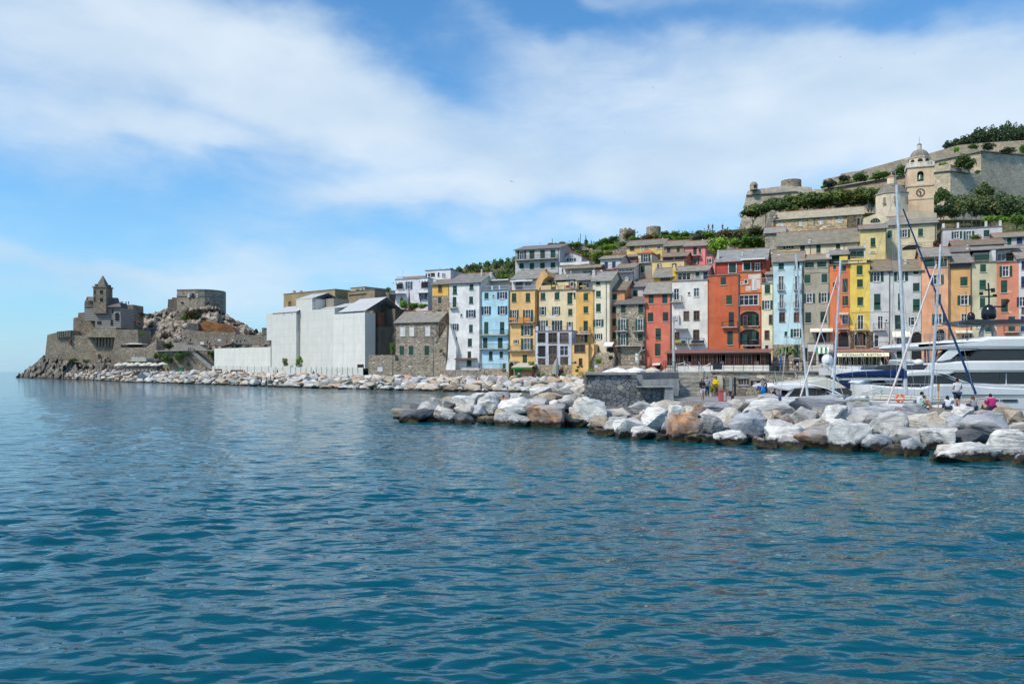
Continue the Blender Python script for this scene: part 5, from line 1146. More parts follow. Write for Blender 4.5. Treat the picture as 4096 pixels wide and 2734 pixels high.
house('rubble_shed', 'low rubble building between the brown house and the white villa', Z3, (1357,345,1528,440), 32, 7, (1.2,1.05,.9), ('f',), '', M=RB, ext=4)
# hoarding along the promenade
def hoard(px0, px1, n, label):
 r = empty('hoarding', (0,0,0), 0, label, 'fence'); pts = []
 for i in range(n+1): px = px0+(px1-px0)*i/n; Y = f_back(px)+2.5; pts.append(Vector(((px-CX)/F*Y, Y, f_z(px)-.35)))
 mb = MB(); ps = MB(); H = 2.15
 for a, b in zip(pts, pts[1:]):
  for k in range(8):
   z0, z1 = H*k/8, H*(k+1)/8; d = Vector((0,-.05,0)); mb.quad(a+Vector((0,0,z0)), b+Vector((0,0,z0)), b+d+Vector((0,0,z0+.02)), a+d+Vector((0,0,z0+.02))).quad(a+d+Vector((0,0,z0+.02)), b+d+Vector((0,0,z0+.02)), b+Vector((0,0,z1)), a+Vector((0,0,z1)))
  ps.tube([a+Vector((0,-.1,0)), a+Vector((0,-.1,H+.12))], .05, 4)
 mb.build('panels', PT, r, (.58,.58,.53)); ps.build('posts', MT, r, (.3,.32,.33)); return r
hoard(848, 1160, 11, 'pale corrugated hoarding left of the sheeted building'); hoard(1162, 1452, 14, 'pale corrugated hoarding in front of the sheeted building')
# ------------------------------------------------------------------ hillside behind the village
HSK = [(1440,1210,40),(1560,1175,45),(1700,1130,50),(1800,1090,52),(1900,1066,54),(2060,1040,56),(2190,985,58),(2300,976,60),(2400,968,62),(2480,948,62),(2620,938,64),(2800,932,66),(2960,915,70),(3060,900,80),(3200,880,95),(3500,800,110),(3700,700,120),(4096,575,135),(4500,500,140)]
def hs(px, k): return interp([(a, (b, c)[k]) for a, b, c in HSK], px)
rows = []
for i in range(26):
 t = i/25; row = []
 for px in range(1440, 4500, 34):
  s = 8+(hs(px,1)-8)*t; P = ROW.off(s).hit(px, 1483); y = 1478+(hs(px,0)-1478)*(t**1.12)
  z = ROW.off(s).hit(px, y).z; z += mn.fractal(Vector((P.x*.12, P.y*.12, 3)), 1, 2, 3)*1.0*min(1, t*3)
  row.append((P.x, P.y, z))
 rows.append(row)
rows.append([(x*1.25, y*1.25, z-14) for x, y, z in rows[-1]]); rows.append([(x*1.5, y*1.5, -3) for x, y, z in rows[-2]])
def m_hill(t, p):
 o = ocoord(t); n = t.noise(o, .12, 8, .7, .5); c = t.ramp(n, [(.32, (.02,.045,.012)), (.47, (.05,.075,.02)), (.56, (.13,.11,.06)), (.68, (.24,.21,.16))])
 t.l.new(c, p.inputs['Base Color']); p.inputs['Roughness'].default_value = .95; bump(t, p, t.noise(o, 1.2, 8, .7), .8, .5)
HILL = mat('hill_ground', m_hill)
sheet_grid('hillside', rows, HILL, label='steep green hillside behind the village')
for i, (fr, pts, off) in enumerate(((U1, [(1500,470),(1505,395),(1885,392),(1890,430),(1975,432),(1975,475)], 54), (Z5, [(165,225),(170,150),(380,135),(560,118),(560,200)], 48), (U1, [(1900,520),(1905,465),(2349,450),(2349,510)], 50), (U2, [(0,470),(0,400),(360,385),(360,455)], 46), (U2, [(1700,410),(1700,330),(1900,325),(1900,410)], 44))):
 wedge('terrace_wall', fr, pts, off, 2.5, RB, (1.5,1.38,1.2), ['dry stone terrace wall right of the large grey house', 'dry stone wall above the tall white house roof', 'dry stone terrace wall behind the white gabled house', 'dry stone wall left of the long yellow house', 'dry stone wall under the tree right of the small pink house'][i], 'wall')
def turret(name, px, y0, y1, w, off, label, ragged=False):
 pl = ROW.off(off); P = pl.hit(px, y1); k = P.y/F; r = w*k/2; z0 = P.z-3; z1 = pl.hit(px, y0).z; n = 26; mb = MB(); rg = random.Random(int(px))
 tops = [z1-(rg.random()*.8 if ragged else 0) for _ in range(n)]
 for i in range(n):
  a, b = 2*math.pi*i/n, 2*math.pi*(i+1)/n; tz, t2 = tops[i], tops[(i+1) % n]
  p = lambda an, q, z: (P.x+math.cos(an)*q, P.y+r+math.sin(an)*q, z)
  mb.quad(p(a,r*1.04,z0), p(b,r*1.04,z0), p(b,r,t2), p(a,r,tz)).quad(p(a,r*.8,tz), p(b,r*.8,t2), p(b,r*.8,z0), p(a,r*.8,z0)).quad(p(a,r,tz), p(b,r,t2), p(b,r*.8,t2), p(a,r*.8,tz))
 return tag(mb.build(name, RB, color=(1.5,1.35,1.15)), label, 'tower')
turret('ruined_tower', 2400+383/3.3557, 880+98/3.3557, 975, 64, 58, 'ruined round stone tower with broken rim on the ridge, left one', True)
turret('ruined_tower', 2400+736/3.3557, 880+78/3.3557, 935, 57, 64, 'round stone tower stump with an even rim on the ridge, right one')
# ------------------------------------------------------------------ parish church
nave = house('church_nave', 'long stone church nave with slate roof and white window panels', R6, (500,1092,1440,1240), 31, 10, (3.0,2.5,1.75), ('g',1022,5.5),
  'V 575 1153 603 1200;V 777 1133 803 1188;V 994 1115 1021 1171;V 1186 1092 1216 1155;PP 525 1120 1200;PP 932 1095 1180;BX 1275 1075 1440 1240 -.5 .5 .75 .66 .5 s;D 1380 1100 1412 1185 -.6', M=RBB, cat='church', ext=8, roofcol=(1.5,1.35,1.05))
house('church_aisle', 'grey stone church end wall with a small arched window', R6, (418,1255,622,1440), 27, 8, (2.0,1.9,1.75), ('g',1205,3), 'D 556 1295 580 1332', M=RBB, cat='church', ext=6)
wedge('church_gable', R6, [(418,1300),(418,1178),(440,1172),(470,1030),(490,1018),(520,1022),(548,1068),(505,1125),(505,1300)], 30.5, 1.2, RBB, (1.5,1.45,1.35), 'stepped stone gable at the left end of the church nave', 'gable')
wedge('church_pediment', R7, [(140,1250),(142,1105),(262,1060),(300,1062),(405,1105),(405,1250)], 24, 5, PL, (.76,.66,.44), 'cream pediment with half-round window below the dome', 'pediment')
pw = empty('lunette_window', (0,0,0), 0, 'half-round window in the cream pediment below the dome', 'window')
A_ = ROW.off(23.9).hit(*R7(213,1143)); B_ = ROW.off(23.9).hit(*R7(315,1143)); rr = (B_-A_).xy.length/2; pw.location = (A_+B_)/2; pw.rotation_euler = (0,0,-TH)
pp = [(rr*math.cos(math.pi*i/10), rr*.85*math.sin(math.pi*i/10)) for i in range(11)]
MB().prism(pp, -.05, .05).build('pane', GLA, pw); mb = MB()
for i in range(1, 4): mb.tube([(-rr+2*rr*i/4,-.08,0),(-rr+2*rr*i/4,-.08,rr*.7)], .05, 4)
mb.build('frame', PT, pw, (.3,.25,.2))
wedge('transept_wall', R7, [(575,1160),(575,1045),(640,1020),(720,1022),(905,1050),(912,1160)], 25, 8, PL, (.55,.46,.33), 'low transept roof wall at the foot of the bell tower', 'wall')
def at_c(fr, x, off): return ROW.off(off).hit(fr(x, 0)[0], 1483)
def octa(name, fr, x, off, prof, m, col, parent, n=8, rot=math.pi/8, sm=None):
 """turned part: profile = (half width in frame px, y in frame px)"""
 C_ = at_c(fr, x, off); k = C_.y/F/fr.k; pr = [(max(.01, r*k), EYE-(fr(0, y)[1]-HY)/F*C_.y-parent.location.z) for r, y in prof]
 o = MB().lathe(list(reversed(pr)), n).build(name, m, parent, col, smooth=bool(sm), angle=sm); o.rotation_euler = (0,0,rot-TH+parent.rotation_euler.z*0); return o
dome = empty('church_dome', tuple(at_c(R7, 434, 34)), 0, 'octagonal cream drum with slate dome and small lantern', 'dome'); dome.location.z = 25
octa('drum', R7, 434, 34, [(163,860),(163,1110)], PL, (.74,.62,.45), dome)
octa('cornice', R7, 434, 34, [(152,852),(172,855),(172,868),(160,872)], CON, (1.2,1.1,.95), dome)
octa('dome_shell', R7, 434, 34, [(38,752),(72,762),(108,785),(132,815),(151,853)], SL, (.8,.76,.7), dome)
octa('lantern', R7, 424, 34, [(46,680),(44,752)], PL, (.76,.62,.42), dome)
octa('lantern_roof', R7, 424, 34, [(2,645),(52,682)], TL, (.5,.25,.15), dome); octa('finial', R7, 424, 34, [(1,628),(8,634),(2,648)], PT, (.7,.65,.6), dome)
Cd = at_c(R7, 434, 34); kd = Cd.y/F/R7.k
for dx, w in ((-135,22),(-30,32),(95,22)):
 o = MB().box(-w*kd/2, -.1, 0, w*kd/2, .06, 58*kd).box(-w*kd/2-.15, -.25, -.25, w*kd/2+.15, .0, -.05).build('window', PT, dome, (.22,.2,.12)); a = dx/172*1.1; rr = 172*kd*.95
 o.location = (math.sin(a-TH*.0)*rr, -math.cos(a)*rr, EYE-(R7(0,968)[1]-HY)/F*Cd.y-25); o.rotation_euler = (0,0,a)
# bell tower
tw_ = empty('bell_tower', tuple(at_c(R7, 724, 42)), -TH, 'tall cream church bell tower with clock, bell opening, balustrade and dome', 'bell tower')
Ct = at_c(R7, 724, 42); kt = Ct.y/F/R7.k; tw_.location.z = 20
def tz(y): return EYE-(R7(0,y)[1]-HY)/F*Ct.y-20
hw = 122*kt
cT = (.76,.56,.37)
def sq(name, h, y0, y1, c, m=PL): return MB().box(-h, -h, tz(y1), h, h, tz(y0)).build(name, m, tw_, c)
sq('shaft', hw, 792, 1100, cT)
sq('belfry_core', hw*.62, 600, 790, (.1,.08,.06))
b = MB()                                     # belfry storey with real openings
oz0, oz1, ow = tz(745), tz(640), 30*kt
for a in range(4):
 s = len(b.v); H1, H0 = tz(602), tz(790)
 b.box(-hw+.02, -hw, H0+.003, -ow, -hw+.7, H1-.003).box(ow, -hw, H0+.003, hw-.72, -hw+.7, H1-.003).box(-ow, -hw+.005, H0+.004, ow, -hw+.69, oz0).box(-ow, -hw+.005, oz1, ow, -hw+.69, H1-.004)
 b.xf(Matrix.Rotation(a*math.pi/2, 4, 'Z'), s)
b.build('belfry', PL, tw_, cT)
b = MB()
for a in range(4):
 s = len(b.v); n = 6; zc = oz1-ow
 for sg in (-1, 1):
  pts = [(sg*ow*math.cos(math.pi/2*i/n), zc+ow*math.sin(math.pi/2*i/n)) for i in range(n+1)]
  for p, q in zip(pts, pts[1:]): b.prism([p, q, (q[0], oz1+.01), (p[0], oz1+.01)] if sg < 0 else [p, (p[0], oz1+.01), (q[0], oz1+.01), q], -hw+.02, -hw+.3)
 b.xf(Matrix.Rotation(a*math.pi/2, 4, 'Z'), s)
fix_normals(b.build('arch', PL, tw_, cT))
o = MB().lathe([(.03,1.5),(.35,1.45),(.5,1.1),(.62,.5),(.85,.1),(.9,0)], 16).build('bell', MT, tw_, (.10,.16,.12), smooth=True); o.location = (0, -hw+.9, tz(728))
for y, h, c in ((596,hw*1.08,(1.9,1.75,1.5)), (792,hw*1.06,(1.9,1.6,1.3)), (930,hw*1.03,(1.7,1.45,1.2))): sq('cornice', h, y-5, y+5, c, CON)
def balu(y0, y1, h, n, nm):
 b = MB()
 for a in range(4):
  s = len(b.v); b.box(-h, -h, tz(y0+6), h, -h+.25, tz(y0)).box(-h, -h, tz(y1), h-.26, -h+.25, tz(y1-4))
  for i in range(n):
   x = -h+.15+(2*h-.3)*i/(n-1); r_ = .16 if i % 6 in (0, 5) else .07; b.box(x-r_, -h+.02, tz(y1-4), x+r_, -h+.23, tz(y0+6))
  b.xf(Matrix.Rotation(a*math.pi/2, 4, 'Z'), s)
 b.build(nm, PL, tw_, (.82,.76,.66))
balu(545, 590, hw*1.05, 18, 'balustrade')
b = MB().box(-ow, -hw-.05, tz(750), ow, -hw+.1, tz(745))
for i in range(6): x = -ow+.1+(2*ow-.2)*i/5; b.box(x-.06, -hw-.04, tz(778), x+.06, -hw-.01, tz(750))
b.build('balustrade', PL, tw_, (.8,.75,.65))
def oc2(name, prof, m, c, n=8, sm=None):
 o = MB().lathe([(max(.01, r*kt), tz(y)) for r, y in reversed(prof)], n).build(name, m, tw_, c, smooth=bool(sm), angle=sm); o.rotation_euler = (0,0,math.pi/8); return o
oc2('octagon', [(106,490),(106,592)], PL, (.80,.60,.40)); oc2('cornice', [(100,478),(112,484),(112,492),(104,496)], CON, (1.8,1.6,1.3))
oc2('dome_shell', [(26,394),(50,402),(72,418),(88,442),(98,480)], SL, (.95,.9,.85)); oc2('ribs', [(27,392),(51,400),(73,416),(89,440),(99,478)], SL, (.95,.9,.85))
oc2('lantern', [(24,340),(22,345),(22,394)], PL, (.72,.66,.56), 10); oc2('lantern_cap', [(1,318),(14,326),(26,340)], SL, (.9,.88,.85), 10)
MB().tube([(0,0,tz(320)),(0,0,tz(255))], .05, 4).build('spike', MT, tw_, (.3,.3,.3))
for a in (-.78, 0, .78):
 o = MB().lathe([(.01,.06),(.42,.06),(.52,.0),(.52,-.05)], 14).build('round_window', DARK, tw_); o.rotation_euler = (R(90), 0, a); rr = 106*kt*.93; o.location = (math.sin(a)*rr, -math.cos(a)*rr, tz(527))
ck = MB().lathe([(42*kt,0),(42*kt,.05),(36*kt,.05),(36*kt,0)], 28);
for i in range(12):
 a = math.pi*i/6; s = len(ck.v); ck.box(-.07, 27*kt, 0, .07, 37*kt, .06).xf(Matrix.Rotation(a, 4, 'Z'), s)
s = len(ck.v); ck.box(-.08, -.3, .06, .08, 32*kt, .1).xf(Matrix.Rotation(math.pi, 4, 'Z'), s); s = len(ck.v); ck.box(-.09, -.2, .06, .09, 24*kt, .1).xf(Matrix.Rotation(R(45), 4, 'Z'), s)
o = ck.build('clock', PT, tw_, (.07,.05,.035)); o.location = (0, -hw-.02, tz(862)); o.rotation_euler = (R(90), 0, 0)
# ------------------------------------------------------------------ fortress
def thrupt(theta, fr, x, off): P = at_c(fr, x, off); return Plane(theta, P.x*math.sin(theta)+P.y*math.cos(theta))
FC = (1.25,1.12,.95)
fb = wedge('fort_bastion', R6, [(120,1330),(150,1205),(222,866),(740,824),(765,832),(912,842),(912,1330)], 78, 14, FORT, (1.35,1.25,1.12), 'sloping left bastion of the hilltop fortress', 'fortress')
wedge('parapet', R6, [(222,862),(238,820),(345,800),(620,764),(740,772),(905,780),(905,838),(765,828),(740,820)], 78.2, 3, FORT, (1.5,1.42,1.3), parent=fb)
wedge('string_course', R6, [(220,867),(222,858),(740,818),(765,826),(765,833),(740,826)], 77.6, .5, CON, (.8,.75,.68), parent=fb)
def dome_box(name, fr, x, y0, ym, y1, w, off, label, drum=True):
 C_ = at_c(fr, x, off); k = C_.y/F/fr.k; z = lambda y: EYE-(fr(0, y)[1]-HY)/F*C_.y; r = w/2*k; h = z(y0)-z(ym)
 e = empty(name, (C_.x, C_.y, z(y1)), 0, label, 'tower'); MB().lathe([(r,0),(r,z(ym)-z(y1))], 16).build('drum', FORT, e, (1.3,1.15,1))
 MB().lathe([(r*1.05*math.cos(math.pi/2*i/6), z(ym)-z(y1)+h*math.sin(math.pi/2*i/6)) for i in range(6)]+[(.02, z(y0)-z(y1))], 16).build('cap', FORT, e, (.9,.9,.75), smooth=True)
 MB().box(-.3,-r-.03,.4,.3,-r+.3,1.3).build('loophole', DARK, e); return e
dome_box('sentry_box', R6, 300, 722, 768, 812, 78, 77, 'domed round sentry box on the left corner of the fortress')
turret('round_keep', R6(727,0)[0], R6(0,690)[1], R6(0,775)[1], 78, 82, 'broad round keep rising over the fortress parapet')
wedge('fort_curtain', R7, [(-427,1050),(-427,808),(-277,800),(261,706),(600,648),(862,600),(862,1050)], 88, 5, FORT, (1.5,1.3,1.1), 'long pale curtain wall of the fortress running up to the right', 'fortress')
wedge('curtain_coping', R7, [(-277,800),(-277,790),(261,696),(600,638),(862,590),(862,602),(600,650),(261,708)], 87.4, 5.8, CON, (1.8,1.6,1.35), 'pale worn coping along the top of the long curtain wall', 'coping')
uw = wedge('fort_rampart', R7, [(-277,820),(-277,700),(-100,662),(-97,640),(-40,632),(0,622),(100,608),(330,547),(600,472),(830,427),(1130,342),(1400,317),(1950,283),(1950,620),(830,640)], 116, 5, FORT, (1.15,1.05,.9), 'upper rampart of the fortress along the hill crest', 'fortress')
wedge('parapet_walk', R7, [(830,520),(830,500),(1370,395),(1370,415)], 112, 2, CON, (1.4,1.35,1.2), parent=uw)
pL = thrupt(R(52), R7, 1370, 92); pR = thrupt(R(-22), R7, 1370, 92)
b1 = wedge('great_bastion', R7, [(835,1120),(835,520),(1370,402),(1370,1120)], pL, 8, FORT, (1.5,1.32,1.1), 'great fortress bastion, its sunlit left face', 'fortress')
b2 = wedge('great_bastion', R7, [(1371,1120),(1371,402),(1950,455),(1950,1120)], pR, 8, FORT, (1.5,1.4,1.25), 'great fortress bastion, its broad shaded right face', 'fortress')
for bb, p_, pts in ((b1, pL, [(835,520),(835,512),(1372,394),(1372,404)]), (b2, pR, [(1371,404),(1371,394),(1950,446),(1950,457)])):
 wedge('string_course', R7, pts, Plane(p_.th, p_.c-.5), .7, CON, (.9,.85,.78), parent=bb)
qL = thrupt(R(50), R7, 1050, 76); qR = thrupt(R(-18), R7, 1050, 76)
c1 = wedge('low_bastion', R7, [(848,1120),(848,572),(1010,540),(1050,540),(1050,1120)], qL, 6, FORT, (1.5,1.35,1.12), 'lower fortress bastion behind the bell tower, sunlit left face', 'fortress')
c2 = wedge('low_bastion', R7, [(1051,1120),(1051,540),(1062,580),(1255,590),(1262,630),(1392,642),(1392,1120)], qR, 6, FORT, (1.45,1.38,1.25), 'lower fortress bastion behind the bell tower, shaded right face', 'fortress')
wedge('string_course', R7, [(848,632),(848,624),(1051,600),(1051,608)], Plane(qL.th, qL.c-.4), .5, CON, (.9,.85,.78), parent=c1)
wedge('string_course', R7, [(1051,612),(1051,604),(1258,630),(1258,640)], Plane(qR.th, qR.c-.4), .5, CON, (.9,.85,.78), parent=c2)
# ------------------------------------------------------------------ headland with the striped church
def strip(name, fr, sky, base, Yf, Yb, cols, rows_n, m, col, label, amp=1.5, fq=.12, pw_=1.0):
 rows = []; X0, X1 = sky[0][0], sky[-1][0]
 for i in range(rows_n+1):
  t = i/rows_n; row = []
  for j in range(cols+1):
   x = X0+(X1-X0)*j/cols; px = fr(x, 0)[0]; ys = fr(0, interp(sky, x))[1]; yb = fr(0, interp(base, x))[1]
   Y = Yf(px)+(Yb(px)-Yf(px))*t; y = yb+(ys-yb)*t**pw_; k = 1 if 0 < t < 1 else .35
   v = Vector(((px-CX)/F*Y*fq, y*.05, Y*fq)); e = mn.fractal(v, .9, 2.1, 5)*amp*k; Y2 = Y+e*1.3
   z = EYE-(y-HY)/F*Y+mn.fractal(v*2.3+Vector((9,9,9)), .9, 2.1, 4)*amp*.5*k
   row.append(((px-CX)/F*Y2, Y2, z))
  rows.append(row)
 rows.insert(0, [(x, y-1, min(z, 0)-2.5) for x, y, z in rows[0]])
 rows.append([(x*1.05, y*1.05, z-4) for x, y, z in rows[-1]]); rows.append([(x*1.1, y*1.1, -3) for x, y, z in rows[-2]])
 return sheet_grid(name, rows, m, label=label, color=col)
def m_cliff(lo, mi, hi, dk):
 def fn(t, p):
  o = ocoord(t); n = t.noise(o, .16, 8, .68, .5); c = t.ramp(n, [(.33, lo), (.5, mi), (.66, hi)])
  v = t.noise(t.mapping(o, rot=(.3,.5,.2), sc=(.5,.5,1.6)), .5, 8, .75, .5); c = t.mix(t.ramp(v, [(.40, 1.), (.52, 0.)]), c, dk)
  gz = t.new('ShaderNodeSeparateXYZ'); t.l.new(t.new('ShaderNodeNewGeometry').outputs['Position'], gz.inputs[0])
  c = t.mix(t.ramp(t.math('MULTIPLY', gz.outputs[2], .2), [(.06, 1.), (.25, 0.)]), c, (.06,.045,.03,1))
  t.l.new(c, p.inputs['Base Color']); p.inputs['Roughness'].default_value = .92; bump(t, p, t.noise(o, .8, 9, .75), .9, .8)
 return fn
CL1 = mat('dark_cliff', m_cliff((.10,.09,.08), (.20,.175,.15), (.42,.36,.29), (.05,.045,.045)))
CL2 = mat('pink_cliff', m_cliff((.10,.10,.06), (.34,.28,.22), (.56,.47,.39), (.085,.08,.07)))
CL3 = mat('headland_turf', m_cliff((.06,.075,.03), (.16,.14,.10), (.24,.21,.17), (.08,.075,.05)))
ORC = mat('rusty_cliff', m_cliff((.22,.085,.025), (.36,.14,.045), (.42,.22,.09), (.10,.07,.05)))
strip('headland_cliff', Z1, [(190,1388),(330,1283),(430,1212),(535,1105),(640,1120),(850,1165),(1060,1200),(1350,1215),(1500,1235)], [(190,1389),(600,1400),(1000,1418),(1500,1440)],
      lambda px: interp([(60,425),(300,337),(500,262)], px)-1, lambda px: interp([(60,430),(150,400),(300,362),(500,310)], px), 130, 26, CL1, (1,1,1), 'dark layered cliff at the tip of the headland', 3.6, .17)
strip('headland_hill', Z2, [(-330,640),(-100,640),(100,640),(230,622),(330,618),(420,585),(520,540),(640,480),(1100,480),(1130,500),(1180,600),(1300,670),(1500,780),(1640,850),(1760,905),(1900,980)], [(-330,1300),(0,1310),(900,1316),(1900,1330)],
      lambda px: interp([(390,345),(500,335),(700,305),(880,300),(1100,285)], px), lambda px: interp([(390,388),(700,402),(880,396),(1100,345)], px), 210, 60, CL2, (1,1,1), 'bare pink and grey rocky hill of the headland', 4.2, .13, 1.0)
HP = lambda Y: flat(Y)
wedge('curtain_wall', Z1, [(540,1150),(572,868),(690,842),(870,815),(882,878),(1380,868),(1395,905),(1350,1250),(1060,1225),(640,1150)], HP(352), 9, RB, (1.65,1.45,1.2), 'dark stone sea wall under the striped church', 'wall')
pl = HP(351.5)
for X0, dx, y0, dy, n, w_m, h_m, lb in ((1150,38,905,0,6,.8,3.8,'row of merlons under the striped church'), (690,22,842,-2.2,8,.42,2.5,'row of small merlons on the left part of the dark sea wall')):
 q0 = pl.hit(*Z1(X0, y0)); bt = empty('battlements', tuple(q0), 0, lb, 'battlements')
 for i in range(n): q = pl.hit(*Z1(X0+i*dx, y0+i*dy))-q0; MB().box(q.x, -.5, q.z-h_m, q.x+w_m, 1, q.z+.4).build('merlon', RB, bt, (1.3,1.2,1.05))
tag(MB().box(pl.hit(*Z1(835,1000)).x, 351, pl.hit(*Z1(845,985)).z, pl.hit(*Z1(855,1000)).x, 352.5, pl.hit(*Z1(845,925)).z).build('brick_opening', PT, color=(.25,.07,.04)), 'small red brick-edged opening in the dark sea wall', 'opening')
wedge('buttress_tower', Z1, [(1325,1270),(1385,905),(1400,805),(1665,806),(1668,975),(1668,1270)], HP(338), 12, RB, (1.5,1.35,1.15), 'square dark stone tower block below the striped church', 'tower')
for x in (1435,1500,1565,1620): pass
wedge('bastion_wall', Z1, [(1455,1270),(1458,1025),(1760,1020),(1885,935),(1890,1270)], HP(322), 8, RB, (1.8,1.6,1.35), 'lower rubble wall behind the small shore restaurant', 'wall')
wedge('substructure_wall', Z1, [(880,900),(885,668),(940,655),(945,605),(1020,600),(1020,668),(1150,665),(1150,780),(1075,900)], HP(358), 10, RB, (1.35,1.2,1.0), 'dark stone substructure on the sea side of the striped church', 'wall')
wedge('ruin_wall', Z1, [(1020,900),(1150,790),(1395,780),(1395,900)], HP(349), 6, RB, (1.8,1.6,1.3), 'rubble foundation wall directly below the striped church', 'wall')
def m_stripe(t, p):
 o = ocoord(t); s = t.new('ShaderNodeSeparateXYZ'); t.l.new(o, s.inputs[0]); w = t.math('FRACT', t.math('MULTIPLY', s.outputs[2], 1.25)); k = t.math('GREATER_THAN', w, .52)
 c = t.mix(k, (.11,.10,.09,1), (.46,.43,.38,1)); t.l.new(t.mix(1, c, t.ramp(t.noise(o, 1.5, 6, .7), [(.3,.7),(.7,1.1)]), 'MULTIPLY'), p.inputs['Base Color']); p.inputs['Roughness'].default_value = .9
STR = mat('striped_masonry', m_stripe)
sc = empty('striped_church', tuple(HP(350).hit(*Z1(1147,770))), 0, 'small black and white striped stone church with a pointed square tower', 'church'); bpy.context.view_layer.update()
def part_w(name, fr, pts, Y, th, m, c, par=sc): return wedge(name, fr, pts, HP(Y), th, m, c, parent=par)
part_w('nave_wall', Z1, [(1147,790),(1147,530),(1458,540),(1458,790)], 350, 12, STR, (1,1,1)); part_w('chapel_wall', Z1, [(1018,700),(1018,545),(1150,535),(1150,700)], 353, 10, STR, (1,1,1))
part_w('upper_wall', Z1, [(1018,545),(1018,480),(1045,425),(1068,470),(1130,470),(1160,535)], 352.8, 9, RB, (1.0,.95,.9)); part_w('clerestory', Z1, [(1160,530),(1160,480),(1440,480),(1452,540)], 353, 7, RB, (.9,.86,.8))
def roofq(name, A, B, C, D, Y0, Y1):
 a, b, c, d = HP(Y0).hit(*Z1(*A)), HP(Y0).hit(*Z1(*B)), HP(Y1).hit(*Z1(*C)), HP(Y1).hit(*Z1(*D)); up = Vector((0,0,.5))
 o = MB().hexa([a,b,c,d,a+up,b+up,c+up,d+up]).build(name, SL, color=(.62,.58,.55)); o.parent = sc; o.matrix_parent_inverse = sc.matrix_world.inverted()
roofq('roof', (1160,535), (1456,540), (1440,482), (1275,478), 349, 353); roofq('roof', (1270,482), (1440,482), (1425,437), (1270,430), 352.5, 357); roofq('roof', (1064,470), (1135,470), (1135,425), (1045,422), 351.5, 356)
tp_ = MB(); ca = HP(349).hit(*Z1(1130,530)); cb_ = HP(349).hit(*Z1(1285,530)); zt2 = HP(349).hit(*Z1(1205,288)).z; wd = cb_.x-ca.x
tp_.box(ca.x, 348.6, ca.z-3, cb_.x, 348.6+wd, zt2); o = tp_.build('tower', RB, color=(1.35,1.18,.98)); o.parent = sc; o.matrix_parent_inverse = sc.matrix_world.inverted()
zp = HP(351).hit(*Z1(1217,150)).z; cx_, cy_ = (ca.x+cb_.x)/2, 348.6+wd/2
p = MB(); q = [(ca.x+.7,349.3,zt2),(cb_.x-.7,349.3,zt2),(cb_.x-.7,347.9+wd,zt2),(ca.x+.7,347.9+wd,zt2)]
for i in range(4): p.quad(q[i], q[(i+1) % 4], (cx_, cy_, zp))
for x, y in ((ca.x+.8,349.4),(cb_.x-.8,349.4),(ca.x+.8,347.8+wd),(cb_.x-.8,347.8+wd)): p.box(x-.4,y-.4,zt2-.3,x+.4,y+.4,zt2+1.1)
p.box(ca.x-.3,348.3,zt2-.5,cb_.x+.3,348.9+wd,zt2+.01)
o = p.build('spire', SL, color=(.62,.58,.52)); o.parent = sc; o.matrix_parent_inverse = sc.matrix_world.inverted()
def darkbox(x0,y0,x1,y1,Y,nm='window',c=None):
 a = HP(Y).hit(*Z1(x0,y1)); b = HP(Y).hit(*Z1(x1,y0)); o = MB().box(a.x, Y-.15, a.z, b.x, Y+.3, b.z).build(nm, DARK if c is None else PT, color=c or (1,1,1)); o.parent = sc; o.matrix_parent_inverse = sc.matrix_world.inverted()
for a in ((1208,330,1221,376),(1227,330,1240,376),(1208,425,1221,468),(1227,425,1240,468),(1137,330,1150,374),(1137,415,1148,468)): darkbox(*a, 348.6)
for a in ((1212,555,1222,610),(1354,562,1364,615),(1392,612,1437,700),(1175,706,1222,745),(1336,688,1362,755)): darkbox(*a, 350, 'doorway' if a[3] > 690 else 'window')
for i in range(7): a = math.pi*i/6; x = 1415+math.cos(a)*34; y = 622-math.sin(a)*26; darkbox(x-5, y-5, x+5, y+5, 349.9, 'arch_stone', (.55,.53,.5))
wedge('terrace_house', Z1, [(1455,800),(1455,510),(1608,507),(1612,690),(1600,800)], HP(366), 10, RB, (1.3,1.15,1.0), 'dark square terrace block right of the striped church', 'building')
wedge('loggia_roof', Z1, [(1608,600),(1608,585),(1745,618),(1745,632)], HP(372), 6, SL, (.35,.35,.5), 'sloping dark loggia roof beside the terrace block', 'roof')
# castle block with round end on the rock
C0 = HP(391).hit(*Z2(626,600)); C1 = HP(391).hit(*Z2(1118,600)); wC = C1.x-C0.x; zC0 = C0.z-9; zC1 = HP(391).hit(*Z2(800,335)).z-zC0; hC = [(0,0),(wC*.52,-1.5),(wC*.7,-1),(wC*.84,1),(wC*.94,4),(wC,8.5),(wC*.97,13),(wC*.85,17),(0,17)]
cs = empty('round_castle', (C0.x, 391, zC0), 0, 'grey stone block with a rounded right end on top of the rock', 'castle')
fix_normals(MB().prism(hC, 0, zC1, 'z').build('wall', RB, cs, (1.6,1.45,1.25))); mb = MB(); mb.prism([(x*1.006-.1, y-.3) for x, y in hC], zC1-3.0, zC1-2.5, 'z').prism([(x*1.004-.05, y-.2) for x, y in hC], zC1+.003, zC1+.5, 'z'); fix_normals(mb.build('cornice', CON, cs, (.9,.85,.8)))
for x0, y0, x1, y1, c in ((760,375,785,422,(.6,.6,.6)),(808,375,835,422,None),(863,378,888,422,(.6,.6,.6)),(670,472,700,488,None),(990,478,1012,500,None)):
 a = HP(390).hit(*Z2(x0,y1)); b = HP(390).hit(*Z2(x1,y0)); xx = a.x-C0.x; MB().box(xx, -1.7 if xx > 4 else -.9, a.z-zC0, b.x-C0.x, -.3, b.z-zC0).build('window', PT if c else DARK, cs, c or (1,1,1))
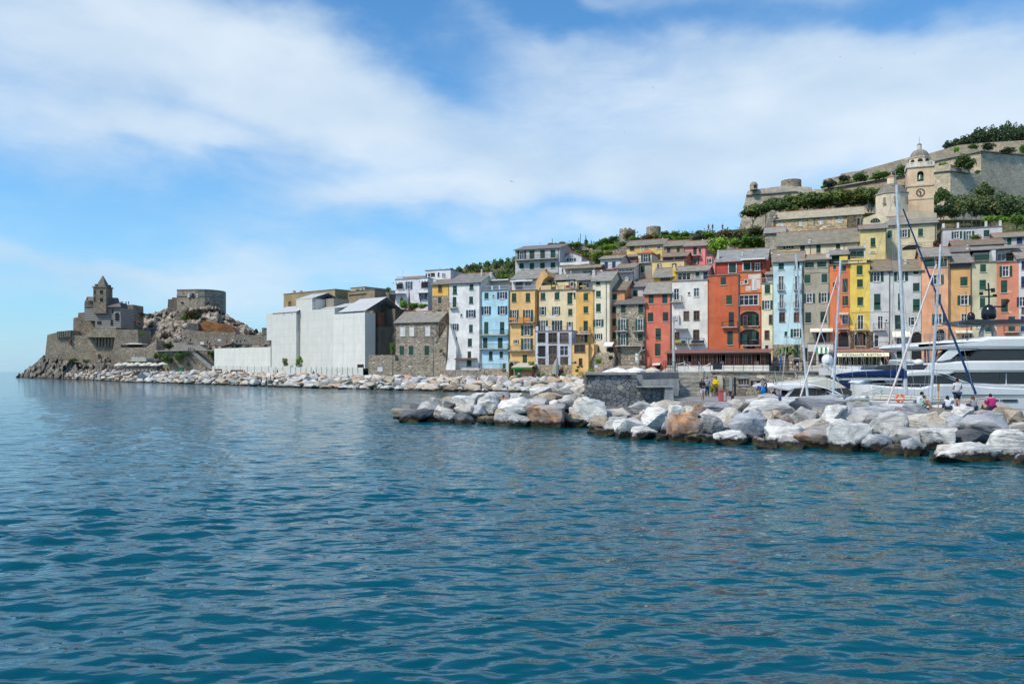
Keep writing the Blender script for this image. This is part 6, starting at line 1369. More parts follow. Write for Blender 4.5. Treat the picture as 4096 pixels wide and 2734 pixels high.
wedge('castle_wall', Z2, [(508,620),(520,440),(565,442),(568,420),(628,420),(628,620)], HP(393), 8, RB, (.9,.85,.8), 'stepped stone wall left of the rounded castle block', 'wall')
wedge('slope_wall', Z2, [(595,690),(600,660),(740,535),(760,545),(680,690)], HP(362), 2, RB, (1.2,1.1,1.0), 'diagonal stone wall climbing to the castle block', 'wall')
wedge('tower_stub', Z2, [(1650,900),(1652,785),(1688,785),(1690,810),(1705,812),(1706,900)], HP(318), 5, RB, (1.0,.9,.8), 'broken stone tower stub beside the sheeted building', 'tower')
wedge('slope_wall', Z2, [(690,960),(692,800),(880,825),(1330,840),(1340,960),(1160,1010),(830,985),(790,960)], HP(317), 6, RB, (1.45,1.32,1.15), 'long rubble retaining wall under the rusty cliff', 'wall')
wedge('slope_wall', Z2, [(1330,980),(1340,865),(1700,880),(1760,990)], HP(300), 5, RB, (1.4,1.28,1.15), 'rubble retaining wall left of the sheeted building top', 'wall')
wedge('niche_wall', Z2, [(745,810),(750,728),(880,735),(885,815)], HP(331), 3, RB, (.75,.75,.75), 'curved stone niche wall in the rock face', 'wall')
wedge('rusty_cliff', Z2, [(880,830),(900,740),(950,700),(1080,725),(1200,735),(1290,780),(1340,845)], HP(333), 6, ORC, (1,1,1), 'rust-orange cut rock face below the castle', 'cliff')
wedge('stair_wall', Z2, [(370,1330),(372,1064),(640,1055),(800,1052),(1035,1260),(1040,1330)], HP(285), 6, RB, (1.5,1.4,1.2), 'planted rubble wall beside the long headland stair', 'wall')
wedge('lookout_coping', Z2, [(368,1068),(368,1058),(1080,1048),(1080,1056)], HP(284), 6, CON, (1.7,1.6,1.45), 'pale coping of the headland lookout wall', 'coping')
wedge('lookout_wall', Z2, [(800,1330),(850,1052),(1078,1048),(1078,1330)], HP(293), 3, RB, (1.4,1.3,1.15), 'rubble wall right of the headland stair foot', 'wall')
ss = empty('headland_stairs', tuple(HP(320).hit(*Z2(720,1050))), 0, 'flight of stone steps descending the headland', 'stairs'); a = HP(296).hit(*Z2(830,1050)); b = HP(326).hit(*Z2(700,960)); mb = MB()
for i in range(14): f = i/14; p_ = a+(b-a)*f; mb.box(p_.x-5-ss.location.x, p_.y-ss.location.y, p_.z-4-ss.location.z, p_.x+5.2-ss.location.x, p_.y+2.3-ss.location.y, p_.z-ss.location.z)
mb.build('flight', CON, ss, (1.3,1.2,1.1)); wedge('stair_parapet', Z2, [(790,1075),(795,1050),(820,1052),(1040,1245),(1035,1275),(1010,1275)], HP(284.5), 1.0, CON, (1.3,1.25,1.15), 'pale sloping parapet of the headland stair', 'parapet')

# ------------------------------------------------------------------ trees and bushes
def crown_mesh(kind, seed, n=1500, size=.05):
 r = random.Random(seed); mb = MB(); cl = []
 nc = {'round': 22, 'pine': 20, 'cone': 22, 'airy': 16}[kind]
 for i in range(nc):
  while True:
   p = Vector((r.uniform(-1, 1), r.uniform(-1, 1), r.uniform(-1, 1)))
   if p.length < 1: break
  if kind == 'pine': p.z = abs(p.z)*.8-.2*p.xy.length; c = Vector((p.x*.38, p.y*.38, .55+p.z*.36)); q = r.uniform(.12, .2)
  elif kind == 'cone': h = r.random()**1.2; c = Vector((p.x*.36*(1-h), p.y*.36*(1-h), h*.86+.06)); q = .2*(1-h*.75)
  elif kind == 'airy': c = Vector((p.x*.36, p.y*.36, .5+p.z*.36)); q = r.uniform(.09, .15)
  else: c = Vector((p.x*.34, p.y*.34, .46+p.z*.34)); q = r.uniform(.13, .21)
  cl.append((c, q))
 for i in range(n):
  c, q = cl[r.randrange(nc)]; d = Vector((r.gauss(0, 1), r.gauss(0, 1), r.gauss(0, 1)+.25)).normalized(); p = c+d*q*r.uniform(.7, 1.12)
  if kind == 'pine': p.z = c.z+(p.z-c.z)*.75
  nn = (d+Vector((r.gauss(0, .5), r.gauss(0, .5), r.gauss(0, .5)))).normalized(); a = nn.orthogonal().normalized(); a.rotate(__import__('mathutils').Quaternion(nn, r.uniform(0, 6.28))); b = nn.cross(a); s = size*r.uniform(.5, 1.15)
  mb.quad(p-a*s, p-b*s*.55, p+a*s, p+b*s*.55)
 me = bpy.data.meshes.new('crown'); me.from_pydata(mb.v, [], mb.f); me.materials.append(LEAF); return me
CR = {k: [crown_mesh(k, 31+i*7+len(k), nn, sz) for i in range(4)] for k, nn, sz in (('round', 1500, .062), ('pine', 1900, .055), ('cone', 1200, .055), ('airy', 900, .055))}
def trunk_mesh(seed):
 r = random.Random(seed); mb = MB(); mb.tube([(0,0,-.1),(.02,0,.2),(-.01,.01,.45),(.02,0,.7)], [.035,.028,.022,.012], 6)
 for i in range(6):
  a = r.uniform(0, 6.28); z = r.uniform(.22, .5); mb.tube([(0,0,z),(math.cos(a)*.12,math.sin(a)*.12,z+.12),(math.cos(a)*.27,math.sin(a)*.27,z+.24)], [.016,.012,.006], 4)
 me = bpy.data.meshes.new('trunk'); me.from_pydata(mb.v, [], mb.f); me.materials.append(BARK); return me
TRK = [trunk_mesh(i) for i in range(3)]
G1 = (.15,.27,.04); G2 = (.10,.18,.04); G3 = (.07,.115,.035); G4 = (.22,.38,.04); G5 = (.20,.20,.06); G6 = (.065,.085,.05); G7 = (.15,.13,.07)
_tn = [0]
def plant(fr, x, y0, y1, w, off, kind, col, label, name=None, cat=None, group=None, tall=1.0, trunk=None):
 pl = off if isinstance(off, Plane) else ROW.off(off); P = pl.hit(*fr(x, y1)); T = pl.hit(*fr(x, y0)); k = P.y/F/fr.k; h = T.z-P.z; W_ = w*k; _tn[0] += 1; i = _tn[0]
 tr = trunk if trunk is not None else kind in ('pine',)
 nm = name or ('pine_tree' if kind == 'pine' else ('cypress_tree' if kind == 'cone' else ('tree' if tr else 'bush'))); cat = cat or nm.replace('_', ' ')
 if tr:
  e = empty(nm, tuple(P), random.uniform(0, 6.28), label, cat, group); c = link('crown', CR[kind][i % 4], e, col); t = link('trunk', TRK[i % 3], e)
  ht = h*.28 if kind != 'pine' else h*.12
  c.scale = (W_*1.08, W_*1.08, h*1.1); c.location.z = -h*.06
  t.scale = (W_*.55, W_*.55, h*1.25); t.location.z = -h*.45
 else:
  e = link(nm, CR[kind][i % 4], None, col); tag(e, label, cat, group); e.location = P-Vector((0,0,h*.06)); e.scale = (W_*1.08, min(W_, h*2)*1.05, h*1.12); e.rotation_euler = (0, 0, random.uniform(0, 6.28) if W_ < h*1.5 else random.choice((0, math.pi)))
 return e
gp = 'umbrella pines in front of the fortress'
for i, (x, y0, y1, w) in enumerate(((290,952,1130,215),(425,905,1100,170),(520,880,1060,170),(600,905,1080,150),(650,855,1030,190),(700,955,1070,120),(770,835,1020,190),(880,820,1000,190),(820,910,1040,170),(985,825,1010,180),(930,900,1040,160),(1090,800,1000,190),(1050,880,1030,170),(1200,788,990,190),(1160,880,1010,170),(1310,782,980,190),(1280,880,1000,150),(1420,778,975,190),(1390,860,990,170),(1530,772,970,180),(1500,860,1000,150),(1600,790,990,150))):
 plant(R6, x, y0-6, y1+34, w*1.28, 58 if i % 2 else 64, 'pine', [(.08,.12,.035), (.095,.14,.04), (.115,.155,.045)][i % 3], 'dark umbrella pine in the band of pines below the fortress parapet' if i else 'leftmost umbrella pine, standing alone before the sloping bastion', group=gp if i else None)
plant(R7, 945, 765, 1080, 190, 55, 'pine', G3, 'dark pine directly right of the bell tower')
plant(R7, 560, 740, 900, 110, 60, 'pine', G3, 'dark pine between the church dome and the bell tower')
for i, (x, y0, y1, w) in enumerate(((1025,285,400,90),(1085,275,385,90),(1150,250,370,110),(1215,225,355,110),(1290,205,350,120),(1370,140,345,130),(1450,150,340,110),(1500,120,340,110),(1560,120,330,110),(1625,88,330,110),(1685,130,330,110),(1735,95,320,110),(1790,120,320,110),(1850,110,320,120),(1920,100,320,130))):
 plant(R7, x, y0, y1, w*1.25, 124, 'round', (.05,.085,.045), 'dark tree of the wood on the crest behind the top rampart', name='tree', trunk=True, group='dark trees on the crest behind the top rampart')
for i, (x, y0, y1, w) in enumerate(((900,960,1080,130),(980,930,1070,140),(1110,845,1050,150),(1190,860,1050,150),(1270,800,1040,170),(1400,715,900,170),(1370,850,1050,180),(1470,840,1060,170),(1560,815,1050,180),(1650,825,1055,180),(1740,850,1060,170),(1820,840,1060,170),(1900,860,1070,180),(1320,930,1060,150),(1440,930,1070,150),(1700,930,1080,160),(1600,940,1080,160),(1090,960,1080,120))):
 plant(R7, x, y0, y1+20, w*1.2, 52+(i % 3)*4, 'round', [(.11,.15,.07), (.13,.165,.085), (.09,.13,.055)][i % 3], 'grey-green olive tree on the slope below the great bastion', name='olive_tree', cat='olive tree', trunk=True, group='olive trees below the great bastion')
for x, y0, y1, w, c, lb in ((1440,1080,1150,140,G4,'bright green hedge behind the whitewashed hill house, left end'),(1590,1075,1150,190,G4,'bright green hedge behind the whitewashed hill house, right end'),(1760,1040,1180,170,G2,'dark green bush above the orange roof line at the right edge'),(1870,1050,1190,170,G2,'dark bush at the right edge above the grey hill house'),(1320,1275,1335,120,G2,'roof garden bush on the whitewashed hill house'),(900,1320,1420,70,(.10,.07,.06),'dark reddish shrub hanging beside the low arch')):
 plant(R7, x, y0, y1, w*1.1, 30 if y0 < 1200 else 18, 'round', c, lb)
for x, y0, y1, w, c, lb, o in ((535,540,660,130,G2,'green shrub on the curtain wall left of the bell tower',86),(315,600,700,140,G2,'green shrub on the curtain wall above the dome, left one',86),(110,620,725,160,G2,'green shrub on the curtain wall above the pines',86),(-60,650,720,120,G6,'pale shrub at the left end of the curtain wall top',86),(-210,690,790,130,G6,'grassy shrub near the fortress keep',86),(1110,345,418,50,G4,'lone light green shrub on the upper rampart',112),(1290,325,385,110,G2,'shrub on the upper rampart over the great bastion, left one',108),(1450,308,395,130,G6,'agave and shrub clump on the great bastion edge',90),(1650,358,432,150,G6,'agave clump on the right half of the great bastion edge',90),(1830,310,430,90,G2,'dark shrub at the right edge on the great bastion',90),(1180,435,585,170,G3,'dark leaning tree on top of the lower bastion, left half',78),(1240,470,600,140,G3,'dark leaning tree on top of the lower bastion, right half',78),(1335,598,640,60,G2,'round shrub at the foot of the great bastion corner',74),(975,515,565,80,G4,'light shrub by the archway behind the bell tower',80),(425,0,0,0,G1,'',0)):
 if w: plant(R7, x, y0, y1, w*1.15, o-2, 'round', c, lb)
for x, y0, y1, w, c, lb, o in ((1580,208,440,280,G4,'big round light green tree right of the candy pink house',24),(2000,168,400,330,(.07,.14,.025),'large bright green tree under the fortress corner',30),(1800,250,345,200,G4,'light green shrub mass between the two big bright trees',34),(2170,200,400,150,G2,'dark green tree against the church end wall',31),(1100,220,285,260,G4,'clipped light green shrub above the khaki house',44),(910,188,285,190,G1,'green shrub between the round tower stump and khaki house',46),(740,150,285,180,G5,'yellowish bamboo clump in front of the round tower stump',44),(640,170,285,150,G7,'brownish bush between the two ruined towers',44),(440,205,285,110,G1,'green bush at the foot of the broken tower',42),(380,130,270,150,G7,'thin grey-brown bush climbing the broken tower',48),(1000,140,215,140,G1,'green bush on the ridge above the long yellow house',56),(870,138,200,110,G2,'dark bush right of the round tower stump',56),(1130,155,225,150,G1,'green bush on the ridge above the pink house',56),(1360,128,200,150,G2,'dark bush on the ridge near the walkers',54),(1330,180,285,180,G6,'grey-green bush above the candy pink roof',44),(1460,130,240,170,G1,'green bush behind the big round tree',46),(1680,120,235,230,G7,'brown dry bush left of the stone shelter',50),(1880,130,230,170,G7,'brown dry bush right of the stone shelter',50),(2080,75,215,280,(.12,.13,.05),'wide olive-brown shrub bank at the foot of the fortress',48),(180,205,265,120,G2,'dark round bush on the ridge left of the broken tower',50),(60,240,290,130,G1,'low bush on the ridge above the blue-door house',50),(165,308,395,130,G4,'light green bush left of the long yellow house',40),(60,312,400,130,G1,'green bush at the garden wall above the blue-door house',40),(110,400,470,110,G1,'green bush behind the blue-door house roof',34),(300,285,345,110,G2,'green bush touching the long yellow house wall',38)):
 plant(U2, x, y0, y1+12, w*1.15, o, 'round', c, lb, trunk=(w > 250))
for x, y0, y1, w, c, lb, o, kd in ((1230,325,410,190,G5,'yellow-flowering bush behind the large grey house roof, left one',50,'round'),(1400,305,410,210,G5,'yellow-flowering bush behind the large grey house roof, right one',50,'round'),(1560,320,410,200,G1,'green bush right of the yellow-flowering bushes',52,'round'),(1700,310,400,200,G1,'green bush above the dry stone terrace wall',54,'round'),(1850,238,360,110,G3,'cone-shaped dark conifer on the ridge',56,'cone'),(1950,262,360,28,G3,'thin cypress on the ridge',56,'cone'),(1950,350,420,230,G1,'wide green bush under the thin cypress',52,'round'),(2120,290,400,240,G2,'dark green shrubs climbing the ridge to the towers',56,'round'),(2280,250,380,200,G2,'dark green shrubs nearest the broken tower',56,'round'),(2200,380,465,250,G4,'light green bush above the second terrace wall',48,'round'),(2330,370,450,180,G4,'light green bush right end of the second terrace wall',48,'round'),(1700,468,560,210,G1,'green bush right of the red-edged gable',44,'round'),(1850,500,600,190,G1,'green bush between the gabled house and the terraces',42,'round'),(2000,515,610,160,G4,'light green bush behind the white chimneys',40,'round'),(2110,470,570,160,G1,'green bush below the second terrace wall, middle',40,'round'),(2260,470,570,170,G2,'green bush below the second terrace wall, right',40,'round'),(300,900,1010,230,G1,'dense green bush between the tall white and yellow roofs',26,'round')):
 plant(U1, x, y0, y1+10, w*1.15, o, kd, c, lb)
for i in range(34):
 px = 1785+i*9.0+random.uniform(-5, 5); y = interp([(1785,1075),(1900,1050),(2060,1022),(2110,1015)], px)+random.uniform(0, 60)*(i % 3 > 0)
 plant(PX, px, y, y+30, 34, 50-(i % 3)*4, 'airy' if i % 2 else 'round', [G2, G1, G6][i % 3], 'small bush or agave on the hilltop above the tall white house', group='bushes on the hilltop above the tall white house')
for x, y0, y1, w, c, lb, o in ((330,560,680,110,G4,'light green garden shrub left of the palm trunk',14),(420,585,690,120,G1,'green garden shrub right of the palm trunk',14),(470,598,660,90,G2,'green shrub in the villa garden, middle',15),(545,600,665,110,G4,'yellow-green shrub in the villa garden, right',15),(305,525,610,40,G3,'small dark conifer in the villa garden',17),(195,1030,1190,60,G2,'climbing shrub at the left corner of the stone house',1),(155,420,480,90,G2,'dark shrub at the left end of the villa',26),(756,1128,1160,40,G2,'tuft of green in the rubble buttress',-1.6)):
 plant(Z4, x, y0, y1, w*1.1, o, 'round', c, lb)
plm = empty('dead_palm', tuple(ROW.off(13).hit(*Z4(387, 690))), 0, 'bare brown dead palm trunk in front of the white villa', 'palm'); k = plm.location.y/F/2.85
MB().tube([(0,0,0),(0,0,110*k),(.05,0,170*k),(0,0,250*k)], [14*k,14*k,8*k,3*k], 8).build('trunk', BARK, plm)
for x, y0, y1, w, c, lb, o, kd in ((1000,470,665,150,(.07,.045,.03),'dark reddish shrub in front of the lilac annex',-8,'round'),(1060,560,670,110,(.16,.19,.10),'pale agave rosette beside the dark reddish shrub',-8.4,'airy'),(640,568,670,110,G1,'green bush right of the kiosk below the lilac annex',-7,'round'),(1190,592,715,180,(.62,.62,.56),'white flowering bush in the shore garden',-8,'round'),(1800,268,400,160,G1,'green bush on the rubble slope below the ivory house',-4,'round'),(1640,478,620,160,G4,'bright green bush left of the dark stone wall',-8,'round'),(1480,615,705,110,G1,'low green bush at the corner of the dark stone wall',-9,'round'),(770,640,695,100,G1,'low plants at the foot of the lilac annex',-8,'round'),(860,570,680,90,G2,'green shrub under the driftwood sculpture',-7.5,'round'),(390,320,430,140,G4,'vine spilling over the kiosk roof',-4.2,'round'),(440,350,640,80,G2,'dark climber hanging beside the kiosk',-3.5,'round'),(1350,480,565,80,G1,'small shrub on the garden wall under the orange annex',-6,'round'),(2050,215,305,110,G6,'creeper patch on the rubble slope',-3.2,'round'),(1310,330,390,70,G3,'dark potted shrub left of the wooden door',-5,'round'),(1250,330,395,60,(.5,.5,.45),'white flowering tuft beside the dark potted shrub',-5,'round'),(1370,425,480,60,G2,'potted plant by the wooden door',-5,'round'),(1450,420,475,50,G2,'second potted plant right of the wooden door',-5,'round'),(1850,540,610,120,G5,'yellow-green reeds behind the dark stone wall',-12,'airy'),(1740,560,610,80,G6,'grey reeds behind the dark stone wall, left',-12,'airy'),(530,570,650,70,G2,'plant beside the kiosk counter',-6,'round'),(2580,0,0,0,G1,'',0,'round')):
 if w: plant(P2, x, y0, y1, w*1.1, o, kd, c, lb)
for x, y0, y1, w, c, lb, Y in ((370,1082,1165,50,G3,'dark shrub on the planted headland wall, leftmost',284),(420,1090,1150,40,G2,'small shrub on the planted headland wall',284),(490,1088,1195,80,G2,'shrub on the planted headland wall, second large',284),(660,1062,1185,120,G2,'largest shrub on the planted headland wall',284),(750,1068,1125,60,G2,'shrub at the upper right of the planted wall',284),(545,1120,1215,60,G3,'hanging shrub low on the planted wall',284),(1010,1060,1112,40,G3,'round shrub on the lookout wall, left',292),(1055,1062,1122,50,G3,'round shrub on the lookout wall, right',292),(762,1190,1252,30,G2,'narrow shrub low on the planted wall right side',284),(790,560,690,170,(.10,.075,.035),'brown dry bush below the castle block',362),(725,630,700,110,G1,'green bush under the brown dry bush',361),(870,610,690,110,G6,'sparse scrub right of the brown dry bush',362),(570,1180,1300,1,G1,'',0),(1640,900,980,90,G2,'green bush beside the broken tower stub',308),(1690,930,985,60,G3,'dark bush left of the sheeted building',308),(520,960,1040,150,(.05,.08,.03),'grass tuft on the headland slope',300),(210,840,880,60,G1,'grass patch beside the headland path',330),(310,1265,1305,110,G4,'clipped hedge in front of the shore restaurant, left',262),(480,1265,1310,90,G2,'clipped hedge in front of the shore restaurant, right',262)):
 if w > 1: plant(Z2, x, y0, y1, w*1.1, flat(Y), 'round', c, lb)
plant(Z3, 270, 1135, 1262, 110, SB.off(-1), 'airy', G5, 'yellow-green bush in front of the sheeting, left one'); plant(Z3, 448, 1122, 1275, 110, SB.off(-1), 'airy', G1, 'small tree in front of the sheeting, right one', name='tree', trunk=True)
plant(Z1, 880, 1150, 1195, 130, flat(338), 'round', G2, 'dark green tufts at the foot of the sea wall, left'); plant(Z1, 1040, 1160, 1210, 90, flat(333), 'round', G2, 'dark green tufts at the foot of the sea wall, right')
rk = random.Random(5)
for i in range(30):
 x = -260+i*38+rk.uniform(-14, 14); y = interp([(-277,795),(261,700),(600,640),(862,596)], x); h_ = rk.uniform(18, 60)
 plant(R7, x, y-h_, y+14, h_*rk.uniform(1.1, 2.4), 92+rk.uniform(0, 14), rk.choice(('round','airy')), [G1, G2, G6, G5][i % 4], 'wild shrub growing between the curtain wall and the upper rampart', group='wild shrubs between curtain wall and upper rampart')
# loose scrub covering the hillside
rs = random.Random(12); mb = MB()
for i in range(5200):
 px = rs.uniform(1500, 4300); t = rs.uniform(.12, 1.0); s = 8+(hs(px,1)-8)*t; y = 1478+(hs(px,0)-1478)*(t**1.12)
 P = ROW.off(s).hit(px, y)+Vector((0,0,rs.uniform(.1,.9)))
 for k in range(5):
  p = P+Vector((rs.gauss(0,.7), rs.gauss(0,.7), rs.gauss(0,.35))); a = Vector((rs.gauss(0,1), rs.gauss(0,1), rs.gauss(0,1))).normalized()*.36; b = a.orthogonal().normalized()*.24; mb.quad(p-a, p-b, p+a, p+b)
tag(mb.build('hillside_scrub', LEAF, color=(.11,.17,.045)), 'loose low scrub over the hillside', 'scrub', kind='stuff')

# ------------------------------------------------------------------ boats
def body(name, fr, pts, Y, beam, m, col, parent, ch=.12, sm=30):
 """boat part: side outline with chamfered edges and real beam"""
 pl = flat(Y); q = [pl.hit(*fr(*p)) for p in pts]; n = len(q); P = [(v.x, v.z) for v in q]
 A = sum(P[i][0]*P[(i+1) % n][1]-P[(i+1) % n][0]*P[i][1] for i in range(n))
 if A < 0: P.reverse()
 ins = []
 for i in range(n):
  a, b, c = Vector(P[i-1]), Vector(P[i]), Vector(P[(i+1) % n]); d1 = (b-a).normalized(); d2 = (c-b).normalized(); nn = Vector((-(d1.y+d2.y), d1.x+d2.x))
  nn = nn.normalized() if nn.length > .01 else Vector((-d1.y, d1.x)); ins.append(tuple(b+nn*ch))
 mb = MB(); rows = []
 for yy, R_ in ((Y, ins), (Y+ch*1.2, P), (Y+beam-ch*1.2, P), (Y+beam, ins)): rows.append(len(mb.v)); mb.v += [(x, yy, z) for x, z in R_]
 mb.f.append(tuple(range(rows[0], rows[0]+n))); mb.m.append(0); mb.f.append(tuple(range(rows[3]+n-1, rows[3]-1, -1))); mb.m.append(0)
 for k in range(3):
  for i in range(n): j = (i+1) % n; mb.f.append((rows[k]+j, rows[k]+i, rows[k+1]+i, rows[k+1]+j)); mb.m.append(0)
 o = fix_normals(mb.build(name, m, color=col, angle=sm)); o.parent = parent; o.matrix_parent_inverse = Matrix.Translation(parent.location).inverted(); return o
def spar(name, a, b, ra, rb, Y, m, col, parent, Y2=None, n=8):
 A = flat(Y).hit(*a); B = flat(Y2 or Y).hit(*b); o = MB().tube([A, (A+B)/2, B], [ra, (ra+rb)/2, rb], n).build(name, m, color=col, smooth=False, angle=50)
 o.parent = parent; o.matrix_parent_inverse = Matrix.Translation(parent.location).inverted(); return o
def multi(name, parent, m, col, segs, r=.015, n=4):
 mb = MB()
 for seg in segs: mb.tube([Vector(p) for p in seg], r, n)
 o = mb.build(name, m, color=col); o.parent = parent; o.matrix_parent_inverse = Matrix.Translation(parent.location).inverted(); return o
def H(fr, x, y, Y): return flat(Y).hit(*fr(x, y))
ALU = (.62,.65,.68); GW = (.74,.74,.72); CRM = (.72,.68,.56); NAVY = (.012,.03,.11)
SMK = mat('smoked_glass', color=(.02,.021,.024), rough=.08, spec=.8)
def boat(name, px, Y, label, cat='boat'): P = flat(Y).hit(px, 1560); return empty(name, (P.x, P.y, 0), 0, label, cat)
# big motor yacht
ya = boat('motor_yacht', 3900, 67, 'large three-decked white motor yacht at the right edge with black radar arch', 'yacht')
body('hull', B4, [(1290,1400),(1180,1130),(1300,948),(2600,962),(3600,975),(3600,1400)], 66, 6.5, GEL, GW, ya)
body('hull_stripe', B4, [(1300,1146),(1300,1140),(3600,1146),(3600,1152)], 65.97, .05, GEL, (.3,.32,.35), ya, .002)
body('saloon_windows', B4, [(1135,832),(1200,778),(3600,776),(3600,958),(1560,958),(1320,944)], 66.4, 5.7, SMK, (1,1,1), ya, .06)
body('mullion', B4, [(1955,792),(1966,792),(1966,956),(1955,956)], 66.36, .05, GEL, GW, ya, .002); body('mullion', B4, [(1866,792),(1870,792),(1870,956),(1866,956)], 66.36, .05, GEL, (.1,.1,.1), ya, .002)
body('mid_deck', B4, [(715,645),(880,634),(1400,604),(3600,596),(3600,776),(1205,778),(1135,812),(1050,830),(600,800),(740,742)], 66, 6.5, GEL, GW, ya, .16)
body('deck_line', B4, [(880,742),(3600,742),(3600,748),(880,748)], 65.97, .05, GEL, (.35,.35,.37), ya, .002)
body('upper_windows', B4, [(1388,602),(1400,545),(1480,480),(1560,436),(3600,432),(3600,598)], 66.6, 5.3, SMK, (1,1,1), ya, .06)
body('window_visor', B4, [(1370,532),(1560,430),(3600,422),(3600,450),(1580,452),(1440,512)], 66.4, 5.7, GEL, (.02,.02,.024), ya, .02)
body('top_deck', B4, [(605,390),(640,362),(720,335),(850,320),(1600,271),(1700,242),(3600,222),(3600,425),(1560,428),(720,430),(625,402)], 65.8, 6.9, GEL, GW, ya, .25)
body('side_fin', B4, [(930,612),(1115,432),(1550,440),(1290,458),(1240,500),(1130,584),(1000,612)], 66, .25, GEL, GW, ya, .03)
body('side_fin', B4, [(930,612),(1115,432),(1550,440),(1290,458),(1240,500),(1130,584),(1000,612)], 72, .25, GEL, (.6,.6,.6), ya, .03)
for x in (752, 800): body('deck_post', B4, [(x,410),(x+15,410),(x+15,640),(x,640)], 66.3, .25, GEL, (.08,.08,.09), ya, .02)
body('hardtop', R5, [(648,872),(690,860),(800,850),(950,856),(1296,850),(1900,846),(1900,900),(1296,900),(1050,905),(900,918),(760,900)], 67.3, 3.8, GEL, (.03,.035,.045), ya, .1)
body('arch_leg', R5, [(845,1052),(850,985),(880,912),(918,905),(885,975),(875,1052)], 67.6, .4, GEL, (.16,.18,.21), ya, .04); body('arch_leg', R5, [(985,1052),(980,985),(940,905),(975,905),(1015,985),(1018,1052)], 67.6, .4, GEL, (.16,.18,.21), ya, .04)
def radome(fr, x, y0, y1, w, Y, m, col, parent):
 C_ = H(fr, x, y1, Y); k = Y/F/fr.k; r = w/2*k; h = (y1-y0)*k; pr = [(r*.8,0),(r*.98,h*.12),(r,h*.45)]+[(r*math.cos(math.pi/2*i/6), h*.45+h*.55*math.sin(math.pi/2*i/6)) for i in range(1, 6)]+[(.01, h)]
 o = MB().lathe(pr, 18, C_.x, C_.y).xf(Matrix.Translation((0,0,C_.z))).build('radome', m, color=col, smooth=True); o.parent = parent; o.matrix_parent_inverse = Matrix.Translation(parent.location).inverted(); return o
radome(R5, 928, 698, 852, 142, 69, GEL, (.012,.013,.018), ya); radome(R5, 742, 778, 862, 76, 69, GEL, (.012,.013,.018), ya)
multi('radar_mast', ya, MT, (.03,.03,.035), [[H(R5,930,700,69), H(R5,930,560,69)], [H(R5,928,560,69), H(R5,924,475,69)], [H(R5,840,618,69), H(R5,1012,612,69)], [H(R5,890,548,69), H(R5,975,540,69)], [H(R5,985,720,69), H(R5,1090,722,69)]], .07, 6)
multi('sensor', ya, MT, (.02,.02,.02), [[H(R5,848,600,69), H(R5,848,568,69)], [H(R5,972,570,69), H(R5,972,530,69)], [H(R5,990,608,69), H(R5,990,592,69)], [H(R5,1085,715,69), H(R5,1130,650,69)]], .16, 8)
rl = []
for x in range(735, 1240, 80): rl.append([H(B4,x,330-(x-735)*.06,66.2), H(B4,x,206,66.2)])
for y in (206, 238, 270): rl.append([H(B4,735,y,66.2), H(B4,1225,y+2,66.2)])
for y in (560, 590): rl.append([H(B4,735,y,66.2), H(B4,1400,y-14,66.2)])
for x in range(735, 1400, 95): rl.append([H(B4,x,636,66.2), H(B4,x,560,66.2)])
multi('deck_railing', ya, MT, (.32,.33,.35), rl, .022)
multi('whip_aerial', ya, MT, (.05,.05,.05), [[H(B4,1370,400,66), H(B4,1362,0,66), H(R5,690,560,66)], [H(B4,1385,400,66), H(B4,1385,0,66)]], .02);
ph = H(B4, 1905, 1215, 65.95); p2 = H(B4, 2132, 1180, 65.95); rr = (p2.z-ph.z)/2; pts = [(ph.x+rr-rr*math.sin(a), (ph.z+p2.z)/2+rr*math.cos(a)) for a in [math.pi*i/6 for i in range(7)]]+[(p2.x-rr+rr*math.sin(a), (ph.z+p2.z)/2-rr*math.cos(a)) for a in [math.pi*i/6 for i in range(7)]]
o = fix_normals(MB().prism(pts, 65.93, 66.02).build('hull_port', SMK)); o.parent = ya; o.matrix_parent_inverse = Matrix.Translation(ya.location).inverted()
tp = H(B4, 1790, 1212, 65.98); o = lettering('MI 2080 D', 34/3.733*66/F*1.35, ya, tuple(tp-ya.location), (R(90),0,0), (.06,.06,.07), .01)
# nearer motor yacht
yb = boat('motor_yacht', 3780, 60, 'long low white motor yacht with dark side windows moored in front of the big one', 'yacht')
body('hull', B4, [(-60,1345),(-60,958),(280,990),(700,1003),(880,955),(1320,950),(1700,985),(2400,1022),(2400,1134),(1300,1134),(1180,1345)], 60.5, 4.6, GEL, (.76,.76,.74), yb, .15)
body('side_windows', B4, [(440,955),(490,832),(1050,830),(1180,895),(1290,948),(880,958),(700,1001),(480,990)], 60.7, 4.0, SMK, (1,1,1), yb, .05)
body('roof', B4, [(440,840),(500,762),(700,745),(880,752),(1060,800),(1240,868),(1430,937),(1340,948),(1270,930),(1160,888),(1050,832)], 60.5, 4.5, GEL, GW, yb, .12)
body('flybridge_screen', B4, [(0,742),(15,690),(210,668),(800,665),(740,742)], 61.5, 2.6, SMK, (1,1,1), yb, .05); body('flybridge_floor', B4, [(-220,775),(-220,745),(880,744),(890,752),(500,765)], 60.9, 4, GEL, GW, yb, .05)
radome(B4, 651, 580, 668, 135, 62.5, GEL, (.78,.78,.78), yb); body('tender', B4, [(325,600),(340,585),(600,588),(590,640),(340,642)], 62.6, 1.4, GEL, GW, yb, .08)
rl = [[H(B4,-40,945,60.6), H(B4,840,955,60.6)], [H(B4,1440,935,60.6), H(B4,2300,985,60.6)], [H(B4,1440,955,60.6), H(B4,2300,1000,60.6)]]
for x in range(0, 850, 135): rl.append([H(B4,x,945,60.6), H(B4,x,1015,60.6)])
for x in range(1720, 2300, 130): rl.append([H(B4,x,1050,60.6), H(B4,x+90,975,60.6)])
multi('deck_railing', yb, MT, (.55,.56,.58), rl, .022)
